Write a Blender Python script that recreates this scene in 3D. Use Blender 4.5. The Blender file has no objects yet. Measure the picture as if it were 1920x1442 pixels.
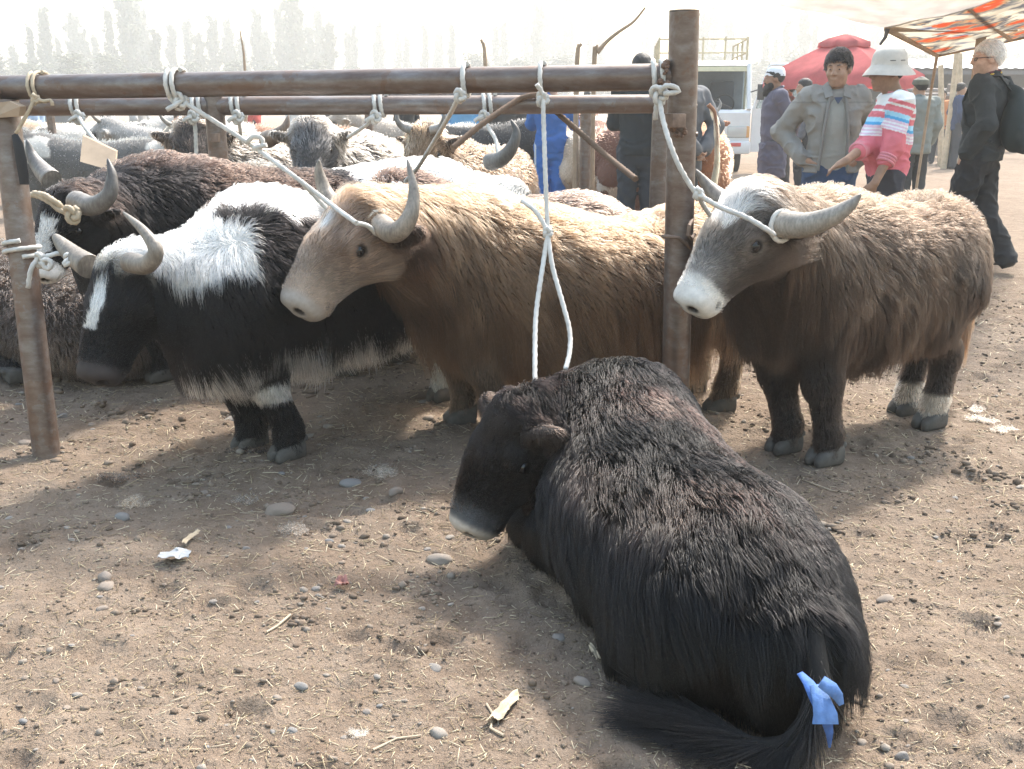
import bpy, bmesh, math, random, os
import numpy as np
from mathutils import Vector, Matrix, kdtree

random.seed(7)
RNG = np.random.default_rng(11)
scn = bpy.context.scene
COL = scn.collection
R = math.radians
FURQ = float(os.environ.get('FURQ', '1'))

# ------------------------------------------------------------------ camera
CAM_H, PITCH, FPX = 1.30, 15.4, 1900.0          # metres, degrees, focal length in 1920-px units
cam_d = bpy.data.cameras.new('camera')
cam = bpy.data.objects.new('camera', cam_d)
COL.objects.link(cam)
cam.location = (0, 0, CAM_H)
cam.rotation_euler = (R(90 - PITCH), 0, 0)
cam_d.sensor_width = 36
cam_d.lens = FPX / 1920 * 36
cam_d.clip_start = 0.05
cam_d.clip_end = 3000
scn.camera = cam

# ------------------------------------------------------------------ sky, sun, exposure
SUN_EL, SUN_AZ = 50.0, 32.0                     # sun stands behind the herd, to the right (azimuth from +Y towards +X)
world = bpy.data.worlds.new('World')
scn.world = world
world.use_nodes = True
wn = world.node_tree.nodes
wl = world.node_tree.links
sky = wn.new('ShaderNodeTexSky')
sky.sky_type = 'NISHITA'
sky.sun_disc = False
sky.sun_elevation = R(SUN_EL)
sky.sun_rotation = R(SUN_AZ)
sky.air_density = 2.0
sky.dust_density = 3.5
sky.ozone_density = 1.0
wl.new(sky.outputs[0], wn['Background'].inputs[0])
wn['Background'].inputs[1].default_value = 0.15
sun_d = bpy.data.lights.new('sun', 'SUN')
sun_d.energy = 2.5
sun_d.angle = R(5)
sun_d.color = (1.0, 0.965, 0.91)
sun = bpy.data.objects.new('sun', sun_d)
COL.objects.link(sun)
_sd = Vector((math.sin(R(SUN_AZ)) * math.cos(R(SUN_EL)), math.cos(R(SUN_AZ)) * math.cos(R(SUN_EL)), math.sin(R(SUN_EL))))
sun.rotation_euler = _sd.to_track_quat('Z', 'Y').to_euler()
sun.location = _sd * 60
scn.view_settings.view_transform = 'Standard'
scn.view_settings.look = 'None'
scn.view_settings.gamma = 1
scn.view_settings.exposure = 1.72
scn.view_settings.use_curve_mapping = False
scn.render.engine = 'CYCLES'
cy = scn.cycles
cy.max_bounces = 8
cy.diffuse_bounces = 3
cy.glossy_bounces = 3
cy.transmission_bounces = 6
cy.transparent_max_bounces = 8
cy.volume_bounces = 0
cy.use_denoising = True
scn.cycles_curves.shape = 'RIBBONS'
scn.cycles_curves.subdivisions = 2

# ------------------------------------------------------------------ pixel helpers (1920 x 1442 units)
_c, _s = math.cos(R(PITCH)), math.sin(R(PITCH))
def ray(u, v):
    a, b = (u - 960) / FPX, (721 - v) / FPX
    return np.array([a, _c + b * _s, -_s + b * _c])
def at(u, v, Y):
    "world point on the ray through pixel (u,v) at forward distance Y"
    r = ray(u, v)
    return np.array([0, 0, CAM_H]) + r * (Y / r[1])
def gr(u, v, z=0.0):
    "ground point under pixel (u,v)"
    r = ray(u, v)
    return np.array([0, 0, CAM_H]) + r * ((z - CAM_H) / r[2])
# ------------------------------------------------------------------ object helpers
def put(name, data, parent=None, mat=None, loc=None):
    o = bpy.data.objects.new(name, data)
    COL.objects.link(o)
    if parent is not None:
        o.parent = parent
    if mat is not None and data is not None and hasattr(data, 'materials'):
        data.materials.clear()
        for m in (mat if isinstance(mat, (list, tuple)) else [mat]):
            data.materials.append(m)
    if loc is not None:
        o.location = tuple(loc)
    return o
def tag(o, label, cat, group=None):
    o['label'] = label
    o['category'] = cat
    if group:
        o['group'] = group
    return o
def empty(name, loc=(0, 0, 0), rz=0.0):
    o = bpy.data.objects.new(name, None)
    COL.objects.link(o)
    o.location = tuple(loc)
    o.rotation_euler = (0, 0, rz)
    return o
def copy_tree(o, parent=None):
    c = o.copy()
    COL.objects.link(c)
    c.parent = parent
    for ch in o.children:
        copy_tree(ch, c)
    return c
def quad_mesh(name, V, F, smooth=True):
    me = bpy.data.meshes.new(name)
    V = np.asarray(V, np.float32); F = np.asarray(F, np.int32)
    n = F.shape[1]
    me.vertices.add(len(V)); me.vertices.foreach_set('co', V.ravel())
    me.loops.add(F.size); me.loops.foreach_set('vertex_index', F.ravel())
    me.polygons.add(len(F)); me.polygons.foreach_set('loop_start', np.arange(0, F.size, n, dtype=np.int32))
    if smooth:
        me.polygons.foreach_set('use_smooth', np.ones(len(F), bool))
    me.update(calc_edges=True)
    me.validate()
    return me
def vcol(me, cols, name='col'):
    a = me.attributes.new(name, 'FLOAT_COLOR', 'POINT')
    c = np.ones((len(me.vertices), 4), np.float32)
    c[:, :3] = cols
    a.data.foreach_set('color', c.ravel())
class MB:
    "collects boxes, tubes, lathes and prisms into one mesh"
    def __init__(s):
        s.bm = bmesh.new()
    def box(s, c, size, rot=None, bev=0.0, seg=2):
        M = Matrix.Translation(Vector(c))
        if rot is not None:
            M = M @ (rot.to_4x4() if isinstance(rot, Matrix) else Matrix.Rotation(rot, 4, 'Z'))
        M = M @ Matrix.Diagonal((*size, 1))
        r = bmesh.ops.create_cube(s.bm, size=1, matrix=M)
        if bev > 0:
            es = list({e for v in r['verts'] for e in v.link_edges})
            bmesh.ops.bevel(s.bm, geom=es, offset=bev, segments=seg, affect='EDGES', profile=0.5)
        return s
    def tube(s, pts, rad, n=10, caps=True, up=None, flat=1.0):
        "tube through pts; rad a number or one per point"
        P = [Vector(p) for p in pts]
        rad = [rad] * len(P) if np.isscalar(rad) else list(rad)
        rings = []
        t0 = (P[1] - P[0]).normalized()
        a = Vector(up) if up is not None else (Vector((0, 0, 1)) if abs(t0.z) < .9 else Vector((1, 0, 0)))
        nrm = (a - t0 * a.dot(t0)).normalized()
        for i, p in enumerate(P):
            t = ((P[min(i + 1, len(P) - 1)] - P[max(i - 1, 0)])).normalized()
            nrm = (nrm - t * nrm.dot(t)).normalized()
            b = t.cross(nrm)
            rings.append([s.bm.verts.new(p + (nrm * math.cos(k * 2 * math.pi / n) * flat + b * math.sin(k * 2 * math.pi / n)) * rad[i]) for k in range(n)])
        for i in range(len(P) - 1):
            for k in range(n):
                s.bm.faces.new((rings[i][k], rings[i][(k + 1) % n], rings[i + 1][(k + 1) % n], rings[i + 1][k]))
        if caps:
            s.bm.faces.new(rings[0][::-1]); s.bm.faces.new(rings[-1])
        return s
    def lathe(s, prof, n=24, c=(0, 0, 0), sx=1.0, sy=1.0, wob=None):
        rings = []
        for i, (r, z) in enumerate(prof):
            rings.append([s.bm.verts.new((c[0] + r * sx * math.cos(k * 2 * math.pi / n), c[1] + r * sy * math.sin(k * 2 * math.pi / n), c[2] + z + (wob(i, k * 2 * math.pi / n) if wob else 0))) for k in range(n)])
        for i in range(len(prof) - 1):
            for k in range(n):
                s.bm.faces.new((rings[i][k], rings[i][(k + 1) % n], rings[i + 1][(k + 1) % n], rings[i + 1][k]))
        return s
    def poly(s, pts):
        s.bm.faces.new([s.bm.verts.new(p) for p in pts])
        return s
    def prism(s, pts, d):
        "closed outline pts extruded by vector d"
        d = Vector(d)
        a = [s.bm.verts.new(Vector(p)) for p in pts]
        b = [s.bm.verts.new(Vector(p) + d) for p in pts]
        s.bm.faces.new(a[::-1]); s.bm.faces.new(b)
        for i in range(len(a)):
            j = (i + 1) % len(a)
            s.bm.faces.new((a[i], a[j], b[j], b[i]))
        return s
    def mesh(s, name, smooth=True, bev=0.0):
        if bev > 0:
            es = [e for e in s.bm.edges if len(e.link_faces) == 2 and e.calc_face_angle(0) > .6]
            bmesh.ops.bevel(s.bm, geom=es, offset=bev, segments=2, affect='EDGES', profile=0.5)
        bmesh.ops.recalc_face_normals(s.bm, faces=s.bm.faces)
        me = bpy.data.meshes.new(name)
        s.bm.to_mesh(me); s.bm.free()
        if smooth:
            me.polygons.foreach_set('use_smooth', np.ones(len(me.polygons), bool))
            if smooth != 'all':
                me.set_sharp_from_angle(angle=R(38))
        return me
    def build(s, name, mat, parent=None, smooth=True, bev=0.0, loc=None):
        return put(name, s.mesh(name, smooth, bev), parent, mat, loc)

# ------------------------------------------------------------------ numpy noise
def _hash(i, j, k, seed):
    h = (i.astype(np.int64) * 374761393 + j.astype(np.int64) * 668265263 + k.astype(np.int64) * 1442695041 + seed * 982451653) & 0xFFFFFFFF
    h = ((h ^ (h >> 13)) * 1274126177) & 0xFFFFFFFF
    return ((h ^ (h >> 16)) & 0xFFFF).astype(np.float32) / 32767.5 - 1.0
def vnoise(P, freq, seed=0):
    q = np.asarray(P, np.float32) * freq + 31.7
    i = np.floor(q); f = q - i; u = f * f * (3 - 2 * f); i = i.astype(np.int32)
    out = 0
    for dx in (0, 1):
        for dy in (0, 1):
            for dz in (0, 1):
                w = (u[..., 0] if dx else 1 - u[..., 0]) * (u[..., 1] if dy else 1 - u[..., 1]) * (u[..., 2] if dz else 1 - u[..., 2])
                out = out + w * _hash(i[..., 0] + dx, i[..., 1] + dy, i[..., 2] + dz, seed)
    return out
def fnoise(P, freq, seed=0, octv=3):
    o, a = 0, 1.0
    for k in range(octv):
        o = o + a * vnoise(P, freq * 2 ** k, seed + k * 7); a *= .5
    return o
def sstep(a, b, x):
    t = np.clip((x - a) / (b - a), 0, 1)
    return t * t * (3 - 2 * t)
def nrm(v):
    return v / np.maximum(np.linalg.norm(v, axis=-1, keepdims=True), 1e-9)
def catmull(P, n):
    "n samples per span through rows of P"
    P = np.asarray(P, float)
    Q = np.vstack([2 * P[0] - P[1], P, 2 * P[-1] - P[-2]])
    out = []
    for i in range(1, len(Q) - 2):
        for t in np.linspace(0, 1, n, endpoint=False):
            a, b, c, d = Q[i - 1], Q[i], Q[i + 1], Q[i + 2]
            out.append(.5 * (2 * b + (c - a) * t + (2 * a - 5 * b + 4 * c - d) * t * t + (3 * b - a - 3 * c + d) * t ** 3))
    out.append(P[-1])
    return np.array(out)

# ------------------------------------------------------------------ signed-distance bodies, meshed with surface nets
def frame(o, x, up=(0, 0, 1)):
    "origin and axes: x forward, z near up, y left; rows are axes"
    x = nrm(np.asarray(x, float)); y = nrm(np.cross(up, x)); z = np.cross(x, y)
    return np.asarray(o, float), np.array([x, y, z])
class Sdf:
    def __init__(s):
        s.pr = []
    def cone(s, a, b, ra, rb, k=.05, tg='body', op='u', fl=None):
        "round cone from a to b; fl = (axis, factor) squeezes the section along a world axis"
        a, b = np.asarray(a, float), np.asarray(b, float)
        m = max(ra, rb) * (max(1, fl[1]) if fl else 1)
        s.pr.append(dict(t='c', a=a, b=b, ra=ra, rb=rb, k=k, tg=tg, op=op, fl=fl, lo=np.minimum(a, b) - m, hi=np.maximum(a, b) + m)); return s
    def chain(s, pts, rads, k=.05, tg='body', op='u', fl=None):
        for i in range(len(pts) - 1):
            s.cone(pts[i], pts[i + 1], rads[i], rads[i + 1], k, tg, op, fl)
        return s
    def ell(s, c, r, k=.05, tg='body', op='u', rot=None):
        c = np.asarray(c, float); r = np.asarray(r, float)
        m = r.max() if rot is not None else r
        s.pr.append(dict(t='e', c=c, r=r, rot=rot, k=k, tg=tg, op=op, lo=c - m, hi=c + m)); return s
    def loft(s, fr, st, k=.05, tg='body', op='u', cap=(.5, .5), n=2.0, dens=8):
        "stations (s, cy, cz, halfwidth, halfheight) along the frame's x axis, rounded ends"
        S = catmull(np.asarray(st, float), dens)
        A = []
        c0 = cap[0] * min(S[0, 3], S[0, 4]); c1 = cap[1] * min(S[-1, 3], S[-1, 4])
        for q in np.linspace(1, 0.08, 8)[:-1]:
            ca = math.sqrt(max(0, 1 - q * q)); r = S[0].copy(); r[0] -= c0 * q; r[3:] *= max(ca, .06); A.append(r)
        A = A + list(S)
        for q in np.linspace(0.08, 1, 8)[1:]:
            ca = math.sqrt(max(0, 1 - q * q)); r = S[-1].copy(); r[0] += c1 * q; r[3:] *= max(ca, .06); A.append(r)
        A = np.array(A)
        o, M = fr
        pts = []
        for r in A:
            for sy in (-1, 1):
                for sz in (-1, 1):
                    pts.append(o + np.array([r[0], r[1] + sy * r[3], r[2] + sz * r[4]]) @ M)
        pts = np.array(pts)
        s.pr.append(dict(t='l', fr=fr, A=A, n=n, k=k, tg=tg, op=op, lo=pts.min(0), hi=pts.max(0))); return s
    def _ev(s, p, P):
        if p['t'] == 'c':
            a, b = p['a'], p['b']; ba = b - a; L = max(ba @ ba, 1e-9)
            t = np.clip((P - a) @ (ba / L), 0, 1)
            q = P - a - t[:, None] * ba
            if p['fl']:
                q = q.copy(); q[:, p['fl'][0]] /= p['fl'][1]
            return np.sqrt((q * q).sum(1)) - (p['ra'] + t * (p['rb'] - p['ra']))
        if p['t'] == 'e':
            q = P - p['c']
            if p['rot'] is not None:
                q = q @ p['rot'].T
            k0 = np.sqrt(((q / p['r']) ** 2).sum(1)); k1 = np.sqrt(((q / p['r'] ** 2) ** 2).sum(1))
            return k0 * (k0 - 1) / np.maximum(k1, 1e-6)
        o, M = p['fr']; A = p['A']
        q = (P - o) @ M.T
        x = q[:, 0]
        cy_, cz_, w, h = (np.interp(x, A[:, 0], A[:, i]) for i in (1, 2, 3, 4))
        ny, nz = (q[:, 1] - cy_) / w, (q[:, 2] - cz_) / h
        n = p['n']
        r = (np.abs(ny) ** n + np.abs(nz) ** n) ** (1 / n) if n != 2 else np.sqrt(ny * ny + nz * nz)
        d = (r - 1) * np.minimum(w, h)
        ex = np.maximum(np.maximum(A[0, 0] - x, x - A[-1, 0]), 0)
        return np.where(ex > 0, np.sqrt(np.maximum(d, 0) ** 2 + ex * ex), d)
    def tags(s, P, names):
        P = np.asarray(P, float)
        out = {n: np.full(len(P), 1.0) for n in names}
        for p in s.pr:
            if p['op'] == 'u' and p['tg'] in out:
                out[p['tg']] = np.minimum(out[p['tg']], s._ev(p, P))
        return out
    def grid(s, h, disp=None, margin=.09, zmin=None):
        lo = np.min([p['lo'] for p in s.pr if p['op'] == 'u'], 0) - .06
        hi = np.max([p['hi'] for p in s.pr if p['op'] == 'u'], 0) + .06
        n = np.ceil((hi - lo) / h).astype(int) + 1
        ax = [lo[i] + h * np.arange(n[i]) for i in range(3)]
        D = np.full(n, .3, np.float32)
        for p in s.pr:
            m = margin + p['k']
            i0 = np.maximum(((p['lo'] - m - lo) / h).astype(int), 0)
            i1 = np.minimum(((p['hi'] + m - lo) / h).astype(int) + 2, n)
            sl = tuple(slice(i0[i], i1[i]) for i in range(3))
            g = np.stack(np.meshgrid(*[ax[i][sl[i]] for i in range(3)], indexing='ij'), -1).reshape(-1, 3)
            d = s._ev(p, g).astype(np.float32).reshape(D[sl].shape)
            a = D[sl]; k = p['k']
            if p['op'] == 'u':
                hh = np.maximum(k - np.abs(a - d), 0) / k
                D[sl] = np.minimum(a, d) - hh * hh * k * .25
            else:
                hh = np.maximum(k - np.abs(a + d), 0) / k
                D[sl] = np.maximum(a, -d) + hh * hh * k * .25
        if disp is not None:
            g = np.argwhere(np.abs(D) < .05)
            D[tuple(g.T)] += disp(lo + g * h).astype(np.float32)
        s.D, s.lo, s.h = D, lo, h
        return s
    def sample(s, P, grad=False):
        q = (P - s.lo) / s.h
        n = np.array(s.D.shape)
        q = np.clip(q, 0, n - 1.001)
        i = q.astype(np.int32); f = q - i
        def g(dx, dy, dz):
            return s.D[i[:, 0] + dx, i[:, 1] + dy, i[:, 2] + dz]
        fx, fy, fz = f[:, 0], f[:, 1], f[:, 2]
        c000, c100, c010, c110, c001, c101, c011, c111 = g(0,0,0), g(1,0,0), g(0,1,0), g(1,1,0), g(0,0,1), g(1,0,1), g(0,1,1), g(1,1,1)
        a00, a10, a01, a11 = c000 + fx * (c100 - c000), c010 + fx * (c110 - c010), c001 + fx * (c101 - c001), c011 + fx * (c111 - c011)
        b0, b1 = a00 + fy * (a10 - a00), a01 + fy * (a11 - a01)
        v = b0 + fz * (b1 - b0)
        if not grad:
            return v
        gx = ((c100 - c000) * (1 - fy) + (c110 - c010) * fy) * (1 - fz) + ((c101 - c001) * (1 - fy) + (c111 - c011) * fy) * fz
        gy = (a10 - a00) * (1 - fz) + (a11 - a01) * fz
        gz = b1 - b0
        return v, nrm(np.stack([gx, gy, gz], -1))
    def surf(s, smooth=1):
        D, lo, h = s.D, s.lo, s.h
        ins = D < 0
        m = np.zeros(np.array(D.shape) - 1, np.int8)
        for dx in (0, 1):
            for dy in (0, 1):
                for dz in (0, 1):
                    m += ins[dx:D.shape[0] - 1 + dx, dy:D.shape[1] - 1 + dy, dz:D.shape[2] - 1 + dz]
        C = np.argwhere((m > 0) & (m < 8))
        idx = np.full(m.shape, -1, np.int32); idx[tuple(C.T)] = np.arange(len(C))
        acc = np.zeros((len(C), 3)); cnt = np.zeros(len(C))
        cor = [(x, y, z) for x in (0, 1) for y in (0, 1) for z in (0, 1)]
        for a in cor:
            for ax in range(3):
                if a[ax] == 0:
                    b = list(a); b[ax] = 1
                    da = D[C[:, 0] + a[0], C[:, 1] + a[1], C[:, 2] + a[2]]; db = D[C[:, 0] + b[0], C[:, 1] + b[1], C[:, 2] + b[2]]
                    x = (da < 0) != (db < 0)
                    t = np.where(x, da / np.where(x, da - db, 1), 0)
                    p = np.array(a, float)[None] + t[:, None] * (np.array(b, float) - np.array(a, float))[None]
                    acc[x] += p[x]; cnt[x] += 1
        V = lo + (C + acc / cnt[:, None]) * h
        F = []
        for ax in range(3):
            o1, o2 = [(1, 2), (2, 0), (0, 1)][ax]
            sa = [slice(None)] * 3; sb = [slice(None)] * 3
            sa[ax] = slice(0, -1); sb[ax] = slice(1, None)
            x = ins[tuple(sa)] != ins[tuple(sb)]
            E = np.argwhere(x)
            E = E[(E[:, o1] > 0) & (E[:, o2] > 0) & (E[:, o1] < D.shape[o1] - 1) & (E[:, o2] < D.shape[o2] - 1)]
            fl = ins[tuple(sa)][tuple(E.T)]
            q = []
            for d1, d2 in ((-1, -1), (0, -1), (0, 0), (-1, 0)):
                e = E.copy(); e[:, o1] += d1; e[:, o2] += d2
                q.append(idx[tuple(e.T)])
            q = np.stack(q, -1)
            q[~fl] = q[~fl][:, ::-1]
            F.append(q)
        F = np.vstack(F); F = F[(F >= 0).all(1)]
        for _ in range(smooth):
            S = np.zeros_like(V); n = np.zeros(len(V))
            for i in range(4):
                np.add.at(S, F[:, i], V[F[:, (i + 1) % 4]]); np.add.at(n, F[:, i], 1)
                np.add.at(S, F[:, i], V[F[:, (i - 1) % 4]]); np.add.at(n, F[:, i], 1)
            V = V * .5 + .5 * S / np.maximum(n, 1)[:, None]
        s.V, s.F = V, F
        return V, F

# ------------------------------------------------------------------ fur: real hair curves grown on a body
def fur(name, parent, sdf, region, count, mat, K=8, seed=1, view=None, clump=18, rad=.0011):
    """region(P, N) -> dict(L, T, lift, col, curl, cl, grav, dens, r); view = camera position in local space (the far side is thinner)"""
    rng = np.random.default_rng(seed)
    V, F = sdf.V, sdf.F
    T1 = F[:, [0, 1, 2]]; T2 = F[:, [0, 2, 3]]
    T = np.vstack([T1, T2])
    a, b, c = V[T[:, 0]], V[T[:, 1]], V[T[:, 2]]
    cr = np.cross(b - a, c - a); ar = np.linalg.norm(cr, axis=1) * .5
    cen = (a + b + c) / 3; nn = nrm(cr)
    w = ar * region(cen, nn)['dens']
    if view is not None:
        f = (nn * nrm(view - cen)).sum(1)
        w = w * (.3 + .7 * sstep(-.35, -.05, f))
    count = int(count * FURQ)
    ti = rng.choice(len(T), count, p=w / w.sum())
    r1, r2 = np.sqrt(rng.random(count)), rng.random(count)
    P = (1 - r1)[:, None] * a[ti] + (r1 * (1 - r2))[:, None] * b[ti] + (r1 * r2)[:, None] * c[ti]
    _, N = sdf.sample(P, True)
    g = region(P, N)
    ok = g['L'] > .004
    P, N = P[ok], N[ok]; g = {k: (v[ok] if isinstance(v, np.ndarray) and len(v) == len(ok) else v) for k, v in g.items()}
    n = len(P)
    # stray direction from slow noise, shared by neighbours, plus a little of each hair's own
    flow = np.stack([fnoise(P, 9, seed), fnoise(P, 9, seed + 50), fnoise(P, 9, seed + 90)], -1)
    Tt = nrm(g['T'] + g['stray'][:, None] * flow + rng.normal(0, .10, (n, 3)))
    Tt = nrm(Tt - N * ((Tt * N).sum(1) * .8)[:, None])
    lift = g['lift'] * rng.uniform(.6, 1.4, n)
    d = nrm(Tt + N * lift[:, None])
    # large locks: each has its own length, set of the hair and shade
    nl = max(6, n // 150)
    li = rng.choice(n, nl, replace=False)
    kl = kdtree.KDTree(nl)
    for k, q in enumerate(P[li]):
        kl.insert(q, k)
    kl.balance()
    lk = np.fromiter((kl.find(q)[1] for q in P), np.int64, n)
    L = g['L'] * rng.uniform(.65, 1.15, n) * rng.uniform(.72, 1.25, nl)[lk]
    X = np.zeros((n, K, 3)); X[:, 0] = P - N * .002
    p = X[:, 0].copy()
    lay = rng.random(n)
    ph = rng.random(n) * 6.28
    side = nrm(np.cross(N, Tt))
    for i in range(1, K):
        t = i / (K - 1)
        tgt = Tt * (1 - .4 * t) + np.array([0, 0, -1.0]) * (g['grav'] * t)[:, None]
        d = nrm(d + .45 * nrm(tgt))
        p = p + d * (L / (K - 1))[:, None]
        p = p + side * (g['curl'] * L * np.cos(ph + t * 9) / (K - 1) * 1.6)[:, None]
        sd, gd = sdf.sample(p, True)
        m = .002 + lay * g['thick'] * min(1, t * 1.6)
        push = np.clip(m - sd, 0, .05)
        p = p + gd * push[:, None]
        X[:, i] = p
    # clumps
    ng = max(8, n // clump)
    gi = rng.choice(n, ng, replace=False)
    kd = kdtree.KDTree(ng)
    for k, q in enumerate(P[gi]):
        kd.insert(q, k)
    kd.balance()
    near = np.fromiter((kd.find(q)[1] for q in P), np.int64, n)
    G = X[gi][near]; far = np.linalg.norm(P - P[gi][near], axis=1)
    w = g['cl'] * np.clip(1 - far / .09, 0, 1)
    tt = np.linspace(0, 1, K)
    wt = w[:, None] * (tt[None] ** 1.3)
    sc = np.clip(L / np.maximum(L[gi][near], 1e-4), .5, 1.3)
    Gp = G[:, :1] + (G - G[:, :1]) * sc[:, None, None]
    X = X * (1 - wt[..., None]) + Gp * wt[..., None]
    G2 = X[li][lk]; far2 = np.linalg.norm(P - P[li][lk], axis=1)
    w2 = (.85 * g['cl'] * np.clip(1 - far2 / .16, 0, 1) * sstep(.03, .09, L))[:, None] * (tt[None] ** 1.8)
    X = X * (1 - w2[..., None]) + (G2[:, :1] + (G2 - G2[:, :1]) * np.clip(L / np.maximum(L[li][lk], 1e-4), .5, 1.3)[:, None, None]) * w2[..., None]
    X[..., 2] = np.maximum(X[..., 2], g.get('floor', -9))
    cn = rng.uniform(.66, 1.34, ng)[near] * rng.uniform(.72, 1.28, nl)[lk]
    colr = g['col'] * (cn * rng.uniform(.65, 1.35, n))[:, None]
    return strands(name, parent, X, colr, mat, g['r'] * rad)
def strands(name, parent, X, colr, mat, rr):
    n, K = X.shape[:2]
    hc = bpy.data.hair_curves.new(name)
    hc.add_curves([K] * n)
    hc.attributes['position'].data.foreach_set('vector', X.astype(np.float32).ravel())
    tt = np.linspace(0, 1, K)
    rp = (np.ones(n) * rr)[:, None] * (1 - .8 * tt ** 2)[None]
    ra = hc.attributes.get('radius') or hc.attributes.new('radius', 'FLOAT', 'POINT')
    ra.data.foreach_set('value', rp.astype(np.float32).ravel())
    ca = hc.attributes.new('col', 'FLOAT_COLOR', 'CURVE')
    c4 = np.ones((n, 4), np.float32); c4[:, :3] = np.clip(colr, 0, 1)
    ca.data.foreach_set('color', c4.ravel())
    hc.materials.append(mat)
    o = bpy.data.objects.new(name, hc)
    COL.objects.link(o)
    if parent is not None:
        o.parent = parent
    return o

# ------------------------------------------------------------------ materials
class NT:
    def __init__(s, name):
        s.m = bpy.data.materials.new(name); s.m.use_nodes = True
        s.t = s.m.node_tree; s.n = s.t.nodes; s.b = s.n.get('Principled BSDF')
    def new(s, typ, **kw):
        n = s.n.new(typ)
        for k, v in kw.items():
            setattr(n, k, v)
        return n
    def link(s, a, b):
        s.t.links.new(a, b)
    def noise(s, scale, detail=4, rough=.55, vec=None):
        n = s.new('ShaderNodeTexNoise'); n.inputs['Scale'].default_value = scale; n.inputs['Detail'].default_value = detail; n.inputs['Roughness'].default_value = rough
        if vec is not None:
            s.link(vec, n.inputs['Vector'])
        return n.outputs['Fac']
    def coord(s, which='Object', scale=None):
        c = s.new('ShaderNodeTexCoord').outputs[which]
        if scale is not None:
            m = s.new('ShaderNodeMapping'); m.inputs['Scale'].default_value = scale; s.link(c, m.inputs['Vector']); c = m.outputs[0]
        return c
    def ramp(s, fac, stops, interp='LINEAR'):
        r = s.new('ShaderNodeValToRGB'); r.color_ramp.interpolation = interp
        e = r.color_ramp.elements
        while len(e) < len(stops):
            e.new(.5)
        for el, (p, c) in zip(e, stops):
            el.position = p; el.color = (*c, 1) if len(c) == 3 else c
        s.link(fac, r.inputs[0])
        return r.outputs[0]
    def mix(s, fac, a, b, mode='MIX'):
        m = s.new('ShaderNodeMix', data_type='RGBA', blend_type=mode)
        for sock, v in ((m.inputs[0], fac), (m.inputs[6], a), (m.inputs[7], b)):
            if isinstance(v, (int, float)):
                sock.default_value = v
            elif isinstance(v, tuple):
                sock.default_value = (*v, 1) if len(v) == 3 else v
            else:
                s.link(v, sock)
        return m.outputs[2]
    def math(s, op, a, b=0.0):
        m = s.new('ShaderNodeMath', operation=op)
        for sock, v in ((m.inputs[0], a), (m.inputs[1], b)):
            if isinstance(v, (int, float)):
                sock.default_value = v
            else:
                s.link(v, sock)
        return m.outputs[0]
    def bump(s, h, strength=.5, dist=.01, prev=None):
        b = s.new('ShaderNodeBump'); b.inputs['Strength'].default_value = strength; b.inputs['Distance'].default_value = dist
        s.link(h, b.inputs['Height'])
        if prev is not None:
            s.link(prev, b.inputs['Normal'])
        s.link(b.outputs[0], s.b.inputs['Normal'])
        return b.outputs[0]
    def col(s, c):
        if isinstance(c, tuple):
            s.b.inputs['Base Color'].default_value = (*c, 1)
        else:
            s.link(c, s.b.inputs['Base Color'])
    def set(s, **kw):
        for k, v in kw.items():
            s.b.inputs[k.replace('_', ' ')].default_value = v
        return s
MATS = {}
def simple(name, c, rough=.7, var=.12, scale=12, bump=.2, bscale=60, bdist=.003, metallic=0.0, spec=.4):
    "plain procedural material: base colour with blotchy variation and fine relief"
    if name in MATS:
        return MATS[name]
    t = NT(name)
    v = t.coord('Object')
    n = t.noise(scale, 5, .6, v)
    t.col(t.ramp(n, [(.25, tuple(x * (1 - var) for x in c)), (.75, tuple(min(1, x * (1 + var)) for x in c))]))
    t.set(Roughness=rough, Metallic=metallic)
    t.b.inputs['Specular IOR Level'].default_value = spec
    if bump:
        t.bump(t.noise(bscale, 4, .6, v), bump, bdist)
    MATS[name] = t.m
    return t.m
def fur_material(name='fur', ior=1.37, rough=.5):
    m = bpy.data.materials.new(name); m.use_nodes = True
    t = m.node_tree; n = t.nodes
    for x in list(n):
        n.remove(x)
    o = n.new('ShaderNodeOutputMaterial')
    h = n.new('ShaderNodeBsdfHairPrincipled')
    h.parametrization = 'COLOR'
    h.inputs['Roughness'].default_value = rough
    h.inputs['IOR'].default_value = ior
    h.inputs['Radial Roughness'].default_value = .6
    h.inputs['Random Roughness'].default_value = .1
    h.inputs['Coat'].default_value = 0
    a = n.new('ShaderNodeAttribute'); a.attribute_name = 'col'
    t.links.new(a.outputs['Color'], h.inputs['Color'])
    t.links.new(h.outputs[0], o.inputs['Surface'])
    return m
FUR = fur_material()
FUR_BLACK = fur_material('black_fur', 1.36, .28)
def skin_material(name='hide', rough=.75):
    t = NT(name)
    a = t.new('ShaderNodeAttribute'); a.attribute_name = 'col'
    v = t.coord('Object')
    n = t.noise(40, 4, .6, v)
    t.col(t.mix(.55, a.outputs['Color'], t.ramp(n, [(.3, (.55, .55, .55)), (.7, (1, 1, 1))]), 'MULTIPLY'))
    t.set(Roughness=rough)
    t.b.inputs['Specular IOR Level'].default_value = .3
    t.bump(t.noise(150, 3, .6, v), .35, .003)
    return t.m
HIDE = skin_material()
def eye_material():
    t = NT('dark_eye'); t.col((.006, .005, .005)); t.set(Roughness=.06)
    return t.m
EYE = eye_material()
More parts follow.
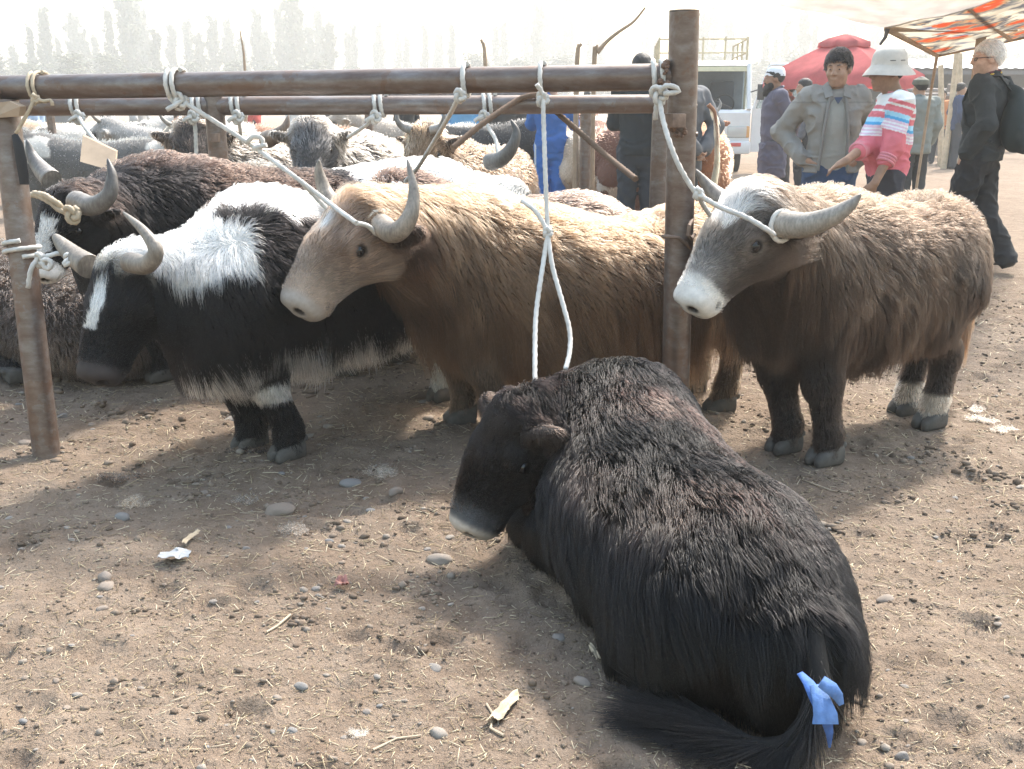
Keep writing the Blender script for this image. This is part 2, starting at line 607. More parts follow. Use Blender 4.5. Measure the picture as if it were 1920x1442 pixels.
def horn_material():
    t = NT('horn')
    v = t.coord('Object')
    uv = t.new('ShaderNodeAttribute'); uv.attribute_name = 'col'
    n = t.noise(18, 5, .65, v)
    m = t.new('ShaderNodeMapping'); m.inputs['Scale'].default_value = (60, 60, 14); t.link(v, m.inputs[0])
    n2 = t.noise(2.2, 4, .6, m.outputs[0])
    c = t.mix(.8, uv.outputs['Color'], t.ramp(n, [(.3, (.38, .34, .30)), (.7, (.95, .93, .9))]), 'MULTIPLY')
    c = t.mix(.6, c, t.ramp(n2, [(.3, (.3, .29, .28)), (.65, (1, 1, 1))]), 'MULTIPLY')
    t.col(c)
    t.set(Roughness=.5)
    t.bump(n2, .3, .004)
    return t.m
HORN = horn_material()
HOOF = simple('hoof_horn', (.075, .068, .06), rough=.75, var=.35, scale=30, bump=.4, bscale=90)
# ------------------------------------------------------------------ yaks: one continuous body each, hair curves grown on it
def head_prims(sd, fr, s, ear=((.050, .130, -.080), (-.060, .300, -.115)), hw=1.0):
    "head in its own frame: x towards the muzzle, z out of the forehead"
    o, M = fr
    W = lambda x, y, z: o + np.array([x, y * hw, z * hw]) * s @ M
    Q = lambda a: np.array(a) * np.array([1, hw, hw]) * s
    hs = [(-.03, .088, .095), (.05, .112, .135), (.12, .120, .152), (.18, .112, .146), (.25, .092, .124), (.32, .080, .106), (.38, .078, .095), (.425, .082, .087), (.453, .075, .076)]
    st = np.array([(x, 0, -np.interp(x, [-.03, .1, .2, .3], [.62, .50, .38, .30]) * hh, w, hh) for x, w, hh in hs]) * np.array([1, hw, hw, hw, hw]) * s
    sd.loft(fr, st, .05 * s, 'head', cap=(.8, .45), n=2.3)
    for y in (-1, 1):
        sd.ell(W(.135, .098 * y, .004), Q([.055, .030, .036]), .03 * s, 'head', rot=M)       # brow
        sd.ell(W(.09, .080 * y, -.115), Q([.095, .048, .085]), .05 * s, 'head', rot=M)       # cheek
        sd.ell(W(.435, .050 * y, .000), Q([.030, .030, .036]), .025 * s, 'head', rot=M)      # nostril wing
        e0, e1 = ear
        a, b = W(e0[0], e0[1] * y * .75, e0[2]), W(e1[0], e1[1] * y, e1[2])
        mid = a * .45 + b * .55
        ex = nrm(b - a); ez = nrm(np.cross(ex, M[0])); ey = np.cross(ez, ex)
        Rm = np.array([ex, ey, ez])
        sd.ell(mid, Q([.098, .030, .054]), .02 * s, 'ear', rot=Rm)
        sd.ell(mid + (M[0] * .024) * s, Q([.062, .022, .030]), .012 * s, 'ear', op='s', rot=Rm)
    sd.ell(W(.405, 0, -.088), Q([.055, .054, .030]), .03 * s, 'head', rot=M)                 # lower lip
    for y in (-1, 1):
        sd.ell(W(.470, .036 * y, -.010), Q([.030, .017, .019]), .012 * s, 'head', 's', rot=M)
        sd.cone(W(.480, .01 * y, -.060), W(.385, .085 * y, -.078), .011 * s, .006 * s, .012 * s, 'head', 's')
    ys = .14
    while ys > .08:                                                                                     # where the cheek surface lies at the eye
        q = W(.140, ys, -.030)[None]
        if min(sd._ev(p, q)[0] for p in sd.pr if p['tg'] == 'head' and p['op'] == 'u') < -.004 * s:
            break
        ys -= .002
    for y in (-1, 1):
        sd.ell(W(.138, (ys - .004) * y, -.006), Q([.036, .016, .011]), .012 * s, 'head', rot=M)   # upper lid
        sd.ell(W(.142, (ys - .004) * y, -.050), Q([.030, .010, .008]), .010 * s, 'head', rot=M)   # lower lid
    W.eye_y = ys
    return W
def tube_mesh(name, P, rad, n=14, cols=None, ring=0.0):
    P = np.asarray(P, float); rad = np.asarray(rad, float)
    T = nrm(np.gradient(P, axis=0))
    a = np.array([0, 0, 1.0]) if abs(T[0, 2]) < .9 else np.array([1.0, 0, 0])
    u = nrm(a - T[0] * (a @ T[0]))
    V = []
    for i in range(len(P)):
        u = nrm(u - T[i] * (u @ T[i])); w = np.cross(T[i], u)
        th = np.arange(n) * 2 * np.pi / n
        r = rad[i] * (1 + ring * math.sin(i * 2.2) * max(0, 1 - i / len(P) * 1.3))
        V.append(P[i] + r * (np.cos(th)[:, None] * u + np.sin(th)[:, None] * w))
    m = len(P)
    V = np.vstack(V + [P[:1], P[-1:]])
    F = [(i * n + k, i * n + (k + 1) % n, (i + 1) * n + (k + 1) % n, (i + 1) * n + k) for i in range(m - 1) for k in range(n)]
    F += [(m * n, (k + 1) % n, k, k) for k in range(0)]
    me = quad_mesh(name, V[:m * n], F)
    bm = bmesh.new(); bm.from_mesh(me); bm.verts.ensure_lookup_table()
    for r in (list(range(n))[::-1], [(m - 1) * n + k for k in range(n)]):
        bm.faces.new([bm.verts[k] for k in r])
    bm.to_mesh(me); bm.free()
    if cols is not None:
        vcol(me, np.repeat(np.asarray(cols), n, axis=0))
    return me
def horn(parent, pts, r0, col0=(.42, .39, .35), col1=(.20, .19, .18), blunt=False):
    P = catmull(pts, 8)
    t = np.linspace(0, 1, len(P))
    rad = r0 * (1 - t ** 1.35) ** .8 + (.012 if blunt else .0035)
    cols = np.array(col0)[None] * (1 - t[:, None]) + np.array(col1)[None] * t[:, None]
    return put('horn', tube_mesh('horn', P, rad, 18, cols, .03), parent, HORN)
_HOOF = None
def hoof(parent, p, heading, s=1.0, mat=None):
    "two rounded toes and the cleft between them"
    sd = Sdf()
    for y in (-1, 1):
        sd.loft(frame((0, .0245 * y, 0), (1, -.10 * y, 0)), [(-.045, 0, .034, .021, .034), (-.01, 0, .034, .024, .034), (.03, 0, .026, .022, .026), (.055, 0, .018, .014, .018)], .008, cap=(.4, .5), n=2.6)
        sd.ell((-.06, .026 * y, .062), (.014, .012, .013), .008)
    sd.grid(.0055, margin=.03).surf(1)
    V = sd.V * s
    V[:, 2] = np.maximum(V[:, 2], 0)
    ca, sa = math.cos(heading), math.sin(heading)
    V = np.stack([V[:, 0] * ca - V[:, 1] * sa, V[:, 0] * sa + V[:, 1] * ca, V[:, 2]], -1) + np.asarray(p)
    return put('hoof', quad_mesh('hoof', V, sd.F), parent, mat or HOOF)

def yak(name, label, O, heading, trunk, poll, muzzle, col, count, feet=None, horns=(), blunt=(), hornr=.043, hcol=((.42, .39, .35), (.2, .19, .18)),
        Ltop=.05, Lflank=.09, Lskirt=.20, Lneck=.10, Lface=.016, Lleg=.022, Llock=.06, wool=.5, group='yaks tied to the market rails', h=.0095, rad=.0011,
        seed=1, headup=None, extra=None, legs=True, tail=None, eyelid=False, lowz=.30, neckr=(.24, .17), hoofmat=None, tone=1.0, K=8, lying=False, ear=None, hide_mul=.6, eyering=(.02, .018, .017), cat='yak', clump=18, furmat=None, liftk=1.0, trunk_n=2.3, hw=1.08, beardk=.8):
    """O ground point under the shoulders; heading in degrees (0 = +X, 90 = away from the camera); trunk stations (x, ztop, zbot, halfwidth, cy) in the yak's own frame;
    poll, muzzle, feet, horns are points in the place"""
    hr = R(heading)
    root = empty(name, (O[0], O[1], 0), hr)
    tag(root, label, cat, group)
    ch, sh = math.cos(hr), math.sin(hr)
    def loc(p):
        d = np.asarray(p, float) - np.array([O[0], O[1], 0])
        return np.stack([d[..., 0] * ch + d[..., 1] * sh, -d[..., 0] * sh + d[..., 1] * ch, d[..., 2]], -1)
    sd = Sdf()
    st = np.array([(x, c, (zt + zb) / 2, w, (zt - zb) / 2) for x, zt, zb, w, c in trunk])[::1]
    st = st[np.argsort(st[:, 0])]
    sd.loft(frame((0, 0, 0), (1, 0, 0)), st, .06, 'trunk', cap=(.55, .55), n=trunk_n)
    pl, mz = loc(poll), loc(muzzle)
    hx = nrm(mz - pl); s = np.linalg.norm(mz - pl) / .455
    hy = np.array([hx[0], hx[1], 0.0]); hy = nrm(hy)
    up = headup if headup is not None else np.array([0, 0, 1.0]) + hy * (.9 if hx[2] < -.8 else 0.0)
    fr = frame(pl, hx, up)
    W = head_prims(sd, fr, s, **({'ear': ear} if ear else {}), hw=hw)
    f = st[-1]
    n0 = np.array([f[0] - .12, f[1], f[2] + .06]); n1 = W(-.02, 0, -.075)
    n0t = np.array([f[0] - .22, f[1], f[2] + f[4] * .75])
    sd.cone(n0, n1, neckr[0], min(neckr[1] * .8, .125 * s), .10, 'neck')
    sd.cone(n0t, W(-.03, 0, -.03), neckr[0] * .5, .075 * s, .10, 'neck')
    FT = {}
    if legs:
        for k, p in feet.items():
            q = loc(np.array([p[0], p[1], 0.0])); FT[k] = q
            yv = 1 if k[1] == 'l' else -1
            if k[0] == 'f':
                tx = st[-1, 0] - .16
                cyy = np.interp(tx, st[:, 0], st[:, 1])
                top = np.array([tx, cyy + yv * .12, .58]); kn = top * .45 + q * .55; kn[2] = .31; kn[0] += .02
                sd.chain([top, kn, [q[0], q[1], .11], [q[0] + .012, q[1], .045]], [.120, .058, .044, .052], .04, 'leg')
                sd.ell(kn, (.055, .053, .068), .03, 'leg')
            else:
                tx = st[0, 0] + .24
                cyy = np.interp(tx, st[:, 0], st[:, 1])
                top = np.array([tx, cyy + yv * .13, .60]); stf = top * .6 + q * .4 + np.array([.09, 0, 0]); stf[2] = .46
                hk = q + np.array([-.055, 0, 0]); hk[2] = .31
                sd.chain([top, stf, hk, [q[0] - .01, q[1], .11], [q[0] + .008, q[1], .045]], [.17, .110, .053, .042, .050], .05, 'leg')
    if extra:
        extra(sd, loc, W, s)
    sd.grid(h, disp=lambda P: .006 * fnoise(P, 7, seed))
    sd.surf(2)
    V, F = sd.V, sd.F
    yy = np.linspace(.06, .135, 76)
    EY = {}
    for y_ in (-1, 1):                                                   # each eye sits on the true cheek surface
        out = sd.sample(np.array([W(.140, q_ * y_, -.030) for q_ in yy])) > 0
        EY[y_] = yy[np.argmax(out)] if out.any() else .128
    # which part of the animal a point belongs to
    names = ['trunk', 'neck', 'head', 'ear', 'leg']
    o_, M_ = fr
    lx, lz0, lz1 = st[:, 0], st[:, 2] - st[:, 4], st[:, 2] + st[:, 4]
    eyes = [W(.140, EY[y] * y, -.030) for y in (-1, 1)]
    col0 = col
    def col(P, N, w, H):
        c = col0(P, N, w, H)
        return c * (tone + (1 - tone) * sstep(.38, .55, c.mean(1)))[:, None]
    def weights(P):
        d = sd.tags(P, names)
        H = ((P - o_) @ M_.T) / s / np.array([1, hw, hw])
        d['head'] = d['head'] - .05 * sstep(.02, .10, H[:, 0]) * (d['head'] < .035)
        m = np.stack([d[n] for n in names], -1)
        m = m - m.min(1, keepdims=True)
        w = np.exp(-m / .022); w /= w.sum(1, keepdims=True)
        return w, H
    def region(P, N):
        w, H = weights(P)
        wt, wn, wh, we, wl = w.T
        hn = np.clip((P[:, 2] - np.interp(P[:, 0], lx, lz0)) / np.maximum(np.interp(P[:, 0], lx, lz1 - lz0), .05), 0, 1)
        Lt = np.interp(hn, [0, .22, .5, .8, 1], [Lskirt * .8, Lskirt, Lflank, Ltop * 1.2, Ltop])
        hx_ = H[:, 0]
        lock = np.exp(-((hx_ - .02) / .09) ** 2) * np.clip(1 - np.abs(H[:, 1]) / .12, 0, 1) * (H[:, 2] > -.01)
        beard = sstep(-.06, -.13, H[:, 2]) * sstep(.42, .25, hx_)
        Lh = Lface * np.interp(hx_, [-.1, .05, .2, .32, .42, .46], [3.2, 2.0, 1.15, .75, .22, .05]) + Llock * lock + beard * Lneck * beardk
        Ll = Lleg * (1 + 1.6 * sstep(.28, .5, P[:, 2])) * np.where(P[:, 2] < .05, .3, 1)
        if lying:
            Ll = np.full(len(P), Lleg * 1.6)
        Ln = Lneck * (.75 + .5 * (N[:, 2] < -.2))
        L = wt * Lt + wn * Ln + wh * Lh + we * .032 + wl * Ll
        for e in eyes:
            L = L * sstep(.024 * s, .046 * s, np.linalg.norm(P - e, axis=1))
        Tt = np.array([-.75, 0, -.55]) * wt[:, None] + np.array([-.35, 0, -.9]) * wn[:, None] + np.array([-.1, 0, -1.0]) * wl[:, None]
        low = sstep(.6, .25, hn) * wt
        Tt = Tt + np.array([.45, 0, -.6]) * low[:, None]
        ht = -M_[0] * .9 + np.array([0, 0, -.35])
        Tt = Tt + ht * wh[:, None] + (-M_[0] * .3 + np.array([0, 0, -.6])) * we[:, None]
        top = sstep(.72, .95, hn) * wt
        woolly = wool * top
        out = dict(L=L, T=nrm(Tt), lift=liftk * (.22 * wt + .25 * wn + .10 * wh + .1 * wl + .12 * we + .75 * top * wool + .8 * lock * wh),
                   grav=1.0 * wt * (1 - top) + .9 * wn + .2 * wh + .5 * wl, curl=.05 + .30 * woolly + .30 * lock * wh + .05 * wt,
                   cl=.45 * (wt + wn) + .25 * wh + .2 * wl, thick=.03 * wt + .03 * wn + .006 * wh + .008 * wl + .004 * we,
                   stray=.32 * wt + .25 * wn + .16 * wh + .2 * wl + .8 * woolly + .5 * lock * wh,
                   dens=1.0 * wt + 1.1 * wn + (2.2 - .9 * sstep(.35, .45, hx_)) * wh + 1.6 * we + 1.1 * wl * 1.2,
                   r=(1.25 * wt + 1.15 * wn + .62 * wh + .6 * we + .85 * wl), col=col(P, N, w, H), floor=.004)
        return out
    me = quad_mesh('body', V, F)
    w, H = weights(V)
    Nn = sd.sample(V, True)[1]
    cb = col(V, Nn, w, H) * hide_mul
    nose = sstep(.40, .44, H[:, 0]) * w[:, 2]
    cb = cb * (1 + (1 / hide_mul - 1) * (w[:, 2] * sstep(.28, .4, H[:, 0])))[:, None]
    for e in eyes:
        de = np.linalg.norm(V - e, axis=1)
        k = (sstep(.066 * s, .042 * s, de) * sstep(.022 * s, .032 * s, de))[:, None] * .35
        cb = cb * (1 - k) + np.array(eyering) * k
        k = sstep(.036 * s, .026 * s, de)[:, None]
        cb = cb * (1 - k * .8)
    for y in (-1, 1):
        mo, me_ = W(.480, .01 * y, -.060), W(.385, .085 * y, -.078)
        tq = np.clip(((V - mo) @ (me_ - mo)) / ((me_ - mo) @ (me_ - mo)), 0, 1)
        k = (.75 * sstep(.016 * s, .008 * s, np.linalg.norm(V - mo - tq[:, None] * (me_ - mo), axis=1)))[:, None]
        cb = cb * (1 - k) + np.array([.03, .022, .02]) * k
        k = sstep(.036 * s, .020 * s, np.linalg.norm(V - W(.468, .036 * y, -.010), axis=1))[:, None]
        cb = cb * (1 - k) + np.array([.02, .016, .015]) * k
    vcol(me, cb)
    put('body', me, root, HIDE)
    view = loc(np.array([0, 0, CAM_H]))
    if count:
        fur('fur', root, sd, region, count, furmat or FUR, K=K, seed=seed, view=view, rad=rad, clump=clump)
    for y in (-1, 1):
        bm = bmesh.new()
        bmesh.ops.create_uvsphere(bm, u_segments=16, v_segments=10, radius=.029 * s)
        m = bpy.data.meshes.new('eye'); bm.to_mesh(m); bm.free()
        m.polygons.foreach_set('use_smooth', np.ones(len(m.polygons), bool))
        put('eye', m, root, EYE, W(.140, (EY[y] - (.0145 if not eyelid else .025)) * y, -.030))
    for i, hp in enumerate(horns):
        horn(root, loc(np.array(hp)), hornr, hcol[0], hcol[1], i in blunt)
    for k, q in FT.items():
        hoof(root, (q[0] + .02, q[1], 0), 0.0, 1.15, hoofmat)
    if tail is not None:
        P = catmull([loc(np.asarray(p)) for p in tail['pts']], 6)
        put('tail', tube_mesh('tail', P, np.linspace(.03, .008, len(P)), 8, np.tile(np.array(tail['col']) * .5, (len(P), 1))), root, HIDE)
        hairs = tail_hair(P, tail, seed)
        strands('tail_hair', root, hairs, np.array(tail['col'])[None] * RNG.uniform(.6, 1.3, (len(hairs), 1)), furmat or FUR, tail.get('r', .0013))
    root['_'] = 0
    del root['_']
    return root, W, loc, sd
def tail_hair(P, tail, seed, K=9):
    rng = np.random.default_rng(seed + 77)
    n = int(tail.get('n', 2500) * FURQ)
    t = rng.random(n) ** .7 * (len(P) - 1.01)
    i = t.astype(int); f = (t - i)[:, None]
    p0 = P[i] * (1 - f) + P[i + 1] * f
    d = nrm(P[i + 1] - P[i])
    rad = nrm(np.cross(d, rng.normal(0, 1, (n, 3))))
    L = tail.get('L', .25) * rng.uniform(.5, 1.1, n) * (.4 + .6 * t / len(P))
    X = np.zeros((n, K, 3)); X[:, 0] = p0
    p = p0.copy()
    spread = tail.get('spread', .25)
    ch = rng.integers(0, 14, n)
    cd = rng.normal(0, 1, (14, 3))[ch] * spread
    dd = nrm(d + rad * .55)
    for k in range(1, K):
        dd = nrm(dd + .35 * (d + cd + rng.normal(0, .10, (n, 3))) + np.array([0, 0, -tail.get('grav', .25)]))
        p = p + dd * (L / (K - 1))[:, None]
        p[:, 2] = np.maximum(p[:, 2], tail.get('floor', .006) + .03 * (1 - k / K) * rng.random(n))
        X[:, k] = p
    return X
def patch(x, a, b):
    return sstep(a, b, x)[:, None]
def mixc(a, b, t):
    return a * (1 - t) + b * t

def std_yak(label, O, heading, col, count, k=1.0, ln=1.0, head=(.60, 0, .92, .86, 0, .60), hornpts=((.60, .08, .98), (.63, .20, .99), (.66, .28, 1.06), (.62, .29, 1.20)), horn_sides=(1, -1),
            hr=.04, trunk=None, feet=None, **kw):
    "a standing yak or cow of ordinary build: local points turned into the place"
    a = R(heading); ca, sa = math.cos(a), math.sin(a)
    w = lambda x, y, z=0.0: np.array([O[0] + (x * ca - y * sa) * k, O[1] + (x * sa + y * ca) * k, z * k])
    tr = trunk or [(.32, .86, .48, .15, 0), (.20, .95, .42, .22, 0), (0, 1.0, .38, .27, 0), (-.3, .94, .36, .29, 0), (-.6, .90, .37, .29, 0), (-.85, .92, .40, .27, 0), (-1.02, .88, .46, .21, 0), (-1.12, .80, .54, .13, 0)]
    tr = [(x * ln * k, zt * k, zb * k, ww * k, c) for x, zt, zb, ww, c in tr]
    ft = feet or dict(fl=(.08, .13), fr=(.0, -.14), hl=(-.82 * ln, .13), hr=(-.92 * ln, -.13))
    hs = [[w(x, y * s_, z) for x, y, z in hornpts] for s_ in horn_sides] if hornpts else []
    return yak(kw.pop('name', 'yak'), label, O, heading, tr, w(*head[:3]), w(*head[3:]), col, count, feet={q: w(*v_)[:2] for q, v_ in ft.items()}, horns=hs, hornr=hr * k, **kw)
# ------------------------------------------------------------------ ground: trampled dirt, one sheet out to the horizon
_hp = np.random.default_rng(31)
_py = 1.6 * (7.0 / 1.6) ** _hp.random(120)
_px = _hp.uniform(-1, 1, 120) * .56 * (_py * _c + CAM_H * _s)
_pa = _hp.uniform(0, 6.28, 120); _ps = _hp.uniform(.7, 1.15, 120)
def hoofprints(x, y):
    z = np.zeros_like(x)
    m = (np.abs(x) < 5) & (y > 1.2) & (y < 7.6)
    xs, ys = x[m], y[m]; o = np.zeros_like(xs)
    for px0, py0, pa, ps in zip(_px, _py, _pa, _ps):
        near = (np.abs(xs - px0) < .14) & (np.abs(ys - py0) < .14)
        if not near.any():
            continue
        dx, dy = xs[near] - px0, ys[near] - py0
        a = (dx * math.cos(pa) + dy * math.sin(pa)) / (.058 * ps); b = (-dx * math.sin(pa) + dy * math.cos(pa)) / (.050 * ps)
        r = np.sqrt(a * a + b * b)
        o[near] += -.018 * ps * sstep(1.1, .5, r) * (1 - .55 * np.exp(-(b / .14) ** 2)) + .008 * np.exp(-((r - 1.25) / .22) ** 2)
    z[m] = o
    return z
def gz(x, y):
    x = np.atleast_1d(np.asarray(x, np.float32)); y = np.atleast_1d(np.asarray(y, np.float32))
    P = np.stack([x, y, np.zeros_like(x)], -1)
    n2 = fnoise(P, 3.1, 2, 2); n3 = vnoise(P, 9.0, 3); n4 = fnoise(P, 21.0, 4, 2)
    z = .022 * vnoise(P, 1.1, 1) + .014 * n2 + .011 * n3 * (1 + n2)
    z = z + .0065 * n4 - .016 * np.clip(np.abs(vnoise(P, 5.2, 6)) - .52, 0, 1) * 1.6
    z = z - .012 * (1 - np.abs(vnoise(P, 13.0, 8))) ** 4 * np.clip(n2 + .6, 0, 1) + .010 * np.clip(vnoise(P, 26.0, 12) - .35, 0, 1)
    return z * np.clip(1.25 - np.hypot(x, y) / 60, .25, 1) + hoofprints(x, y)
def gz1(x, y):
    return float(gz(x, y)[0])
def _axis(n, dense, far, frac=.72):
    t = np.linspace(-1, 1, n); a = np.abs(t)
    return np.sign(t) * np.where(a < frac, dense * a / frac, dense + (far - dense) * ((a - frac) / (1 - frac)) ** 3.5)
_gx = _axis(560, 3.4, 420)
_t = np.linspace(0, 1, 620)
_gy = np.concatenate([[-40, -15, -5, -1, .4], 1.1 * (9.5 / 1.1) ** (np.linspace(0, 1, 520)), 9.5 * (900 / 9.5) ** (np.linspace(0, 1, 90)[1:] ** 1.2)])
X, Y = np.meshgrid(_gx, _gy)
Z = gz(X.ravel(), Y.ravel())
V = np.stack([X.ravel(), Y.ravel(), Z], -1)
ny, nx = X.shape
i = (np.arange(ny - 1)[:, None] * nx + np.arange(nx - 1)[None]).ravel()
ground_me = quad_mesh('ground', V, np.stack([i, i + 1, i + nx + 1, i + nx], -1))
t = NT('trampled_dirt')
v = t.coord('Object')
n_big = t.noise(1.3, 4, .6, v); n_mid = t.noise(9, 6, .65, v); n_fine = t.noise(70, 5, .7, v); n_speck = t.noise(260, 3, .6, v)
c = t.ramp(n_mid, [(.28, (.158, .114, .082)), (.5, (.226, .170, .127)), (.72, (.292, .228, .175))])
c = t.mix(t.math('MULTIPLY', t.math('SUBTRACT', n_big, .42), 2.2), c, (.305, .242, .187))
vo = t.new('ShaderNodeTexVoronoi'); vo.inputs['Scale'].default_value = 150; t.link(v, vo.inputs['Vector'])
chips = t.math('LESS_THAN', vo.outputs['Distance'], .22)
chipsel = t.math('GREATER_THAN', t.noise(120, 2, .5, v), .56)
c = t.mix(t.math('MULTIPLY', t.math('MULTIPLY', chips, chipsel), .75), c, (.46, .39, .30))
dark = t.math('GREATER_THAN', t.noise(34, 5, .75, v), .62)
c = t.mix(t.math('MULTIPLY', dark, .55), c, (.09, .066, .05))
c = t.mix(t.math('MULTIPLY', t.math('SUBTRACT', n_fine, .3), .5), c, (.31, .25, .2), 'OVERLAY')
t.col(c)
t.set(Roughness=.95)
t.b.inputs['Specular IOR Level'].default_value = .12
b1 = t.bump(n_mid, .8, .04)
b2 = t.bump(n_fine, 1.0, .014, b1)
t.bump(n_speck, .6, .004, b2)
ground = put('ground', ground_me, None, t.m)
ground['kind'] = 'structure'

def in_view(n, ymin, ymax, rng, pad=.15, power=1.0):
    "ground spots the photo's frame can see, more of them near the camera"
    y = ymin * (ymax / ymin) ** (rng.random(n) ** power)
    hw = (.505 + pad) * (y * _c + CAM_H * _s)
    return rng.uniform(-1, 1, n) * hw, y
def scatter(name, base_V, base_F, n, size, mat, rng, ymin=1.5, ymax=7, flat=.6, sink=.3, stretch=None, label=None):
    "thousands of loose bits, joined: too many and too small to pick apart"
    x, y = in_view(n, ymin, ymax, rng)
    z = gz(x, y)
    sz = size[0] * (size[1] / size[0]) ** (rng.random(n) ** 2.2) * np.clip(y / 2.6, .8, 2.2)
    a = rng.uniform(0, 6.283, n); tl = rng.normal(0, .22, n)
    sc = np.stack([sz, sz * rng.uniform(.55, 1, n), sz * flat * rng.uniform(.6, 1.1, n)], -1)
    if stretch is not None:
        sc = np.stack([sz, rng.uniform(.0011, .0022, n) * np.clip(y / 2.6, .8, 2.2), rng.uniform(.0006, .0012, n)], -1)
    P = base_V[None] * sc[:, None]
    P = P * (1 + .16 * rng.normal(0, 1, P.shape[:2])[..., None]) if stretch is None else P
    P = np.stack([P[..., 0], P[..., 1], P[..., 2] + P[..., 0] * tl[:, None]], -1)
    ca, sa = np.cos(a)[:, None], np.sin(a)[:, None]
    P = np.stack([P[..., 0] * ca - P[..., 1] * sa + x[:, None], P[..., 0] * sa + P[..., 1] * ca + y[:, None], P[..., 2] + z[:, None] + (sz * flat * (.5 - sink))[:, None] * (stretch is None) + .003 * (stretch is not None)], -1)
    m = len(base_V)
    F = (base_F[None] + (np.arange(n) * m)[:, None, None]).reshape(-1, base_F.shape[1])
    me = quad_mesh(name, P.reshape(-1, 3), F, smooth=stretch is None)
    vcol(me, np.repeat(rng.random(n)[:, None] * np.ones(3), m, axis=0))
    o = put(name, me, None, mat)
    o['kind'] = 'stuff'
    if label:
        o['label'] = label
    return o
def bits_material(name, stops, rough=.9):
    t = NT(name)
    a = t.new('ShaderNodeAttribute'); a.attribute_name = 'col'
    v = t.coord('Object')
    c = t.ramp(a.outputs['Fac'], stops)
    c = t.mix(.5, c, t.ramp(t.noise(120, 4, .6, v), [(.3, (.6, .6, .6)), (.7, (1, 1, 1))]), 'MULTIPLY')
    t.col(c); t.set(Roughness=rough); t.b.inputs['Specular IOR Level'].default_value = .2
    t.bump(t.noise(300, 3, .6, v), .5, .003)
    return t.m
_bm = bmesh.new(); bmesh.ops.create_icosphere(_bm, subdivisions=1, radius=.5)
_bm.verts.ensure_lookup_table()
ICO_V = np.array([v.co for v in _bm.verts]); ICO_F = np.array([[v.index for v in f.verts] for f in _bm.faces]); _bm.free()
BAR_V = np.array([(-.5, -.5, -.5), (.5, -.5, -.5), (.5, .5, -.5), (-.5, .5, -.5), (-.5, -.5, .5), (.5, -.5, .5), (.5, .5, .5), (-.5, .5, .5)])
BAR_F = np.array([(0, 3, 2, 1), (4, 5, 6, 7), (0, 1, 5, 4), (1, 2, 6, 5), (2, 3, 7, 6), (3, 0, 4, 7)])
g_rng = np.random.default_rng(5)
M_CLOD = bits_material('dirt_crumb', [(0, (.125, .092, .067)), (.5, (.182, .137, .103)), (.85, (.235, .185, .143)), (1, (.30, .26, .22))])
M_STRAW = bits_material('straw_chaff', [(0, (.24, .18, .11)), (.5, (.42, .34, .22)), (1, (.62, .54, .40))], .7)
scatter('dirt_crumbs', ICO_V, ICO_F, 22000, (.003, .016), M_CLOD, g_rng, 1.5, 7.5, .55, .35)
scatter('straw_litter', BAR_V, BAR_F, 26000, (.008, .055), M_STRAW, g_rng, 1.5, 8, stretch=True)

M_DUNG = bits_material('dry_dung', [(0, (.08, .058, .042)), (.6, (.13, .098, .072)), (1, (.19, .148, .11))])
def lumps(name, n, size, mat, rng, clusters):
    "crumbled dung and clods in heaps"
    cx, cy = in_view(clusters, 1.6, 6.5, rng)
    k = rng.integers(0, clusters, n)
    sp = rng.uniform(.02, .11, clusters)[k]
    x, y = cx[k] + rng.normal(0, 1, n) * sp, cy[k] + rng.normal(0, 1, n) * sp * .8
    sz = size[0] * (size[1] / size[0]) ** (rng.random(n) ** 2) * np.clip(y / 2.6, .8, 2)
    P = ICO_V[None] * (sz[:, None] * np.stack([np.ones(n), rng.uniform(.5, 1, n), rng.uniform(.35, .8, n)], -1))[:, None]
    P = P * (1 + .22 * rng.normal(0, 1, P.shape[:2])[..., None])
    P = P + np.stack([x, y, gz(x, y) + sz * .1], -1)[:, None]
    F = (ICO_F[None] + (np.arange(n) * len(ICO_V))[:, None, None]).reshape(-1, 3)
    me = quad_mesh(name, P.reshape(-1, 3), F, False)
    vcol(me, np.repeat(rng.random(n)[:, None] * np.ones(3), len(ICO_V), axis=0))
    put(name, me, None, mat)['kind'] = 'stuff'
lumps('dung_crumbs', 900, (.004, .018), M_DUNG, g_rng, 50)
lumps('dirt_clods', 2600, (.006, .034), M_CLOD, g_rng, 110)

# pebbles one can pick out
def pebble_material():
    t = NT('pebble')
    oi = t.new('ShaderNodeObjectInfo')
    v = t.coord('Object')
    c = t.ramp(oi.outputs['Random'], [(0, (.19, .185, .18)), (.25, (.225, .20, .18)), (.5, (.225, .175, .135)), (.75, (.28, .245, .21)), (1, (.20, .185, .17))])
    c = t.mix(.5, c, t.ramp(t.noise(55, 5, .7, v), [(.3, (.6, .57, .54)), (.7, (1, 1, 1))]), 'MULTIPLY')
    t.col(c); t.set(Roughness=.78)
    t.bump(t.noise(160, 4, .6, v), .35, .003)
    return t.m
M_PEB = pebble_material()
PEB = []
for k in range(6):
    bm = bmesh.new(); bmesh.ops.create_icosphere(bm, subdivisions=3, radius=.5)
    co = np.array([v.co for v in bm.verts])
    d = 1 + .26 * fnoise(co, 1.5, 60 + k, 2) + .05 * vnoise(co, 5, k)
    for v, q in zip(bm.verts, co * d[:, None]):
        v.co = q
    me = bpy.data.meshes.new('pebble'); bm.to_mesh(me); bm.free()
    me.polygons.foreach_set('use_smooth', np.ones(len(me.polygons), bool)); me.materials.append(M_PEB)
    PEB.append(me)
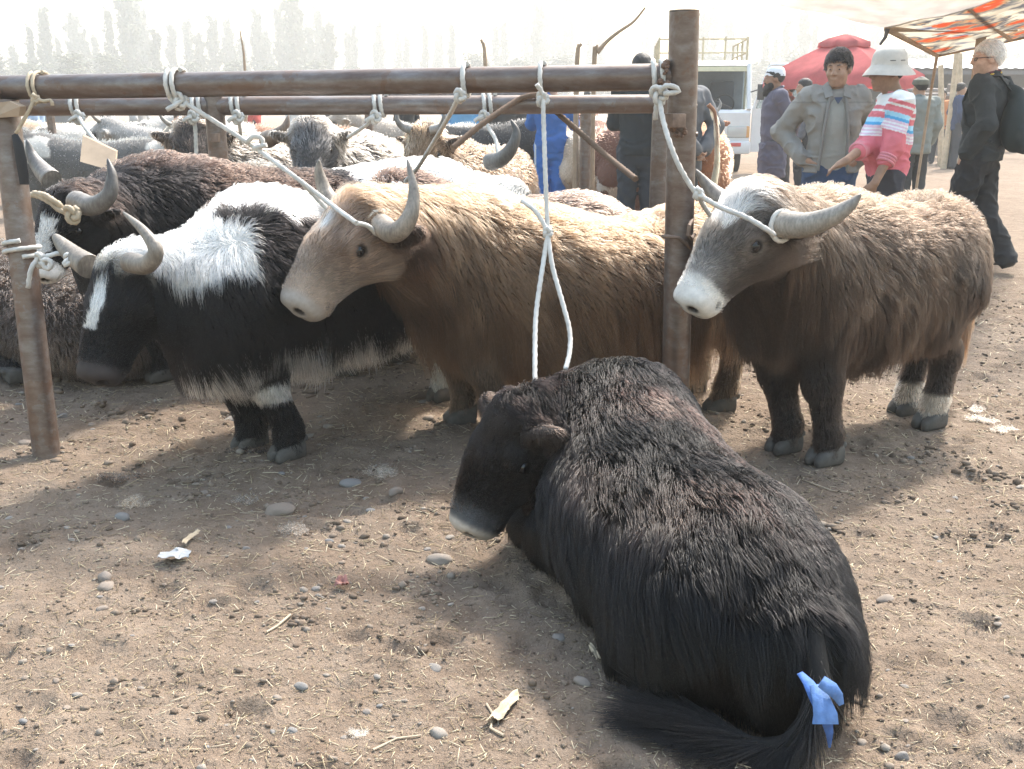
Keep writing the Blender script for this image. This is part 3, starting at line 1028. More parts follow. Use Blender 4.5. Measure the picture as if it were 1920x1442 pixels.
SPECIAL = [  # (u, v, width px, height ratio, label)
    (230, 978, 28, .8, 'round blue grey pebble on the dirt beside a wool tuft'),
    (522, 962, 66, .5, 'large flat tan stone half buried in the middle of the dirt'),
    (197, 1090, 26, 1.1, 'upright grey pebble leaning on a smaller one on the dirt'),
    (198, 1108, 34, .45, 'slanted blue grey flat pebble touching an upright pebble'),
    (825, 1049, 46, .55, 'oval tan stone on the dirt below the lying yak\'s muzzle'),
    (1092, 1286, 32, .75, 'smooth grey pebble beside the lying yak\'s tail hair'),
    (566, 1300, 30, .65, 'grey half buried stone in the lower middle of the dirt'),
    (520, 1324, 18, .9, 'dark slate pebble just below a half buried grey stone'),
    (822, 1378, 34, .8, 'tan stone with a straw stalk at the lower edge of the frame'),
    (548, 1382, 24, .65, 'pale blue grey pebble low on the open dirt'),
    (1690, 1422, 28, 1.0, 'smooth egg shaped pebble by the lower right corner'),
    (1616, 1394, 22, .6, 'small white pebble right of the blue strip'),
    (103, 676, 42, .55, 'brown stone behind the slanting post'),
    (440, 790, 36, .5, 'flat brown stone left of the pied yak\'s front hooves'),
    (118, 780, 22, .8, 'grey stone against the foot of the slanting post'),
    (50, 833, 24, .5, 'blue grey pebble left of the slanting post'),
    (660, 910, 40, .5, 'flat tan stone in the strip of sunlight'),
    (741, 932, 32, .7, 'grey brown stone beside the bright wool tuft'),
    (383, 929, 18, .7, 'pale disc pebble on the shaded dirt'),
    (844, 1001, 22, .6, 'white rimmed pebble touching the lying yak\'s shadow'),
    (618, 1014, 18, .6, 'pinkish pebble near the strip of sunlight'),
    (1045, 1193, 30, .55, 'two toned pebble under the lying yak\'s belly fringe'),
    (190, 1146, 26, .6, 'grey stone among straw on the left of the dirt'),
    (144, 1310, 20, .7, 'dark grey pebble near the white scrap on the left'),
    (1660, 1128, 32, .5, 'pale flat stone right of the lying yak\'s rump'),
    (815, 1254, 26, .6, 'grey pebble half covered by dirt left of the lying yak'),
]
pr = np.random.default_rng(77)
def pebble(u, v, wpx, hr, label, group=None):
    p = gr(u, v)
    s = wpx / FPX * (p[1] * _c + CAM_H * _s)
    o = put('pebble', PEB[pr.integers(0, 6)])
    o.scale = (s, s * pr.uniform(.6, .9), s * hr * .8)
    o.location = (p[0], p[1], gz1(p[0], p[1]) + s * hr * .05)
    o.rotation_euler = (pr.uniform(-.2, .2), pr.uniform(-.2, .2), pr.uniform(-.7, .7))
    tag(o, label, 'pebble', group or 'single pebbles on the dirt')
for a in SPECIAL:
    pebble(*a)
n = 0
while n < 80:
    u, v = pr.uniform(-20, 1940), 640 + 810 * pr.random() ** .8
    if 860 < u < 1660 and v > 660 + .2 * abs(u - 1200):
        continue
    pebble(u, v, pr.uniform(9, 17), pr.uniform(.4, .7), 'small grey or tan pebble loose on the trampled dirt', 'small pebbles scattered over the dirt')
    n += 1
# tufts of shed wool, scraps and dung
def wool_tuft(u, v, wpx, col, label, n=170, name='wool_tuft', cat='wool tuft'):
    p = gr(u, v); s = wpx / FPX * (p[1] * _c + CAM_H * _s)
    rng = np.random.default_rng(int(u * 7 + v))
    m = 11
    c0 = rng.normal(0, 1, (9, 3)) * np.array([.30, .20, .03]) * s
    cd = nrm(rng.normal(0, 1, (9, 3)) * np.array([1, .7, .15]))
    g = rng.integers(0, 9, n)
    X = np.zeros((n, m, 3)); X[:, 0] = c0[g] + rng.normal(0, .05, (n, 3)) * s
    d = nrm(cd[g] + rng.normal(0, .5, (n, 3))); q = X[:, 0].copy()
    for k in range(1, m):
        d = nrm(d + rng.normal(0, .75, (n, 3)) - .5 * (q - c0[g]) / s)
        q = q + d * s * .05
        X[:, k] = q
    X[..., 2] = np.abs(X[..., 2]) * .9
    o = strands(name, None, X, np.array(col)[None] * rng.uniform(.7, 1.2, (n, 1)), FUR, .0010)
    o.location = (p[0], p[1], gz1(p[0], p[1]))
    tag(o, label, cat)
TAN, OFFW, GREYW, DKW = (.26, .19, .13), (.36, .31, .25), (.20, .165, .135), (.06, .045, .036)
for a in [(722, 896, 62, OFFW, 'bright tangle of pale wool lying in the strip of sunlight'), (550, 1000, 60, GREYW, 'matted grey wool tuft below the large flat stone'),
          (250, 955, 56, TAN, 'tan wool tuft above a round blue grey pebble'), (468, 940, 48, GREYW, 'twisted grey wool lump left of the large flat stone'),
          (678, 1384, 34, OFFW, 'fluffy white wool tuft at the lower middle of the frame'),
          (215, 905, 50, DKW, 'dark wool clump on the shaded dirt at the left'), (470, 858, 50, DKW, 'dark hair clump below the pied yak\'s muzzle side'),
          (1830, 790, 42, GREYW, 'grey wool flock on the sunlit dirt by the dark brown yak\'s hind hooves'), (1880, 812, 40, GREYW, 'grey fluff on the sunlit dirt near the frame edge'),
          (1836, 768, 30, GREYW, 'small grey wool shred beyond the dark brown yak'), ]:
    wool_tuft(*a)
def scrap(u, v, lpx, wpx, ang, lift, mat, label, name='plastic_scrap', cat='litter', seed=1):
    "a crumpled sheet lying half folded on the dirt"
    p = gr(u, v); k = (p[1] * _c + CAM_H * _s) / FPX
    n = 12
    a, b = np.meshgrid(np.linspace(-.5, .5, n), np.linspace(-.5, .5, n)); a, b = a.ravel(), b.ravel()
    q = np.stack([a, b, a * 0], -1)
    wv = np.stack([fnoise(q, 3.3, seed), fnoise(q, 3.3, seed + 9), fnoise(q, 3.3, seed + 17)], -1)
    edge = 1 + .35 * vnoise(np.stack([np.arctan2(b, a), a * 0, a * 0], -1), 1.7, seed)
    V = np.stack([(a * edge + .13 * wv[:, 0]) * lpx * k, (b * edge + .13 * wv[:, 1]) * wpx * k, lift * (.5 + .5 * wv[:, 2]) + .010], -1)
    ca, sa = math.cos(ang), math.sin(ang)
    V = np.stack([V[:, 0] * ca - V[:, 1] * sa, V[:, 0] * sa + V[:, 1] * ca, np.maximum(V[:, 2], .003)], -1)
    i = (np.arange(n - 1)[:, None] * n + np.arange(n - 1)[None]).ravel()
    F = np.stack([i, i + 1, i + n + 1, i + n], -1); m2 = n * n
    V = np.vstack([V, V + np.array([0, 0, .0015])])
    o = put(name, quad_mesh(name, V, np.vstack([F[:, ::-1], F + m2])), None, mat)
    o.location = (p[0], p[1], gz1(p[0], p[1]))
    tag(o, label, cat)
M_WPL = simple('white_plastic', (.42, .42, .42), .5, .15, 40, .3, 90)
M_PNK = simple('pink_wrapper', (.26, .12, .10), .6, .4, 40, .3, 90)
M_HUSK = simple('dry_husk', (.48, .38, .26), .7, .3, 40, .4, 120)
scrap(330, 1054, 54, 40, .4, .022, M_WPL, 'torn white plastic scrap on the dirt at the left', seed=3)
scrap(640, 1106, 24, 26, .2, .03, M_PNK, 'crumpled reddish wrapper beside straw stalks', seed=5)
scrap(946, 1338, 26, 90, -.5, .018, M_HUSK, 'dry pale maize husk curled on the dirt by the tail', 'maize_husk', 'husk', 7)
scrap(358, 1020, 12, 60, -.2, .008, M_HUSK, 'short flat splinter of wood above the white plastic scrap', 'wood_splinter', 'splinter', 9)
scrap(1114, 1224, 9, 56, .25, .006, M_HUSK, 'pale straw stub in front of the lying yak\'s tucked hoof', 'straw_stub', 'straw', 11)
def stick(px, r, mat, label, name='twig'):
    P = [gr(u, v) for u, v in px]
    m = MB(); m.tube([(p[0], p[1], gz1(p[0], p[1]) + r * 1.2) for p in P], [r * (1 - .4 * i / len(P)) for i in range(len(P))], 6)
    tag(m.build(name, mat), label, 'twig')
M_STICK = simple('dry_stick', (.40, .32, .23), .8, .3, 30, .4, 90)
stick([(545, 1160), (520, 1180), (500, 1194)], .004, M_STICK, 'pale dry stick above the dark crack in the dirt')
stick([(700, 1418), (745, 1395), (790, 1386)], .003, M_STICK, 'thin curved stalk beside the tan stone at the lower edge')
stick([(945, 1385), (920, 1370), (925, 1340), (912, 1325)], .0035, M_STICK, 'curled dry root next to the maize husk')
stick([(1520, 905), (1560, 918), (1590, 925)], .003, M_STICK, 'thin straw stalk on the dirt below the dark brown yak')
# ------------------------------------------------------------------ the yaks at the front rail
C = lambda *a: np.array(a, float)
BLACK = C(.0030, .0026, .0028); WHITE = C(.80, .77, .72); BROWNBLK = C(.014, .009, .007)
def W2(v):
    return np.asarray(v, float)

# golden brown yak
def col_brown(P, N, w, H):
    c = np.tile(C(.165, .094, .052), (len(P), 1))
    n = fnoise(P, 5, 3)[:, None]
    c = mixc(c, C(.225, .142, .088), np.clip(.5 + n, 0, 1) * .7)
    c = mixc(c, C(.30, .212, .138), patch(P[:, 2], .90, 1.0) * w[:, :1])                     # bleached back
    c = mixc(c, C(.095, .056, .035), patch(P[:, 0], -.35, -.75) * patch(P[:, 2], .85, .60) * w[:, :1] * .8)   # darker hind flank
    c = mixc(c, C(.05, .027, .017), w[:, 1:2] * patch(P[:, 2], .80, .62) * patch(H[:, 0], .30, .02) * .75)     # dark throat ruff
    hx = H[:, 0]
    hc = mixc(np.tile(C(.30, .195, .135), (len(P), 1)), C(.40, .30, .225), patch(hx, .15, .38))
    hc = mixc(hc, C(.16, .09, .05), patch(hx, .10, -.02))
    hc = mixc(hc, C(.46, .41, .365), patch(hx, .40, .455))
    star = np.exp(-(((hx - .115) / .026) ** 2 + (H[:, 1] / .018) ** 2)) * (H[:, 2] > .03)
    hc = mixc(hc, WHITE, (np.clip(star * 1.6, 0, 1))[:, None])
    c = mixc(c, hc, w[:, 2:3])
    ruff = np.exp(-(((hx + .06) / .11) ** 2 + ((H[:, 2] + .17) / .13) ** 2))
    c = mixc(c, C(.045, .022, .014), np.clip(ruff * 1.25, 0, .9)[:, None])
    c = mixc(c, C(.05, .03, .022), w[:, 3:4])
    c = mixc(c, C(.13, .085, .055), w[:, 4:5])
    return c
B_O = (-.08, 4.02)
bh = [[at(704, 414, 3.56), at(738, 436, 3.46), at(766, 412, 3.42), at(776, 362, 3.44), at(764, 300, 3.50)],
      [at(652, 402, 3.70), at(630, 388, 3.78), at(611, 362, 3.82), at(599, 326, 3.83), at(598, 300, 3.82)]]
yak('yak', 'golden brown yak with upright grey horns and pale muzzle, roped to the front rail', B_O, 180 + 22,
    [(.30, .84, .50, .13, 0), (.20, .90, .42, .20, 0), (.02, .95, .36, .26, 0), (-.25, .90, .33, .29, 0), (-.55, .83, .33, .295, 0), (-.82, .87, .36, .28, 0), (-1.02, .90, .42, .24, 0), (-1.14, .84, .52, .15, 0)],
    at(662, 406, 3.60), at(553, 570, 3.42), col_brown, 80000,
    feet=dict(fl=(-.05, 3.92), fr=(-.20, 4.12), hl=(.93, 4.28), hr=(.86, 4.60)), horns=bh, hornr=.038, hcol=(C(.46, .40, .34), C(.30, .27, .24)),
    Ltop=.055, Lflank=.085, Lskirt=.42, Lneck=.12, Llock=.11, wool=.6, Lface=.019, hw=1.12, seed=3, eyering=(.40, .32, .26), rad=.0008, tone=.76, neckr=(.26, .17))

# dark brown yak with white muzzle
def col_dark(P, N, w, H):
    n = fnoise(P, 5, 5)[:, None]
    c = mixc(np.tile(C(.075, .048, .033), (len(P), 1)), C(.115, .077, .055), np.clip(.5 + n, 0, 1))
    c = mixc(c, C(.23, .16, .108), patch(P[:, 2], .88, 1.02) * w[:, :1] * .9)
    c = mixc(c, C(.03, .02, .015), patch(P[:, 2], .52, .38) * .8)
    hx = H[:, 0]
    hc = mixc(np.tile(C(.30, .245, .205), (len(P), 1)), C(.12, .085, .065), patch(H[:, 2], -.03, -.11))
    hc = mixc(hc, C(.48, .44, .41), patch(hx, .14, .32) * patch(H[:, 2], -.07, .03))
    hc = mixc(hc, C(.66, .62, .57), patch(hx, .335, .38))
    n2 = fnoise(P, 26, 9)
    bl = (hx < .150 - .40 * np.abs(H[:, 1]) + .03 * n2) & (np.abs(H[:, 1] - .004) < .085 + .02 * n2) & (hx > -.06) & (H[:, 2] > -.02)
    hc = mixc(hc, WHITE, bl[:, None].astype(float))
    c = mixc(c, hc, w[:, 2:3])
    c = mixc(c, C(.02, .015, .013), w[:, 3:4])
    lg = mixc(np.tile(C(.045, .030, .023), (len(P), 1)), C(.62, .52, .42), (patch(P[:, 2], .165, .14) * (P[:, 0] < -.3)[:, None]))
    c = mixc(c, lg, w[:, 4:5])
    return c
D_O = (1.12, 3.78)
dh = [[at(1462, 420, 3.28), at(1510, 422, 3.19), at(1556, 408, 3.14), at(1592, 386, 3.12), at(1614, 364, 3.12)],
      [at(1392, 395, 3.50), at(1358, 378, 3.57), at(1330, 352, 3.62), at(1304, 318, 3.64)]]
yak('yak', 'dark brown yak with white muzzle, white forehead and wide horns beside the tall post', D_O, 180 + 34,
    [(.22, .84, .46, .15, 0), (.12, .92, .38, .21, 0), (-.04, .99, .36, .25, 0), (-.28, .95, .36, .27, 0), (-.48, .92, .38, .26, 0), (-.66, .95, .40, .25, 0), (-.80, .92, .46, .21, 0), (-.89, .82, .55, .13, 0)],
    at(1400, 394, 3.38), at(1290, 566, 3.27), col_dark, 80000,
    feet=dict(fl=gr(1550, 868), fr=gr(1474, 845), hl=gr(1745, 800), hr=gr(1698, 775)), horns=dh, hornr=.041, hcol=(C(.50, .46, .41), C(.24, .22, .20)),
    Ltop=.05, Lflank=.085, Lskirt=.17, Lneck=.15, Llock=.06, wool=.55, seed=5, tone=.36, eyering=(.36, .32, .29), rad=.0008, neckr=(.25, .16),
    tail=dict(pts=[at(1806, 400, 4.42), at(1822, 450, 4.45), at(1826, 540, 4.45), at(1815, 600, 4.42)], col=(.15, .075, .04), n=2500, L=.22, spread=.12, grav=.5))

# black and white yak with lowered head
def col_pied(P, N, w, H):
    n = fnoise(P, 6, 21)
    n1 = fnoise(P, 3.0, 22)
    c = np.tile(BLACK, (len(P), 1))
    c = mixc(c, BROWNBLK * 1.15, (np.clip(.5 + n1, 0, 1) * (P[:, 2] > .68))[:, None] * w[:, :1])
    x, y, z = P.T
    shoulder = (z > .74 + .08 * n) & (x > .25 + .05 * n) & (x < .56)
    ridge = (z > .945 + .05 * n - .02 * x) & (x > -.75)
    belly = (z < .475 + .05 * n) & (x < .46)
    m = (shoulder | ridge | belly) & (w[:, 0] + w[:, 1] > .5)
    c = mixc(c, WHITE, m[:, None].astype(float))
    hx = H[:, 0]
    bl = (np.abs(H[:, 1] + .010) < .030 + .012 * fnoise(P, 22, 4)) & (hx > .07) & (hx < .27 + .03 * n) & (H[:, 2] > .0)
    hc = mixc(np.tile(BLACK, (len(P), 1)), WHITE * .92, bl[:, None].astype(float))
    tuft = (hx < .03 + .03 * fnoise(P, 20, 8)) & (H[:, 2] > .0)
    hc = mixc(hc, C(.55, .48, .38), tuft[:, None] * .6)
    hc = mixc(hc, C(.045, .036, .034), patch(hx, .38, .44))
    c = mixc(c, hc, w[:, 2:3])
    c = mixc(c, BLACK, w[:, 3:4])
    band = (z < .33) & (z > .245 + .02 * n)
    lg = mixc(np.tile(BLACK * .9, (len(P), 1)), WHITE * .9, (band & (y > 0))[:, None].astype(float))
    lg = mixc(lg, WHITE * .75, (x < -.5)[:, None].astype(float))
    c = mixc(c, lg, w[:, 4:5])
    return c
P_O = (-.93, 3.78)
ph = [[at(243, 492, 3.36), at(275, 496, 3.28), at(292, 470, 3.25), at(268, 432, 3.28), at(231, 398, 3.33)],
      [at(168, 500, 3.52), at(142, 482, 3.60), at(120, 462, 3.64), at(103, 443, 3.67)]]
yak('yak', 'black and white yak with lowered head and white blaze, standing beside the slanting post', P_O, 180 + 56,
    [(.34, .74, .40, .16, 0), (.22, .90, .36, .23, 0), (.04, .99, .35, .26, 0), (-.22, .95, .35, .27, 0), (-.5, .90, .36, .27, 0), (-.76, .91, .38, .26, 0), (-.96, .88, .44, .22, 0), (-1.06, .80, .52, .14, 0)],
    at(232, 515, 3.46), at(178, 706, 3.30), col_pied, 75000,
    feet=dict(fl=gr(545, 858), fr=gr(476, 838), hl=gr(832, 748), hr=gr(868, 735)), horns=ph, blunt=(1,), hornr=.031, hcol=(C(.30, .26, .22), C(.36, .33, .29)),
    Ltop=.06, Lflank=.085, Lskirt=.17, Lneck=.11, Llock=.075, wool=.45, seed=7, furmat=None, rad=.0008, neckr=(.25, .17), eyelid=True,
    headup=None)

# black yak with white face at the far end of the rail
def col_blackface(P, N, w, H):
    n1 = fnoise(P, 3.0, 32)
    c = np.tile(BLACK, (len(P), 1))
    c = mixc(c, C(.02, .012, .009), (np.clip(.4 + n1, 0, 1))[:, None] * patch(P[:, 2], .75, 1.05))
    c = mixc(c, C(.055, .033, .025), patch(P[:, 2], 1.0, 1.08) * w[:, :1] * .6)
    hx = H[:, 0]
    bl = (np.abs(H[:, 1]) < .055 + .03 * fnoise(P, 15, 4)) & (hx > .12) & (H[:, 2] > -.02)
    hc = mixc(np.tile(BLACK, (len(P), 1)), WHITE, (bl | (hx > .36))[:, None].astype(float))
    c = mixc(c, hc, w[:, 2:3])
    return c
K_O = (-1.62, 4.78)
kh = [[at(142, 378, 4.10), at(176, 386, 4.02), at(204, 366, 3.98), at(210, 330, 3.99), at(202, 298, 4.02)],
      [at(98, 338, 4.30), at(78, 318, 4.36), at(60, 292, 4.38), at(50, 262, 4.38)]]
yak('yak', 'large black yak with white face and rope round its curly head behind the slanting post', K_O, 180 + 44,
    [(.34, .90, .48, .16, 0), (.20, 1.02, .40, .24, 0), (0, 1.07, .38, .28, 0), (-.3, 1.02, .37, .30, 0), (-.6, .97, .38, .30, 0), (-.9, .96, .40, .28, 0), (-1.08, .92, .45, .22, 0), (-1.2, .84, .52, .14, 0)],
    at(122, 388, 4.20), at(74, 518, 4.04), col_blackface, 45000,
    feet=dict(fl=gr(310, 712), fr=(-1.95, 4.8), hl=(-.75, 5.35), hr=(-1.0, 5.62)), horns=kh, hornr=.040, hcol=(C(.33, .31, .29), C(.10, .10, .11)),
    Ltop=.05, Lflank=.085, Lskirt=.18, Lneck=.12, Llock=.09, wool=.4, seed=9, h=.012, rad=.0015)

# young black yak lying in front
def col_calf(P, N, w, H):
    n1 = fnoise(P, 4.0, 42)
    c = np.tile(BLACK, (len(P), 1))
    top = patch(P[:, 2], .30, .46)
    c = mixc(c, C(.022, .012, .010), (np.clip(.35 + .8 * n1, 0, 1))[:, None] * top)
    c = mixc(c, C(.06, .045, .038), (np.clip(n1 - .1, 0, 1) * (P[:, 0] < -.15))[:, None] * top)
    hx = H[:, 0]
    hc = mixc(np.tile(C(.011, .008, .0078), (len(P), 1)), C(.13, .128, .13), patch(hx, .33, .40) * patch(H[:, 2], -.09, -.04))
    hc = mixc(hc, C(.55, .48, .41), patch(hx, .425, .45))
    c = mixc(c, hc, w[:, 2:3])
    c = mixc(c, C(.03, .02, .016), w[:, 3:4])
    return c
def calf_extra(sd, loc, W, s):
    L = lambda x, y, z: loc(np.array([x, y, z], float))
    sd.chain([L(.20, 2.92, .20), L(.15, 2.72, .10), L(.06, 2.86, .065)], [.15, .095, .06], .06, 'leg')       # folded foreleg
    sd.chain([L(.50, 3.1, .2), L(.40, 3.25, .1)], [.13, .08], .06, 'leg')
    sd.ell(L(.40, 2.17, .19), (.25, .17, .19), .03, 'trunk')                                              # haunch
    sd.chain([L(.44, 2.05, .14), L(.31, 2.16, .08), L(.31, 2.28, .045)], [.12, .07, .05], .04, 'leg')
    sd.ell(L(.20, 2.80, .22), (.20, .15, .22), .03, 'trunk')                                             # shoulder       # hind shank
A_O = (.36, 2.92)
_, AW, aloc, _sd = yak('yak', 'young hornless black yak lying on the dirt with a blue strip on its tail', A_O, 104,
    [(.20, .45, .06, .17, 0), (.10, .51, .02, .22, .03), (-.06, .52, .0, .255, .05), (-.3, .48, .0, .27, .07), (-.52, .44, .0, .275, .06), (-.72, .43, .0, .255, .03), (-.88, .38, .0, .215, .01), (-1.00, .30, .03, .15, .0)],
    at(962, 792, 2.78), at(872, 984, 2.70), col_calf, 110000, legs=False, extra=calf_extra, lying=True,
    Ltop=.085, Lflank=.16, Lskirt=.18, Lneck=.07, Lface=.017, Llock=.045, wool=.12, seed=13, tone=.55, furmat=FUR_BLACK, liftk=.7, hw=1.22, trunk_n=1.9, ear=((.05, .12, -.03), (-.05, .24, -.02)), neckr=(.20, .14), rad=.00075, clump=40, h=.009, hide_mul=.5,
    tail=dict(pts=[(.62, 1.92, .26), (.62, 1.82, .16), (.58, 1.79, .07), (.52, 1.80, .04), (.45, 1.84, .035), (.37, 1.90, .03)], col=(.004, .0035, .0036), n=9000, L=.22, spread=.50, grav=.12, r=.0010))
# ------------------------------------------------------------------ yaks further back
def solid(c0, c1, top=None, seed=1, face=None, white=0.0, freq=4):
    c0, c1 = C(*c0), C(*c1)
    def f(P, N, w, H):
        n = fnoise(P, freq, seed)
        c = mixc(np.tile(c0, (len(P), 1)), c1, np.clip(.5 + .9 * n, 0, 1)[:, None])
        if top is not None:
            c = mixc(c, C(*top), patch(P[:, 2], .75, 1.0) * (w[:, :1] + w[:, 1:2]))
        if face is not None:
            c = mixc(c, C(*face), w[:, 2:3])
        if white:
            c = mixc(c, WHITE * .9, (fnoise(P, 2.2, seed + 40) > 1 - white)[:, None].astype(float))
        return c
    return f
def col_back(P, N, w, H):
    n = fnoise(P, 4, 61)
    c = mixc(np.tile(BLACK * 1.1, (len(P), 1)), C(.06, .035, .026), (np.clip(.4 + n, 0, 1) * (P[:, 2] > .7))[:, None])
    c = mixc(c, C(.11, .072, .055), patch(P[:, 0], -.45, -.7) * patch(P[:, 2], .7, .9))
    c = mixc(c, C(.50, .42, .33), w[:, 4:5] * patch(P[:, 2], .5, .4))
    return c
std_yak('black yak hidden behind the golden brown one, rope knotted at its neck', (-.52, 5.05), 180 + 4, col_back, 22000, k=.98, ln=1.02,
        head=(.36, .05, .78, .60, .10, .48), hornpts=None, Ltop=.05, Lflank=.08, Lskirt=.16, seed=21, h=.014, rad=.0017,
        trunk=[(.22, .86, .48, .15, 0), (.12, .97, .42, .20, 0), (-.04, .99, .38, .25, 0), (-.3, .90, .36, .27, 0), (-.6, .86, .37, .27, 0), (-.85, .89, .40, .25, 0), (-1.02, .85, .46, .2, 0), (-1.12, .78, .54, .13, 0)],
        feet=dict(fl=gr(628, 706)[:2] * 0 + np.array([.30, .12]), fr=(.05, -.14), hl=(-.85, .13), hr=(-.95, -.13)))
def col_white(P, N, w, H):
    n = fnoise(P, 3, 71)
    c = np.tile(WHITE, (len(P), 1))
    c = mixc(c, C(.50, .40, .26), (np.clip(n - .25, 0, 1))[:, None] * patch(P[:, 2], .92, .8))
    c = mixc(c, BLACK, w[:, 2:3])
    return c
std_yak('long white backed yak with one dark curved horn, in the second row', (-.44, 5.55), 4, col_white, 26000, k=1.0, ln=1.0,
        head=(.46, .02, .82, .68, .10, .55), hornpts=None, Ltop=.055, Lflank=.08, Lskirt=.14, seed=23, h=.014, rad=.0019,
        trunk=[(.28, .84, .48, .15, 0), (.16, .95, .42, .20, 0), (-.02, 1.01, .38, .25, 0), (-.3, .98, .36, .27, 0), (-.6, .93, .37, .27, 0), (-.85, .93, .40, .25, 0), (-1.02, .88, .46, .2, 0), (-1.12, .80, .54, .13, 0)])
_wy = [o for o in bpy.data.objects if o.get('label', '').startswith('long white backed')][0]
_h = [at(918, 304, 5.5), at(940, 298, 5.42), at(960, 276, 5.38), at(968, 248, 5.38), at(958, 224, 5.4)]
_iv = (Matrix.Translation(_wy.location) @ Matrix.Rotation(_wy.rotation_euler.z, 4, 'Z')).inverted()
horn(_wy, [tuple(_iv @ Vector(p)) for p in _h], .042, C(.30, .28, .26), C(.07, .065, .06))
# behind the rear rail
CURLY = dict(Ltop=.06, Lflank=.07, Lskirt=.14, wool=.6, h=.018, rad=.0024, group='shaggy yaks behind the rear rail', K=7)
std_yak('dark faced brown yak with a thick tan horn behind the rear rail', (-2.02, 7.35), 226, solid((.06, .04, .03), (.15, .11, .085), (.24, .19, .15), 81, (.025, .018, .015)), 15000, k=1.14,
        head=(.30, .16, 1.0, .42, .34, .70), hornpts=None, seed=31, **CURLY)
_wy = [o for o in bpy.data.objects if o.get('label', '').startswith('dark faced brown')][0]
_iv = (Matrix.Translation(_wy.location) @ Matrix.Rotation(_wy.rotation_euler.z, 4, 'Z')).inverted()
for hp, rr_ in (([at(500, 262, 7.0), at(518, 254, 6.9), at(534, 240, 6.85), at(541, 216, 6.85)], .055), ([at(440, 262, 7.3), at(420, 252, 7.3), at(412, 235, 7.3), at(410, 220, 7.3)], .055)):
    horn(_wy, [tuple(_iv @ Vector(p)) for p in hp], rr_, C(.40, .29, .21), C(.33, .25, .19))
std_yak('grey and cream curly coated yak behind the rear rail', (-1.10, 7.2), 236, solid((.07, .06, .052), (.20, .165, .135), (.18, .15, .122), 83, (.07, .068, .07), freq=3), 17000, k=1.12,
        head=(.46, .1, 1.02, .60, .22, .72), hornpts=None, seed=33, **CURLY)
std_yak('tan and black shaggy yak behind the rear rail, facing the curved horn', (-.42, 7.1), 250, solid((.05, .035, .028), (.15, .085, .05), (.09, .058, .038), 85, (.26, .16, .09)), 15000, k=1.08,
        head=(.40, 0, 1.02, .56, .0, .72), hornpts=((.42, .06, 1.06), (.42, .12, 1.08), (.44, .15, 1.12), (.43, .15, 1.18)), hr=.025, seed=35, **CURLY)
std_yak('small cream rumped yak between the large black yak and the white one', (-1.55, 6.45), 168, solid((.05, .035, .03), (.18, .145, .11), (.19, .155, .12), 87), 9000, k=.93,
        hornpts=None, seed=37, **{**CURLY, 'group': 'yaks tied to the market rails'})
# a brown yak resting on the ground behind the slanting post, and one more at the frame's edge
def lie_extra(sd, loc, W, s):
    pass
yak('yak', 'dusty brown yak lying behind the slanting post', (-2.75, 5.35), 150,
    [(.30, .50, .05, .16, 0), (.15, .56, .02, .24, 0), (-.1, .58, .0, .30, 0), (-.45, .52, .0, .33, 0), (-.8, .48, .0, .32, 0), (-1.0, .40, .0, .25, 0), (-1.1, .30, .05, .15, 0)],
    at(-60, 560, 5.5), at(-130, 640, 5.3), solid((.045, .031, .024), (.075, .053, .04), None, 91), 14000, legs=False, lying=True, seed=41, h=.016, rad=.0016, Ltop=.035, Lflank=.05, Lskirt=.07, Lneck=.06,
    group='yaks lying on the dirt')
def edge_extra(sd, loc, W, s):
    L = lambda x, y, z: loc(np.array([x, y, z], float))
    a, b, c = gr(-40, 640), gr(0, 690), gr(24, 712)
    sd.chain([L(-2.75, 4.9, .30), L(a[0], a[1], .20), L(b[0], b[1], .08), L(c[0], c[1], .05)], [.14, .10, .06, .05], .05, 'leg')
_er = yak('yak', 'black yak at the frame edge with only its folded foreleg showing', (-3.0, 5.0), 200,
    [(.20, .50, .05, .16, 0), (.1, .56, .02, .24, 0), (-.1, .58, .0, .28, 0), (-.4, .5, .0, .3, 0), (-.7, .4, .0, .25, 0), (-.8, .30, .05, .15, 0)],
    (-3.4, 4.7, .6), (-3.75, 4.6, .4), solid(tuple(BLACK), (.02, .014, .012), None, 93), 8000, legs=False, lying=True, extra=edge_extra, seed=43, h=.016, rad=.0015, Ltop=.04, Lflank=.05, Lskirt=.08, group='yaks lying on the dirt')
_c24 = gr(26, 714)
hoof(_er[0], _er[2](np.array([_c24[0] + .03, _c24[1] - .02, 0.0])), R(200), 1.1)
# hoof tucked under the young black yak
_ay = [o for o in bpy.data.objects if o.get('label', '').startswith('young hornless')][0]
_q = gr(1183, 1226)
hoof(_ay, aloc(np.array([_q[0] + .03, _q[1] + .03, 0.0])), R(110), 1.0)
# blue strip on its tail
M_BLUE = simple('blue_cloth', (.045, .12, .36), .75, .4, 40, .4, 150)
def ribbon(pts, w, name, parent, mat):
    P = [np.array(p) for p in pts]
    V = []
    for i, (p, ww) in enumerate(zip(P, w)):
        t_ = nrm(P[min(i + 1, len(P) - 1)] - P[max(i - 1, 0)])
        sdv = nrm(np.cross(t_, np.array([0, -1.0, .35])))
        V += [p - sdv * ww, p + sdv * ww]
    n = len(P)
    nb = np.array([0, .003, -.001])
    V = np.array(V + [q + nb for q in V])
    m2 = 2 * n
    F = []
    for i in range(n - 1):
        a = 2 * i
        F += [(a, a + 1, a + 3, a + 2), (m2 + a, m2 + a + 2, m2 + a + 3, m2 + a + 1), (a, a + 2, m2 + a + 2, m2 + a), (a + 1, m2 + a + 1, m2 + a + 3, a + 3)]
    return put(name, quad_mesh(name, V, F, False), parent, mat)
bs = empty('cloth_strip', at(1548, 1330, 1.66)); b0 = np.array(bs.location)
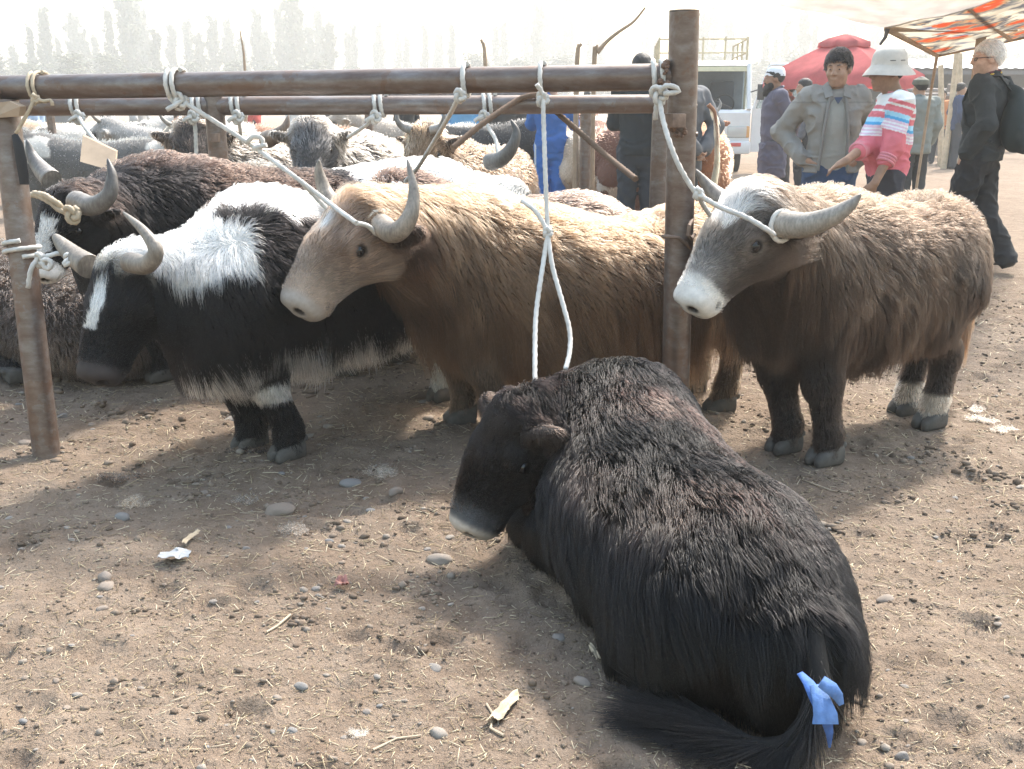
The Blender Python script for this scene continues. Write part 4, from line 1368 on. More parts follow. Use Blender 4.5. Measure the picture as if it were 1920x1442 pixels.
tag(bs, 'torn bright blue cloth strip tied to the lying yak\'s tail', 'cloth')
bl = lambda *q: [p - b0 for p in px_(*q)]
def px_(*q):
    return [at(*p) for p in q]
ribbon(bl((1500, 1262, 1.74), (1516, 1280, 1.70), (1530, 1304, 1.67), (1548, 1332, 1.65), (1556, 1352, 1.645)), [.006, .010, .014, .018, .016], 'strip', bs, M_BLUE)
ribbon(bl((1530, 1284, 1.68), (1540, 1310, 1.65), (1548, 1340, 1.635), (1548, 1358, 1.63)), [.012, .016, .022, .024], 'strip', bs, simple('blue_cloth_faded', (.10, .19, .40), .8, .35, 40, .4, 150))
ribbon(bl((1540, 1278, 1.67), (1560, 1292, 1.65), (1572, 1306, 1.65), (1578, 1322, 1.65)), [.012, .013, .010, .005], 'strip', bs, MATS['blue_cloth_faded'])
ribbon(bl((1552, 1356, 1.64), (1556, 1376, 1.65), (1556, 1402, 1.67)), [.010, .007, .002], 'strip', bs, M_BLUE)
# ------------------------------------------------------------------ pipe rails
def pipe_material():
    t = NT('weathered_pipe')
    v = t.coord('Object')
    m = t.new('ShaderNodeMapping'); m.inputs['Scale'].default_value = (3, 12, 12); t.link(v, m.inputs[0])
    n = t.noise(2.2, 7, .65, m.outputs[0]); n2 = t.noise(30, 5, .7, v); n3 = t.noise(5, 5, .6, v)
    c = t.ramp(n, [(.30, (.12, .078, .06)), (.5, (.165, .128, .11)), (.70, (.23, .205, .195))])
    c = t.mix(t.math('MULTIPLY', t.math('GREATER_THAN', n3, .56), .45), c, (.15, .082, .048))
    c = t.mix(.4, c, t.ramp(n2, [(.3, (.5, .5, .5)), (.7, (1, 1, 1))]), 'MULTIPLY')
    t.col(c)
    t.link(t.ramp(n2, [(.3, (.30, .30, .30)), (.7, (.52, .52, .52))]), t.b.inputs['Roughness'])
    t.set(Metallic=.45)
    t.bump(n2, .25, .003)
    return t.m
PIPE = pipe_material()
M_DUSTY = simple('dusty_pipe_foot', (.27, .20, .155), .85, .3, 14, .5, 50)
def pipe(p, q, r, name, parent, n=24, seg=14, mat=None, hollow=False, bow=.0):
    p, q = np.array(p), np.array(q)
    ts = np.linspace(0, 1, seg)
    pts = [tuple(p * (1 - t) + q * t + np.array([0, 0, -bow * 4 * t * (1 - t)])) for t in ts]
    m = MB(); m.tube(pts, r, n, caps=not hollow)
    if hollow:
        m.tube(pts[-2:], r * .9, n, caps=False)
        m.bm.verts.ensure_lookup_table()
    return m.build(name, mat or PIPE, parent)
def weld(p, r, parent, axis=None, k=9, seed=0):
    rng = random.Random(seed)
    m = MB()
    for i in range(k):
        d = Vector((rng.gauss(0, 1), rng.gauss(0, 1), rng.gauss(0, 1))).normalized() * r * rng.uniform(.9, 1.02)
        bmesh.ops.create_icosphere(m.bm, subdivisions=1, radius=rng.uniform(.006, .014), matrix=Matrix.Translation(Vector(p) + d))
    return m.build('weld_bead', simple('weld_rust', (.13, .075, .05), .7, .4, 60, .5, 120), parent)
fr_root = empty('pipe_rail', (0, 0, 0))
tag(fr_root, 'front pipe rail on a tall post and a slanting post, ropes tied round it', 'rail')
RA, RB = at(-90, 166, 3.93), at(1268, 144, 3.52)
pipe(RA, RB, .0435, 'rail', fr_root, seg=30)
PT, PB = at(1283, 22, 3.50), at(1263, 884, 3.55)
PB[2] = -.02
pipe(PB, PT, .0495, 'post', fr_root)
cap = MB(); cap.tube([PT, PT + np.array([0, 0, .004])], .0497, 24); cap.build('post_cap', PIPE, fr_root)
LT, LB = at(8, 190, 3.88), gr(88, 856); LB[2] = -.03
lp = pipe(LB, LT, .050, 'post', fr_root)
lp['label'] = 'slanting post dusty at its foot'
weld(RB - np.array([.03, 0.03, 0]), .047, fr_root, seed=3, k=26)
weld(LT, .05, fr_root, seed=5, k=14)
bp = at(1262, 226, 3.44)
m = MB(); m.box(bp, (.055, .07, .045), Matrix.Rotation(.5, 3, 'Z'), .004); m.build('bracket', simple('bracket_rust', (.17, .115, .085), .75, .4, 40, .5, 90), fr_root)
weld(bp + np.array([.02, 0, -.035]), .022, fr_root, seed=9, k=10)
m = MB(); m.tube([at(1241, 443, 3.46), at(1256, 444, 3.44), at(1272, 446, 3.44), at(1288, 458, 3.46), at(1296, 468, 3.48)], [.006, .007, .006, .006, .003], 8); m.build('wire_stub', MATS['bracket_rust'], fr_root)
m = MB(); m.tube([at(1298, 412, 3.50), at(1292, 424, 3.44), at(1290, 440, 3.44), at(1296, 448, 3.46), at(1302, 440, 3.5)], .007, 8); m.build('wire_loop', MATS['bracket_rust'], fr_root)
for q in ((1306, 200), (1307, 252)):
    m = MB(); m.tube([at(q[0] - 8, q[1], 3.5), at(q[0] + 1, q[1], 3.5)], .008, 6); m.build('bolt', PIPE, fr_root)

rr = empty('pipe_rail', (0, 0, 0))
tag(rr, 'second pipe rail behind the first, on a short post with white rope loops', 'rail')
RY = 6.0
pipe(at(-120, 200, RY), at(392, 199, RY), .052, 'rail', rr)
pipe(at(410, 199, RY), at(1240, 195, RY), .052, 'rail', rr)
for u in (400, 1243):
    a = at(u, 172 if u < 1000 else 160, RY); b = a.copy(); b[2] = -.05
    pipe(b, a, .055, 'post', rr)
m = MB(); m.box(at(404, 258, RY - .06), (.045, .05, .05), bev=.004); m.build('bracket', MATS['bracket_rust'], rr)
weld(at(410, 199, RY), .055, rr, seed=21, k=14)

# box of cardboard and a board by the left post
M_CARD = simple('cardboard', (.36, .27, .19), .85, .2, 8, .3, 60)
m = MB(); q = at(12, 206, 3.80)
m.prism([q + np.array(d) for d in ((-.06, 0, -.03), (.05, -.02, -.022), (.065, -.03, .012), (.02, -.01, .03), (-.06, 0, .022))], (0, .05, 0))
tag(m.build('cardboard_piece', M_CARD, smooth=False), 'torn piece of cardboard wedged on top of the slanting post', 'cardboard')
_b0, _b1, _b2 = at(155, 254, 5.15), at(218, 284, 5.05), at(150, 303, 5.0)
m = MB(); m.prism([_b0, _b1, _b1 + (_b2 - _b0) * .75, _b2], (0, .02, .004)); tag(m.build('plywood_board', M_CARD, smooth=False), 'plywood board leaning behind the large black yak\'s hump', 'board')

# ------------------------------------------------------------------ ropes
def rope_material(name, c):
    t = NT(name); v = t.coord('Object')
    n = t.noise(45, 4, .6, v)
    t.col(t.mix(.5, t.ramp(n, [(.3, tuple(x * .75 for x in c)), (.7, c)]), t.ramp(t.noise(7, 5, .7, v), [(.35, (.52, .46, .38)), (.65, (1, 1, 1))]), 'MULTIPLY')); t.set(Roughness=.85)
    t.bump(t.noise(400, 3, .6, v), .4, .002)
    return t.m
ROPE_W = rope_material('white_rope', (.66, .645, .615)); ROPE_T = rope_material('tan_rope', (.55, .46, .34)); ROPE_B = rope_material('brown_rope', (.15, .09, .055))
def rope_mesh(name, pts, r=.0085, twist=70, n=9, smooth=6, lobes=3):
    P = catmull(np.array(pts, float), smooth)
    # even spacing fine enough for the lay of the strands
    seg = np.linalg.norm(np.diff(P, axis=0), axis=1); S = np.concatenate([[0], np.cumsum(seg)])
    k = max(8, int(S[-1] / .011))
    u = np.linspace(0, S[-1], k)
    P = np.stack([np.interp(u, S, P[:, i]) for i in range(3)], -1)
    T = nrm(np.gradient(P, axis=0))
    a = np.array([.3, .9, .1]); w = nrm(a - T[0] * (a @ T[0]))
    V = []
    for i in range(k):
        w = nrm(w - T[i] * (w @ T[i])); b = np.cross(T[i], w)
        th = np.arange(n) * 2 * np.pi / n
        rr_ = r * (1 + .16 * np.cos(lobes * th + u[i] * twist * 3))
        V.append(P[i] + rr_[:, None] * (np.cos(th)[:, None] * w + np.sin(th)[:, None] * b))
    V = np.vstack(V)
    F = [(i * n + j, i * n + (j + 1) % n, (i + 1) * n + (j + 1) % n, (i + 1) * n + j) for i in range(k - 1) for j in range(n)]
    me = quad_mesh(name, V, F)
    bm = bmesh.new(); bm.from_mesh(me); bm.verts.ensure_lookup_table()
    bm.faces.new([bm.verts[j] for j in range(n)][::-1]); bm.faces.new([bm.verts[(k - 1) * n + j] for j in range(n)])
    bm.to_mesh(me); bm.free()
    return me
def px(*q):
    return [at(*p) for p in q]
def knot_pts(c, s, ax=0.0, tilt=0.0):
    t = np.linspace(0, 2 * np.pi, 22)[:-1]
    x = (2 + np.cos(3 * t)) * np.cos(2 * t); y = (2 + np.cos(3 * t)) * np.sin(2 * t); z = np.sin(3 * t) * 1.2
    P = np.stack([x * .8, z * .8, y], -1) * s / 3
    ca, sa = math.cos(ax), math.sin(ax)
    P = np.stack([P[:, 0] * ca - P[:, 2] * sa, P[:, 1], P[:, 0] * sa + P[:, 2] * ca], -1)
    P = np.vstack([P, P[:1]])
    return P + np.asarray(c)
def loop_pts(c, axis_dir, rr, th0=0, turns=1.0, drift=.0, n=20):
    "turns of rope round a pipe with centre c and direction axis_dir"
    d = nrm(np.asarray(axis_dir, float)); a = np.array([0, 0, 1.0]); a = nrm(a - d * (a @ d)); b = np.cross(d, a)
    t = np.linspace(th0, th0 + turns * 2 * np.pi, int(n * turns))
    return np.asarray(c) + rr * (np.cos(t)[:, None] * a + np.sin(t)[:, None] * b) + d * (drift * (t - th0) / (2 * np.pi))[:, None]
RD = nrm(RB - RA)
def on_rail(u, A=RA, B=RB):
    "point on the rail's axis that shows at column u"
    lo, hi = 0.0, 1.0
    for _ in range(40):
        m_ = (lo + hi) / 2; p = A * (1 - m_) + B * m_
        uu = 960 + FPX * p[0] / (p[1] * _c + (CAM_H - p[2]) * _s)
        lo, hi = (m_, hi) if uu < u else (lo, m_)
    return A * (1 - lo) + B * lo
def rope_thing(label, mat, bits, r=.0085, name='rope', group='white ropes tied to the front rail'):
    root = empty(name, bits[0][1][0])
    tag(root, label, 'rope', group)
    o0 = np.array(bits[0][1][0])
    for nm, pts in bits:
        put(nm, rope_mesh(nm, np.asarray(pts) - o0, r), root, mat)
    return root
c1 = on_rail(322)
rope_thing('white rope from the front rail across to the golden brown yak\'s horns', ROPE_W, [
    ('loop', loop_pts(c1, RD, .053, .3, 2.0, .022)), ('knot', knot_pts(at(338, 190, 3.76), .030)), ('knot', knot_pts(at(326, 182, 3.77), .022, .8)),
    ('loose_end', px((345, 186, 3.76), (330, 196, 3.74), (312, 206, 3.73))),
    ('line', px((345, 192, 3.76), (400, 226, 3.74), (462, 266, 3.71), (540, 322, 3.64), (606, 372, 3.56), (640, 398, 3.47), (668, 418, 3.43))),
    ('horn_loop', loop_pts(at(710, 418, 3.545), at(738, 436, 3.46) - at(704, 414, 3.56), .045, 0, 1.0)), ('line', px((668, 418, 3.43), (690, 424, 3.47), (706, 440, 3.50))),
    ('line', px((562, 338, 3.62), (606, 384, 3.60), (628, 400, 3.55), (656, 408, 3.52))),
    ('loop_end', px((462, 268, 3.70), (468, 262, 3.69), (476, 256, 3.69), (488, 258, 3.69), (494, 268, 3.69), (486, 278, 3.69), (472, 279, 3.69), (500, 272, 3.68)))], r=.0082)
c2 = on_rail(872)
rope_thing('white rope from the front rail down to the black yak behind the golden brown one', ROPE_W, [
    ('loop', loop_pts(c2, RD, .053, .2, 1.0, .01)), ('knot', knot_pts(at(862, 180, 3.56), .022)),
    ('line', px((866, 168, 3.58), (845, 212, 3.75), (808, 275, 4.1), (782, 316, 4.4), (760, 340, 4.62))),
    ('knot', knot_pts(at(752, 352, 4.62), .022)), ('loose_end', px((735, 343, 4.62), (748, 352, 4.6), (749, 375, 4.6), (747, 392, 4.62)))])
c3 = on_rail(1015)
rope_thing('white rope hanging from the front rail to the neck of the lying yak', ROPE_W, [
    ('loop', loop_pts(c3, RD, .052, .2, 1.0, .01)), ('knot', knot_pts(at(1017, 186, 3.50), .024)), ('loose_end', px((1017, 178, 3.50), (1012, 166, 3.49), (1006, 158, 3.485))),
    ('line', px((1018, 180, 3.50), (1020, 250, 3.45), (1023, 340, 3.38), (1027, 432, 3.32))), ('knot', knot_pts(at(1027, 436, 3.31), .017)),
    ('loose_end', px((978, 376, 3.36), (1000, 392, 3.34), (1014, 410, 3.32), (1026, 434, 3.31))),
    ('line', px((1027, 440, 3.31), (1016, 510, 3.25), (1005, 590, 3.16), (1003, 670, 3.05), (1004, 722, 2.96), (1012, 736, 2.93), (1026, 740, 2.92))),
    ('line', px((1027, 440, 3.31), (1036, 500, 3.26), (1054, 565, 3.2), (1068, 620, 3.14), (1068, 660, 3.08), (1060, 694, 3.02))),
    ('noose', px((1024, 738, 2.92), (1040, 745, 2.90), (1052, 758, 2.88), (1048, 772, 2.88), (1036, 762, 2.88), (1028, 744, 2.91)))], r=.0076)
c4 = on_rail(1224)
rope_thing('white rope by the tall post, run round the dark brown yak\'s horns', ROPE_W, [
    ('loop', loop_pts(c4, RD, .053, .2, 2.0, .028)), ('knot', knot_pts(at(1236, 178, 3.42), .032, .5)),
    ('loop_end', px((1236, 176, 3.42), (1246, 162, 3.40), (1262, 162, 3.39), (1274, 170, 3.39), (1262, 174, 3.39), (1244, 176, 3.40))),
    ('loose_end', px((1234, 184, 3.42), (1230, 204, 3.42), (1229, 224, 3.43))),
    ('line', px((1236, 186, 3.42), (1246, 236, 3.36), (1268, 300, 3.30), (1296, 350, 3.28), (1312, 366, 3.28), (1350, 388, 3.26), (1400, 408, 3.21), (1434, 428, 3.175), (1452, 441, 3.19))),
    ('horn_loop', loop_pts(at(1466, 424, 3.27), at(1510, 422, 3.19) - at(1462, 420, 3.28), .048, 0, 1.0)), ('knot', knot_pts(at(1309, 363, 3.28), .018)), ('line', px((1311, 366, 3.28), (1318, 384, 3.32), (1332, 404, 3.42)))], r=.0082)
pdir = nrm(LT - LB)
lc = on_rail(40, LB, LT) if False else LB + (LT - LB) * ((at(48, 486, 3.75)[2] + .03) / (LT[2] + .03))
rope_thing('white rope knotted round the slanting post and the pied yak\'s stub horn', ROPE_W, [
    ('loop', loop_pts(lc, pdir, .061, 0, 2.0, .03)), ('knot', knot_pts(at(76, 488, 3.62), .026)),
    ('loop_end', px((78, 490, 3.6), (88, 486, 3.6), (98, 494, 3.6), (92, 504, 3.6), (82, 500, 3.6), (80, 490, 3.6))),
    ('loose_end', px((72, 486, 3.62), (60, 500, 3.6), (55, 520, 3.6), (53, 540, 3.6))),
    ('line', px((84, 482, 3.61), (104, 476, 3.62), (124, 474, 3.63))),
    ('knot', knot_pts(at(138, 486, 3.58), .03, .9)), ('loose_end', px((134, 482, 3.57), (122, 492, 3.55), (120, 498, 3.55), (138, 490, 3.55)))])
rope_thing('tan rope wound round the large black yak\'s curly forehead', ROPE_T, [
    ('line', px((36, 366, 4.2), (66, 366, 4.06), (92, 378, 4.02), (112, 394, 4.0), (134, 402, 4.0))),
    ('line', px((64, 362, 4.06), (84, 366, 4.02), (100, 376, 4.0), (112, 384, 4.0), (116, 392, 4.02))),
    ('knot', knot_pts(at(136, 402, 3.98), .034, .4)), ('loose_end', px((138, 404, 3.98), (142, 412, 3.97)))], r=.011, group='ropes round horns')
c5 = on_rail(66)
rt = rope_thing('frayed tan cord twisted round the left end of the front rail', ROPE_T, [
    ('loop', loop_pts(c5, RD, .052, .2, 2.0, .02)), ('knot', knot_pts(at(66, 186, 3.80), .018)),
    ('line', px((66, 184, 3.80), (55, 206, 3.79), (44, 226, 3.79), (30, 250, 3.79))), ('loose_end', px((70, 186, 3.8), (84, 190, 3.79), (96, 188, 3.79), (98, 198, 3.79)))], r=.0065, group='cords on the left post')
m = MB(); pts = px((27, 252, 3.79), (34, 270, 3.78), (40, 300, 3.78), (44, 325, 3.78), (46, 346, 3.78))
for i in range(len(pts) - 1):
    pass
m.tube(pts, [.012, .02, .022, .021, .018], 10, flat=.35, up=(0, 1, 0))
tag(m.build('black_strap', simple('black_webbing', (.012, .012, .014), .6, .2, 60, .4, 200)), 'black webbing strap hanging from the tan cord beside the slanting post', 'strap')
RRA, RRB = at(-120, 200, RY), at(1240, 195, RY); RRD = nrm(RRB - RRA)
for u, label, line in [
    (138, 'white rope looped on the rear rail left of the cardboard board', [(146, 216, 5.93), (160, 240, 5.8), (182, 268, 5.7)]),
    (364, 'white rope looped on the rear rail just left of its post', [(360, 214, 5.94), (366, 240, 5.94), (368, 290, 5.95)]),
    (436, 'white rope looped on the rear rail just right of its post', [(444, 214, 5.93), (450, 240, 6.1), (452, 270, 6.3)]),
    (702, 'white rope with frayed knot on the rear rail above the grey curly yak', [(702, 214, 5.93), (690, 232, 6.2), (652, 258, 6.4)]),
    (906, 'white rope with round knot on the rear rail leading to a curved horn', [(906, 214, 5.93), (914, 236, 5.9), (930, 264, 5.75), (934, 300, 5.65)])]:
    cc = on_rail(u, RRA, RRB)
    rope_thing(label, ROPE_W, [('loop', loop_pts(cc, RRD, .061, .2, 2.0, .035)), ('knot', knot_pts(at(line[0][0] + 2, 220, 5.92), .036)),
               ('line', px(*line)), ('loose_end', px((line[0][0], 220, 5.91), (line[0][0] - 10, 222, 5.9), (line[0][0] - 16, 228, 5.9)))], r=.011, group='white ropes tied to the rear rail')
rope_thing('dark brown twisted rope thrown over the rear rail and slanting both ways', ROPE_B, [
    ('line', px((848, 278, 5.6), (905, 232, 5.75), (960, 194, 5.9), (985, 182, 5.93), (1010, 178, 5.95), (1030, 184, 6.02), (1040, 206, 6.06), (1080, 242, 6.0), (1130, 286, 5.8), (1192, 336, 5.4)))], r=.016, group='brown ropes')
# ------------------------------------------------------------------ people
def cloth_material(name, bump=.35, rough=.85, scale=220):
    t = NT(name)
    a = t.new('ShaderNodeAttribute'); a.attribute_name = 'col'
    v = t.coord('Object')
    t.col(t.mix(.3, a.outputs['Color'], t.ramp(t.noise(14, 5, .6, v), [(.3, (.72, .72, .72)), (.7, (1, 1, 1))]), 'MULTIPLY'))
    t.set(Roughness=rough); t.b.inputs['Specular IOR Level'].default_value = .25
    b = t.bump(t.noise(16, 4, .6, v), .25, .02)
    t.bump(t.noise(scale, 3, .6, v), bump, .0015, b)
    return t.m
CLOTH = cloth_material('cloth'); DENIM = cloth_material('denim', .5, .9, 400)
def skin_person(name, c):
    t = NT(name); v = t.coord('Object')
    t.col(t.ramp(t.noise(30, 4, .6, v), [(.3, tuple(x * .82 for x in c)), (.7, tuple(x * 1.12 for x in c))]))
    t.set(Roughness=.55); t.b.inputs['Specular IOR Level'].default_value = .35
    t.b.inputs['Subsurface Weight'].default_value = .0
    t.bump(t.noise(200, 3, .6, v), .2, .001)
    return t.m
SKIN_TAN = skin_person('skin_tan', (.36, .215, .145)); SKIN_BROWN = skin_person('skin_brown', (.27, .155, .10)); SKIN_PALE = skin_person('skin_pale', (.52, .33, .25))
HAIR_BLK = simple('hair_black', (.014, .012, .012), .6, .5, 60, .8, 160, .006)
HAIR_GREY = simple('hair_grey', (.55, .54, .53), .7, .3, 60, .8, 160, .006)
SHOE = simple('shoe_leather', (.025, .022, .02), .6, .4, 20, .4, 60)
def sdf_part(name, sd, h, mat, parent, col=None, disp=None, smooth=2):
    sd.grid(h, disp=disp, margin=.05).surf(smooth)
    me = quad_mesh(name, sd.V, sd.F)
    if col is not None:
        c = col(sd.V) if callable(col) else np.tile(np.array(col), (len(sd.V), 1))
        vcol(me, c)
    return put(name, me, parent, mat)
def hand_prims(sd, w, d, n, side, s=1.0, curl=.5):
    "palm, four fingers of different lengths, and a thumb from the side of the palm; w wrist, d along the hand, n palm normal, side thumb side"
    d = nrm(np.asarray(d, float)); n = nrm(np.asarray(n, float) - d * (np.asarray(n, float) @ d)); t = np.cross(d, n) * side
    sd.cone(w, w + d * .045 * s, .024 * s, .026 * s, .015, 'skin')
    sd.ell(w + d * .055 * s, np.array([.045, .014, .038]) * s, .012, 'skin', rot=np.array([d, n, t]))
    for i, (o, L) in enumerate(((.027, .068), (.009, .078), (-.009, .072), (-.026, .055))):
        a = w + (d * .088 + t * o) * s
        b = a + (d * (1 - curl * .25) + n * curl * .5) * L * .5 * s
        c = b + (d * (1 - curl * .8) + n * curl) * L * .5 * s
        sd.chain([a, b, c], [.0095 * s, .0085 * s, .007 * s], .004, 'skin')
    a = w + (d * .025 + t * .028) * s; b = a + (d * .03 + t * .022 + n * .008) * s; c = b + (d * .03 + t * .004 + n * .012) * s
    sd.chain([a, b, c], [.013 * s, .010 * s, .008 * s], .008, 'skin')
def person(label, loc, facing, J=None, head=0.0, nod=0.0, height=1.70, skin=SKIN_TAN, top=None, bottom=None, coat=None, hair=None, belly=0.0, h=.0085, feet=True, group='people in the market',
           handpose=None, hatfn=None, fold=.010, shoecol=SHOE, extra=None, under=None, jaw=1.0, name='person'):
    """local frame: x forward, y left, z up, feet at the origin. J overrides joints; head/nod turn the head in degrees (positive = to its left / down)"""
    root = empty(name, loc, R(facing)); tag(root, label, 'person', group)
    k = height / 1.70
    j = dict(hipl=(0, .09, .90), hipr=(0, -.09, .90), kneel=(.02, .10, .49), kneer=(.02, -.10, .49), ankl=(-.02, .105, .09), ankr=(-.02, -.105, .09),
             shl=(-.01, .185, 1.395), shr=(-.01, -.185, 1.395), ell=(-.04, .245, 1.13), elr=(-.04, -.245, 1.13), wrl=(.06, .24, .90), wrr=(.06, -.24, .90), head=(.035, 0, 1.585), neck=(-.015, 0, 1.42))
    j.update(J or {})
    j = {a: np.array(b, float) * k for a, b in j.items()}
    UP = frame((0, 0, 0), (0, 0, 1), (1, 0, 0))
    tor = np.array([(.86, 0, -.005, .145, .095), (.95, 0, .0, .155, .108), (1.08, 0, .008 + belly * .5, .142 + belly * .3, .100 + belly), (1.22, 0, .006 + belly * .3, .155, .112 + belly * .5), (1.34, 0, -.004, .165, .108), (1.42, 0, -.012, .115, .082)]) * k
    sd = Sdf()
    sd.loft(UP, tor, .05, 'cloth', cap=(.4, .5), n=2.3)
    fa = R(head); hx = np.array([math.cos(fa) * math.cos(R(nod)), math.sin(fa) * math.cos(R(nod)), -math.sin(R(nod))])
    o, M = frame(j['head'], hx); q = lambda x, y, z: o + np.array([x, y, z]) * k @ M
    e = lambda c, r, kk=.02, op='u', tg='skin': sd.ell(q(*c), np.array(r) * k, kk * k, tg, op, rot=M)
    sd.cone(j['neck'], q(-.02, 0, -.07), .062 * k, .056 * k, .04, 'skin')
    e((-.012, 0, .025), (.100, .077, .096)); e((.022, 0, -.05), (.074, .060, .068), .03); e((.068, 0, -.098), (.026, .032, .020), .02)
    e((.060, .036, -.028), (.034, .028, .026), .02); e((.060, -.036, -.028), (.034, .028, .026), .02)
    for y in (-1, 1):
        e((.084, .030 * y, .030), (.016, .026, .010), .012)
        e((.102, .032 * y, .009), (.014, .017, .008), .010, 's')
        e((.084, .031 * y, .006), (.014, .015, .010), .006)
        e((-.006, .080 * y, -.004), (.026, .010, .034), .010)
    sd.cone(q(.088, 0, .022), q(.114, 0, -.022), .010 * k, .013 * k, .012, 'skin')
    e((.104, .012, -.026), (.012, .010, .009), .008); e((.104, -.012, -.026), (.012, .010, .009), .008)
    e((.092, 0, -.056), (.014, .024, .007), .008); e((.089, 0, -.070), (.014, .021, .008), .008)
    sd.cone(q(.106, .022, -.0635), q(.106, -.022, -.0635), .0025 * k, .0025 * k, .004, 'skin', 's')
    hp = handpose or {}
    for sN, sg in (('l', 1), ('r', -1)):
        S, E, Wr = j['sh' + sN], j['el' + sN], j['wr' + sN]
        sd.chain([S, E, Wr], [.050 * k, .040 * k, .026 * k], .03, 'skin')
        d_, n_, c_ = hp.get(sN, (nrm(Wr - E) + np.array([0, 0, -.2]), np.array([0, -sg, 0.0]), .5))
        hand_prims(sd, Wr, d_, n_, sg, k, c_)
        sd.chain([j['hip' + sN], j['knee' + sN], j['ank' + sN]], [.085 * k, .058 * k, .038 * k], .04, 'cloth')
        f0 = j['ank' + sN]; ft = f0 + np.array([.14, .01 * sg, -.055]) * k
        sd.chain([f0 + np.array([-.02, 0, -.03]) * k, ft], [.035 * k, .026 * k], .03, 'cloth')
    sdf_part('body', sd, h, skin, root)
    for y in (-1, 1):
        bm = bmesh.new(); bmesh.ops.create_uvsphere(bm, u_segments=10, v_segments=8, radius=.0052 * k)
        me = bpy.data.meshes.new('eye'); bm.to_mesh(me); bm.free(); me.polygons.foreach_set('use_smooth', np.ones(len(me.polygons), bool))
        put('eye', me, root, EYE, q(.0915, .031 * y, .006))
        m = MB(); m.tube([q(.099, .016 * y, .030), q(.098, .032 * y, .036), q(.086, .048 * y, .030)], [.002 * k, .003 * k, .002 * k], 6)
        m.build('eyebrow', HAIR_BLK if hair != 'grey' else HAIR_GREY, root)
    fd = lambda amp: (lambda P: -amp * 1.3 * (1 - np.abs(vnoise(P * np.array([1, 1, 1.9]) + .15 * vnoise(P, 6, 2)[:, None], 6.5, 5))) ** 3 - amp * .5 * (1 - np.abs(vnoise(P * np.array([1, 1, 1.6]), 15, 9))) ** 2 + amp * .6)
    if top:   # garment: hem height, sleeve length 0..1 (1 = wrist), slack, colour, flare
        g = Sdf(); inf = top.get('slack', .018); hem = top.get('hem', .86)
        st = [r for r in tor.tolist() if r[0] > hem * k]
        f = top.get('flare', .0)
        st = [[hem * k, 0, st[0][2], st[0][3] + f, st[0][4] + f * .8]] + ([[.86 * k, 0, 0, .15 * k + f * .5, .105 * k + f * .4]] if hem < .8 else []) + st
        st = [[a, b, c, w_ + inf, d_ + inf] for a, b, c, w_, d_ in st]
        g.loft(UP, st, .04, cap=(.12, .4), n=2.5)
        g.cone(j['shl'], j['shr'], .060 * k + inf * .6, .060 * k + inf * .6, .05)
        for sN in 'lr':
            S, E, Wr = j['sh' + sN], j['el' + sN], j['wr' + sN]
            sl = top.get('sleeve', 1.0)
            end = E + (Wr - E) * min(1, (sl - .5) * 2) if sl > .5 else S + (E - S) * sl * 2
            if sl > .5:
                g.chain([S, E, end], [.066 * k + inf * .4, .054 * k + inf * .5, .040 * k + inf * .6], .03)
            else:
                g.chain([S, end], [.066 * k + inf * .4, .058 * k + inf * .5], .03)
        if top.get('collar', True):
            g.cone(j['neck'] + np.array([-.012, 0, -.01]), j['neck'] + np.array([.004, 0, .035]) * k, .074 * k, .068 * k, .02)
            g.cone(j['neck'] + np.array([0, 0, .01]), j['neck'] + np.array([.02, 0, .09]) * k, .060 * k, .064 * k, .006, op='s')
        if top.get('open'):   # open front: cut a wedge so that the shirt under it shows
            wv = top['open']
            g.chain([np.array([.20, 0, 1.40]) * k, np.array([.22, 0, hem - .05]) * k], [wv * .8 * k, wv * 1.25 * k], .01, op='s')
        sdf_part(top.get('name', 'shirt'), g, top.get('h', h), top.get('mat', CLOTH), root, top['col'], fd(fold))
    if under:
        g = Sdf(); g.loft(UP, [[a, b, c, w_ + .008, d_ + .010] for a, b, c, w_, d_ in tor.tolist()], .04, cap=(.2, .4), n=2.4)
        sdf_part('undershirt', g, h, CLOTH, root, under, fd(.004))
    if bottom:
        g = Sdf(); g.loft(UP, np.array([(.80, 0, 0, .15, .105), (.88, 0, 0, .162, .115), (.97, 0, 0, .160, .113)]) * k, .05, cap=(.5, .1))
        sl = bottom.get('slack', .018)
        for sN in 'lr':
            g.chain([j['hip' + sN], j['knee' + sN], j['ank' + sN] + np.array([0, 0, -.02])], [.092 * k + sl * .5, .064 * k + sl, .050 * k + sl], .035)
        sdf_part('trousers', g, h, bottom.get('mat', DENIM), root, bottom['col'], fd(fold * 1.1))
    if feet:
        for sN, sg in (('l', 1), ('r', -1)):
            f0 = j['ank' + sN]; g = Sdf()
            g.cone(f0 + np.array([-.035, 0, -.045]) * k, f0 + np.array([.02, 0, -.01]) * k, .040 * k, .042 * k, .03)
            g.cone(f0 + np.array([.0, 0, -.045]) * k, f0 + np.array([.15, .01 * sg, -.058]) * k, .042 * k, .036 * k, .03, fl=(2, .8))
            g.cone(f0 + np.array([.0, 0, -.145]) * k, f0 + np.array([.2, 0, -.145]) * k, .06 * k, .06 * k, .006, op='s')
            sdf_part('shoe', g, .009, shoecol, root)
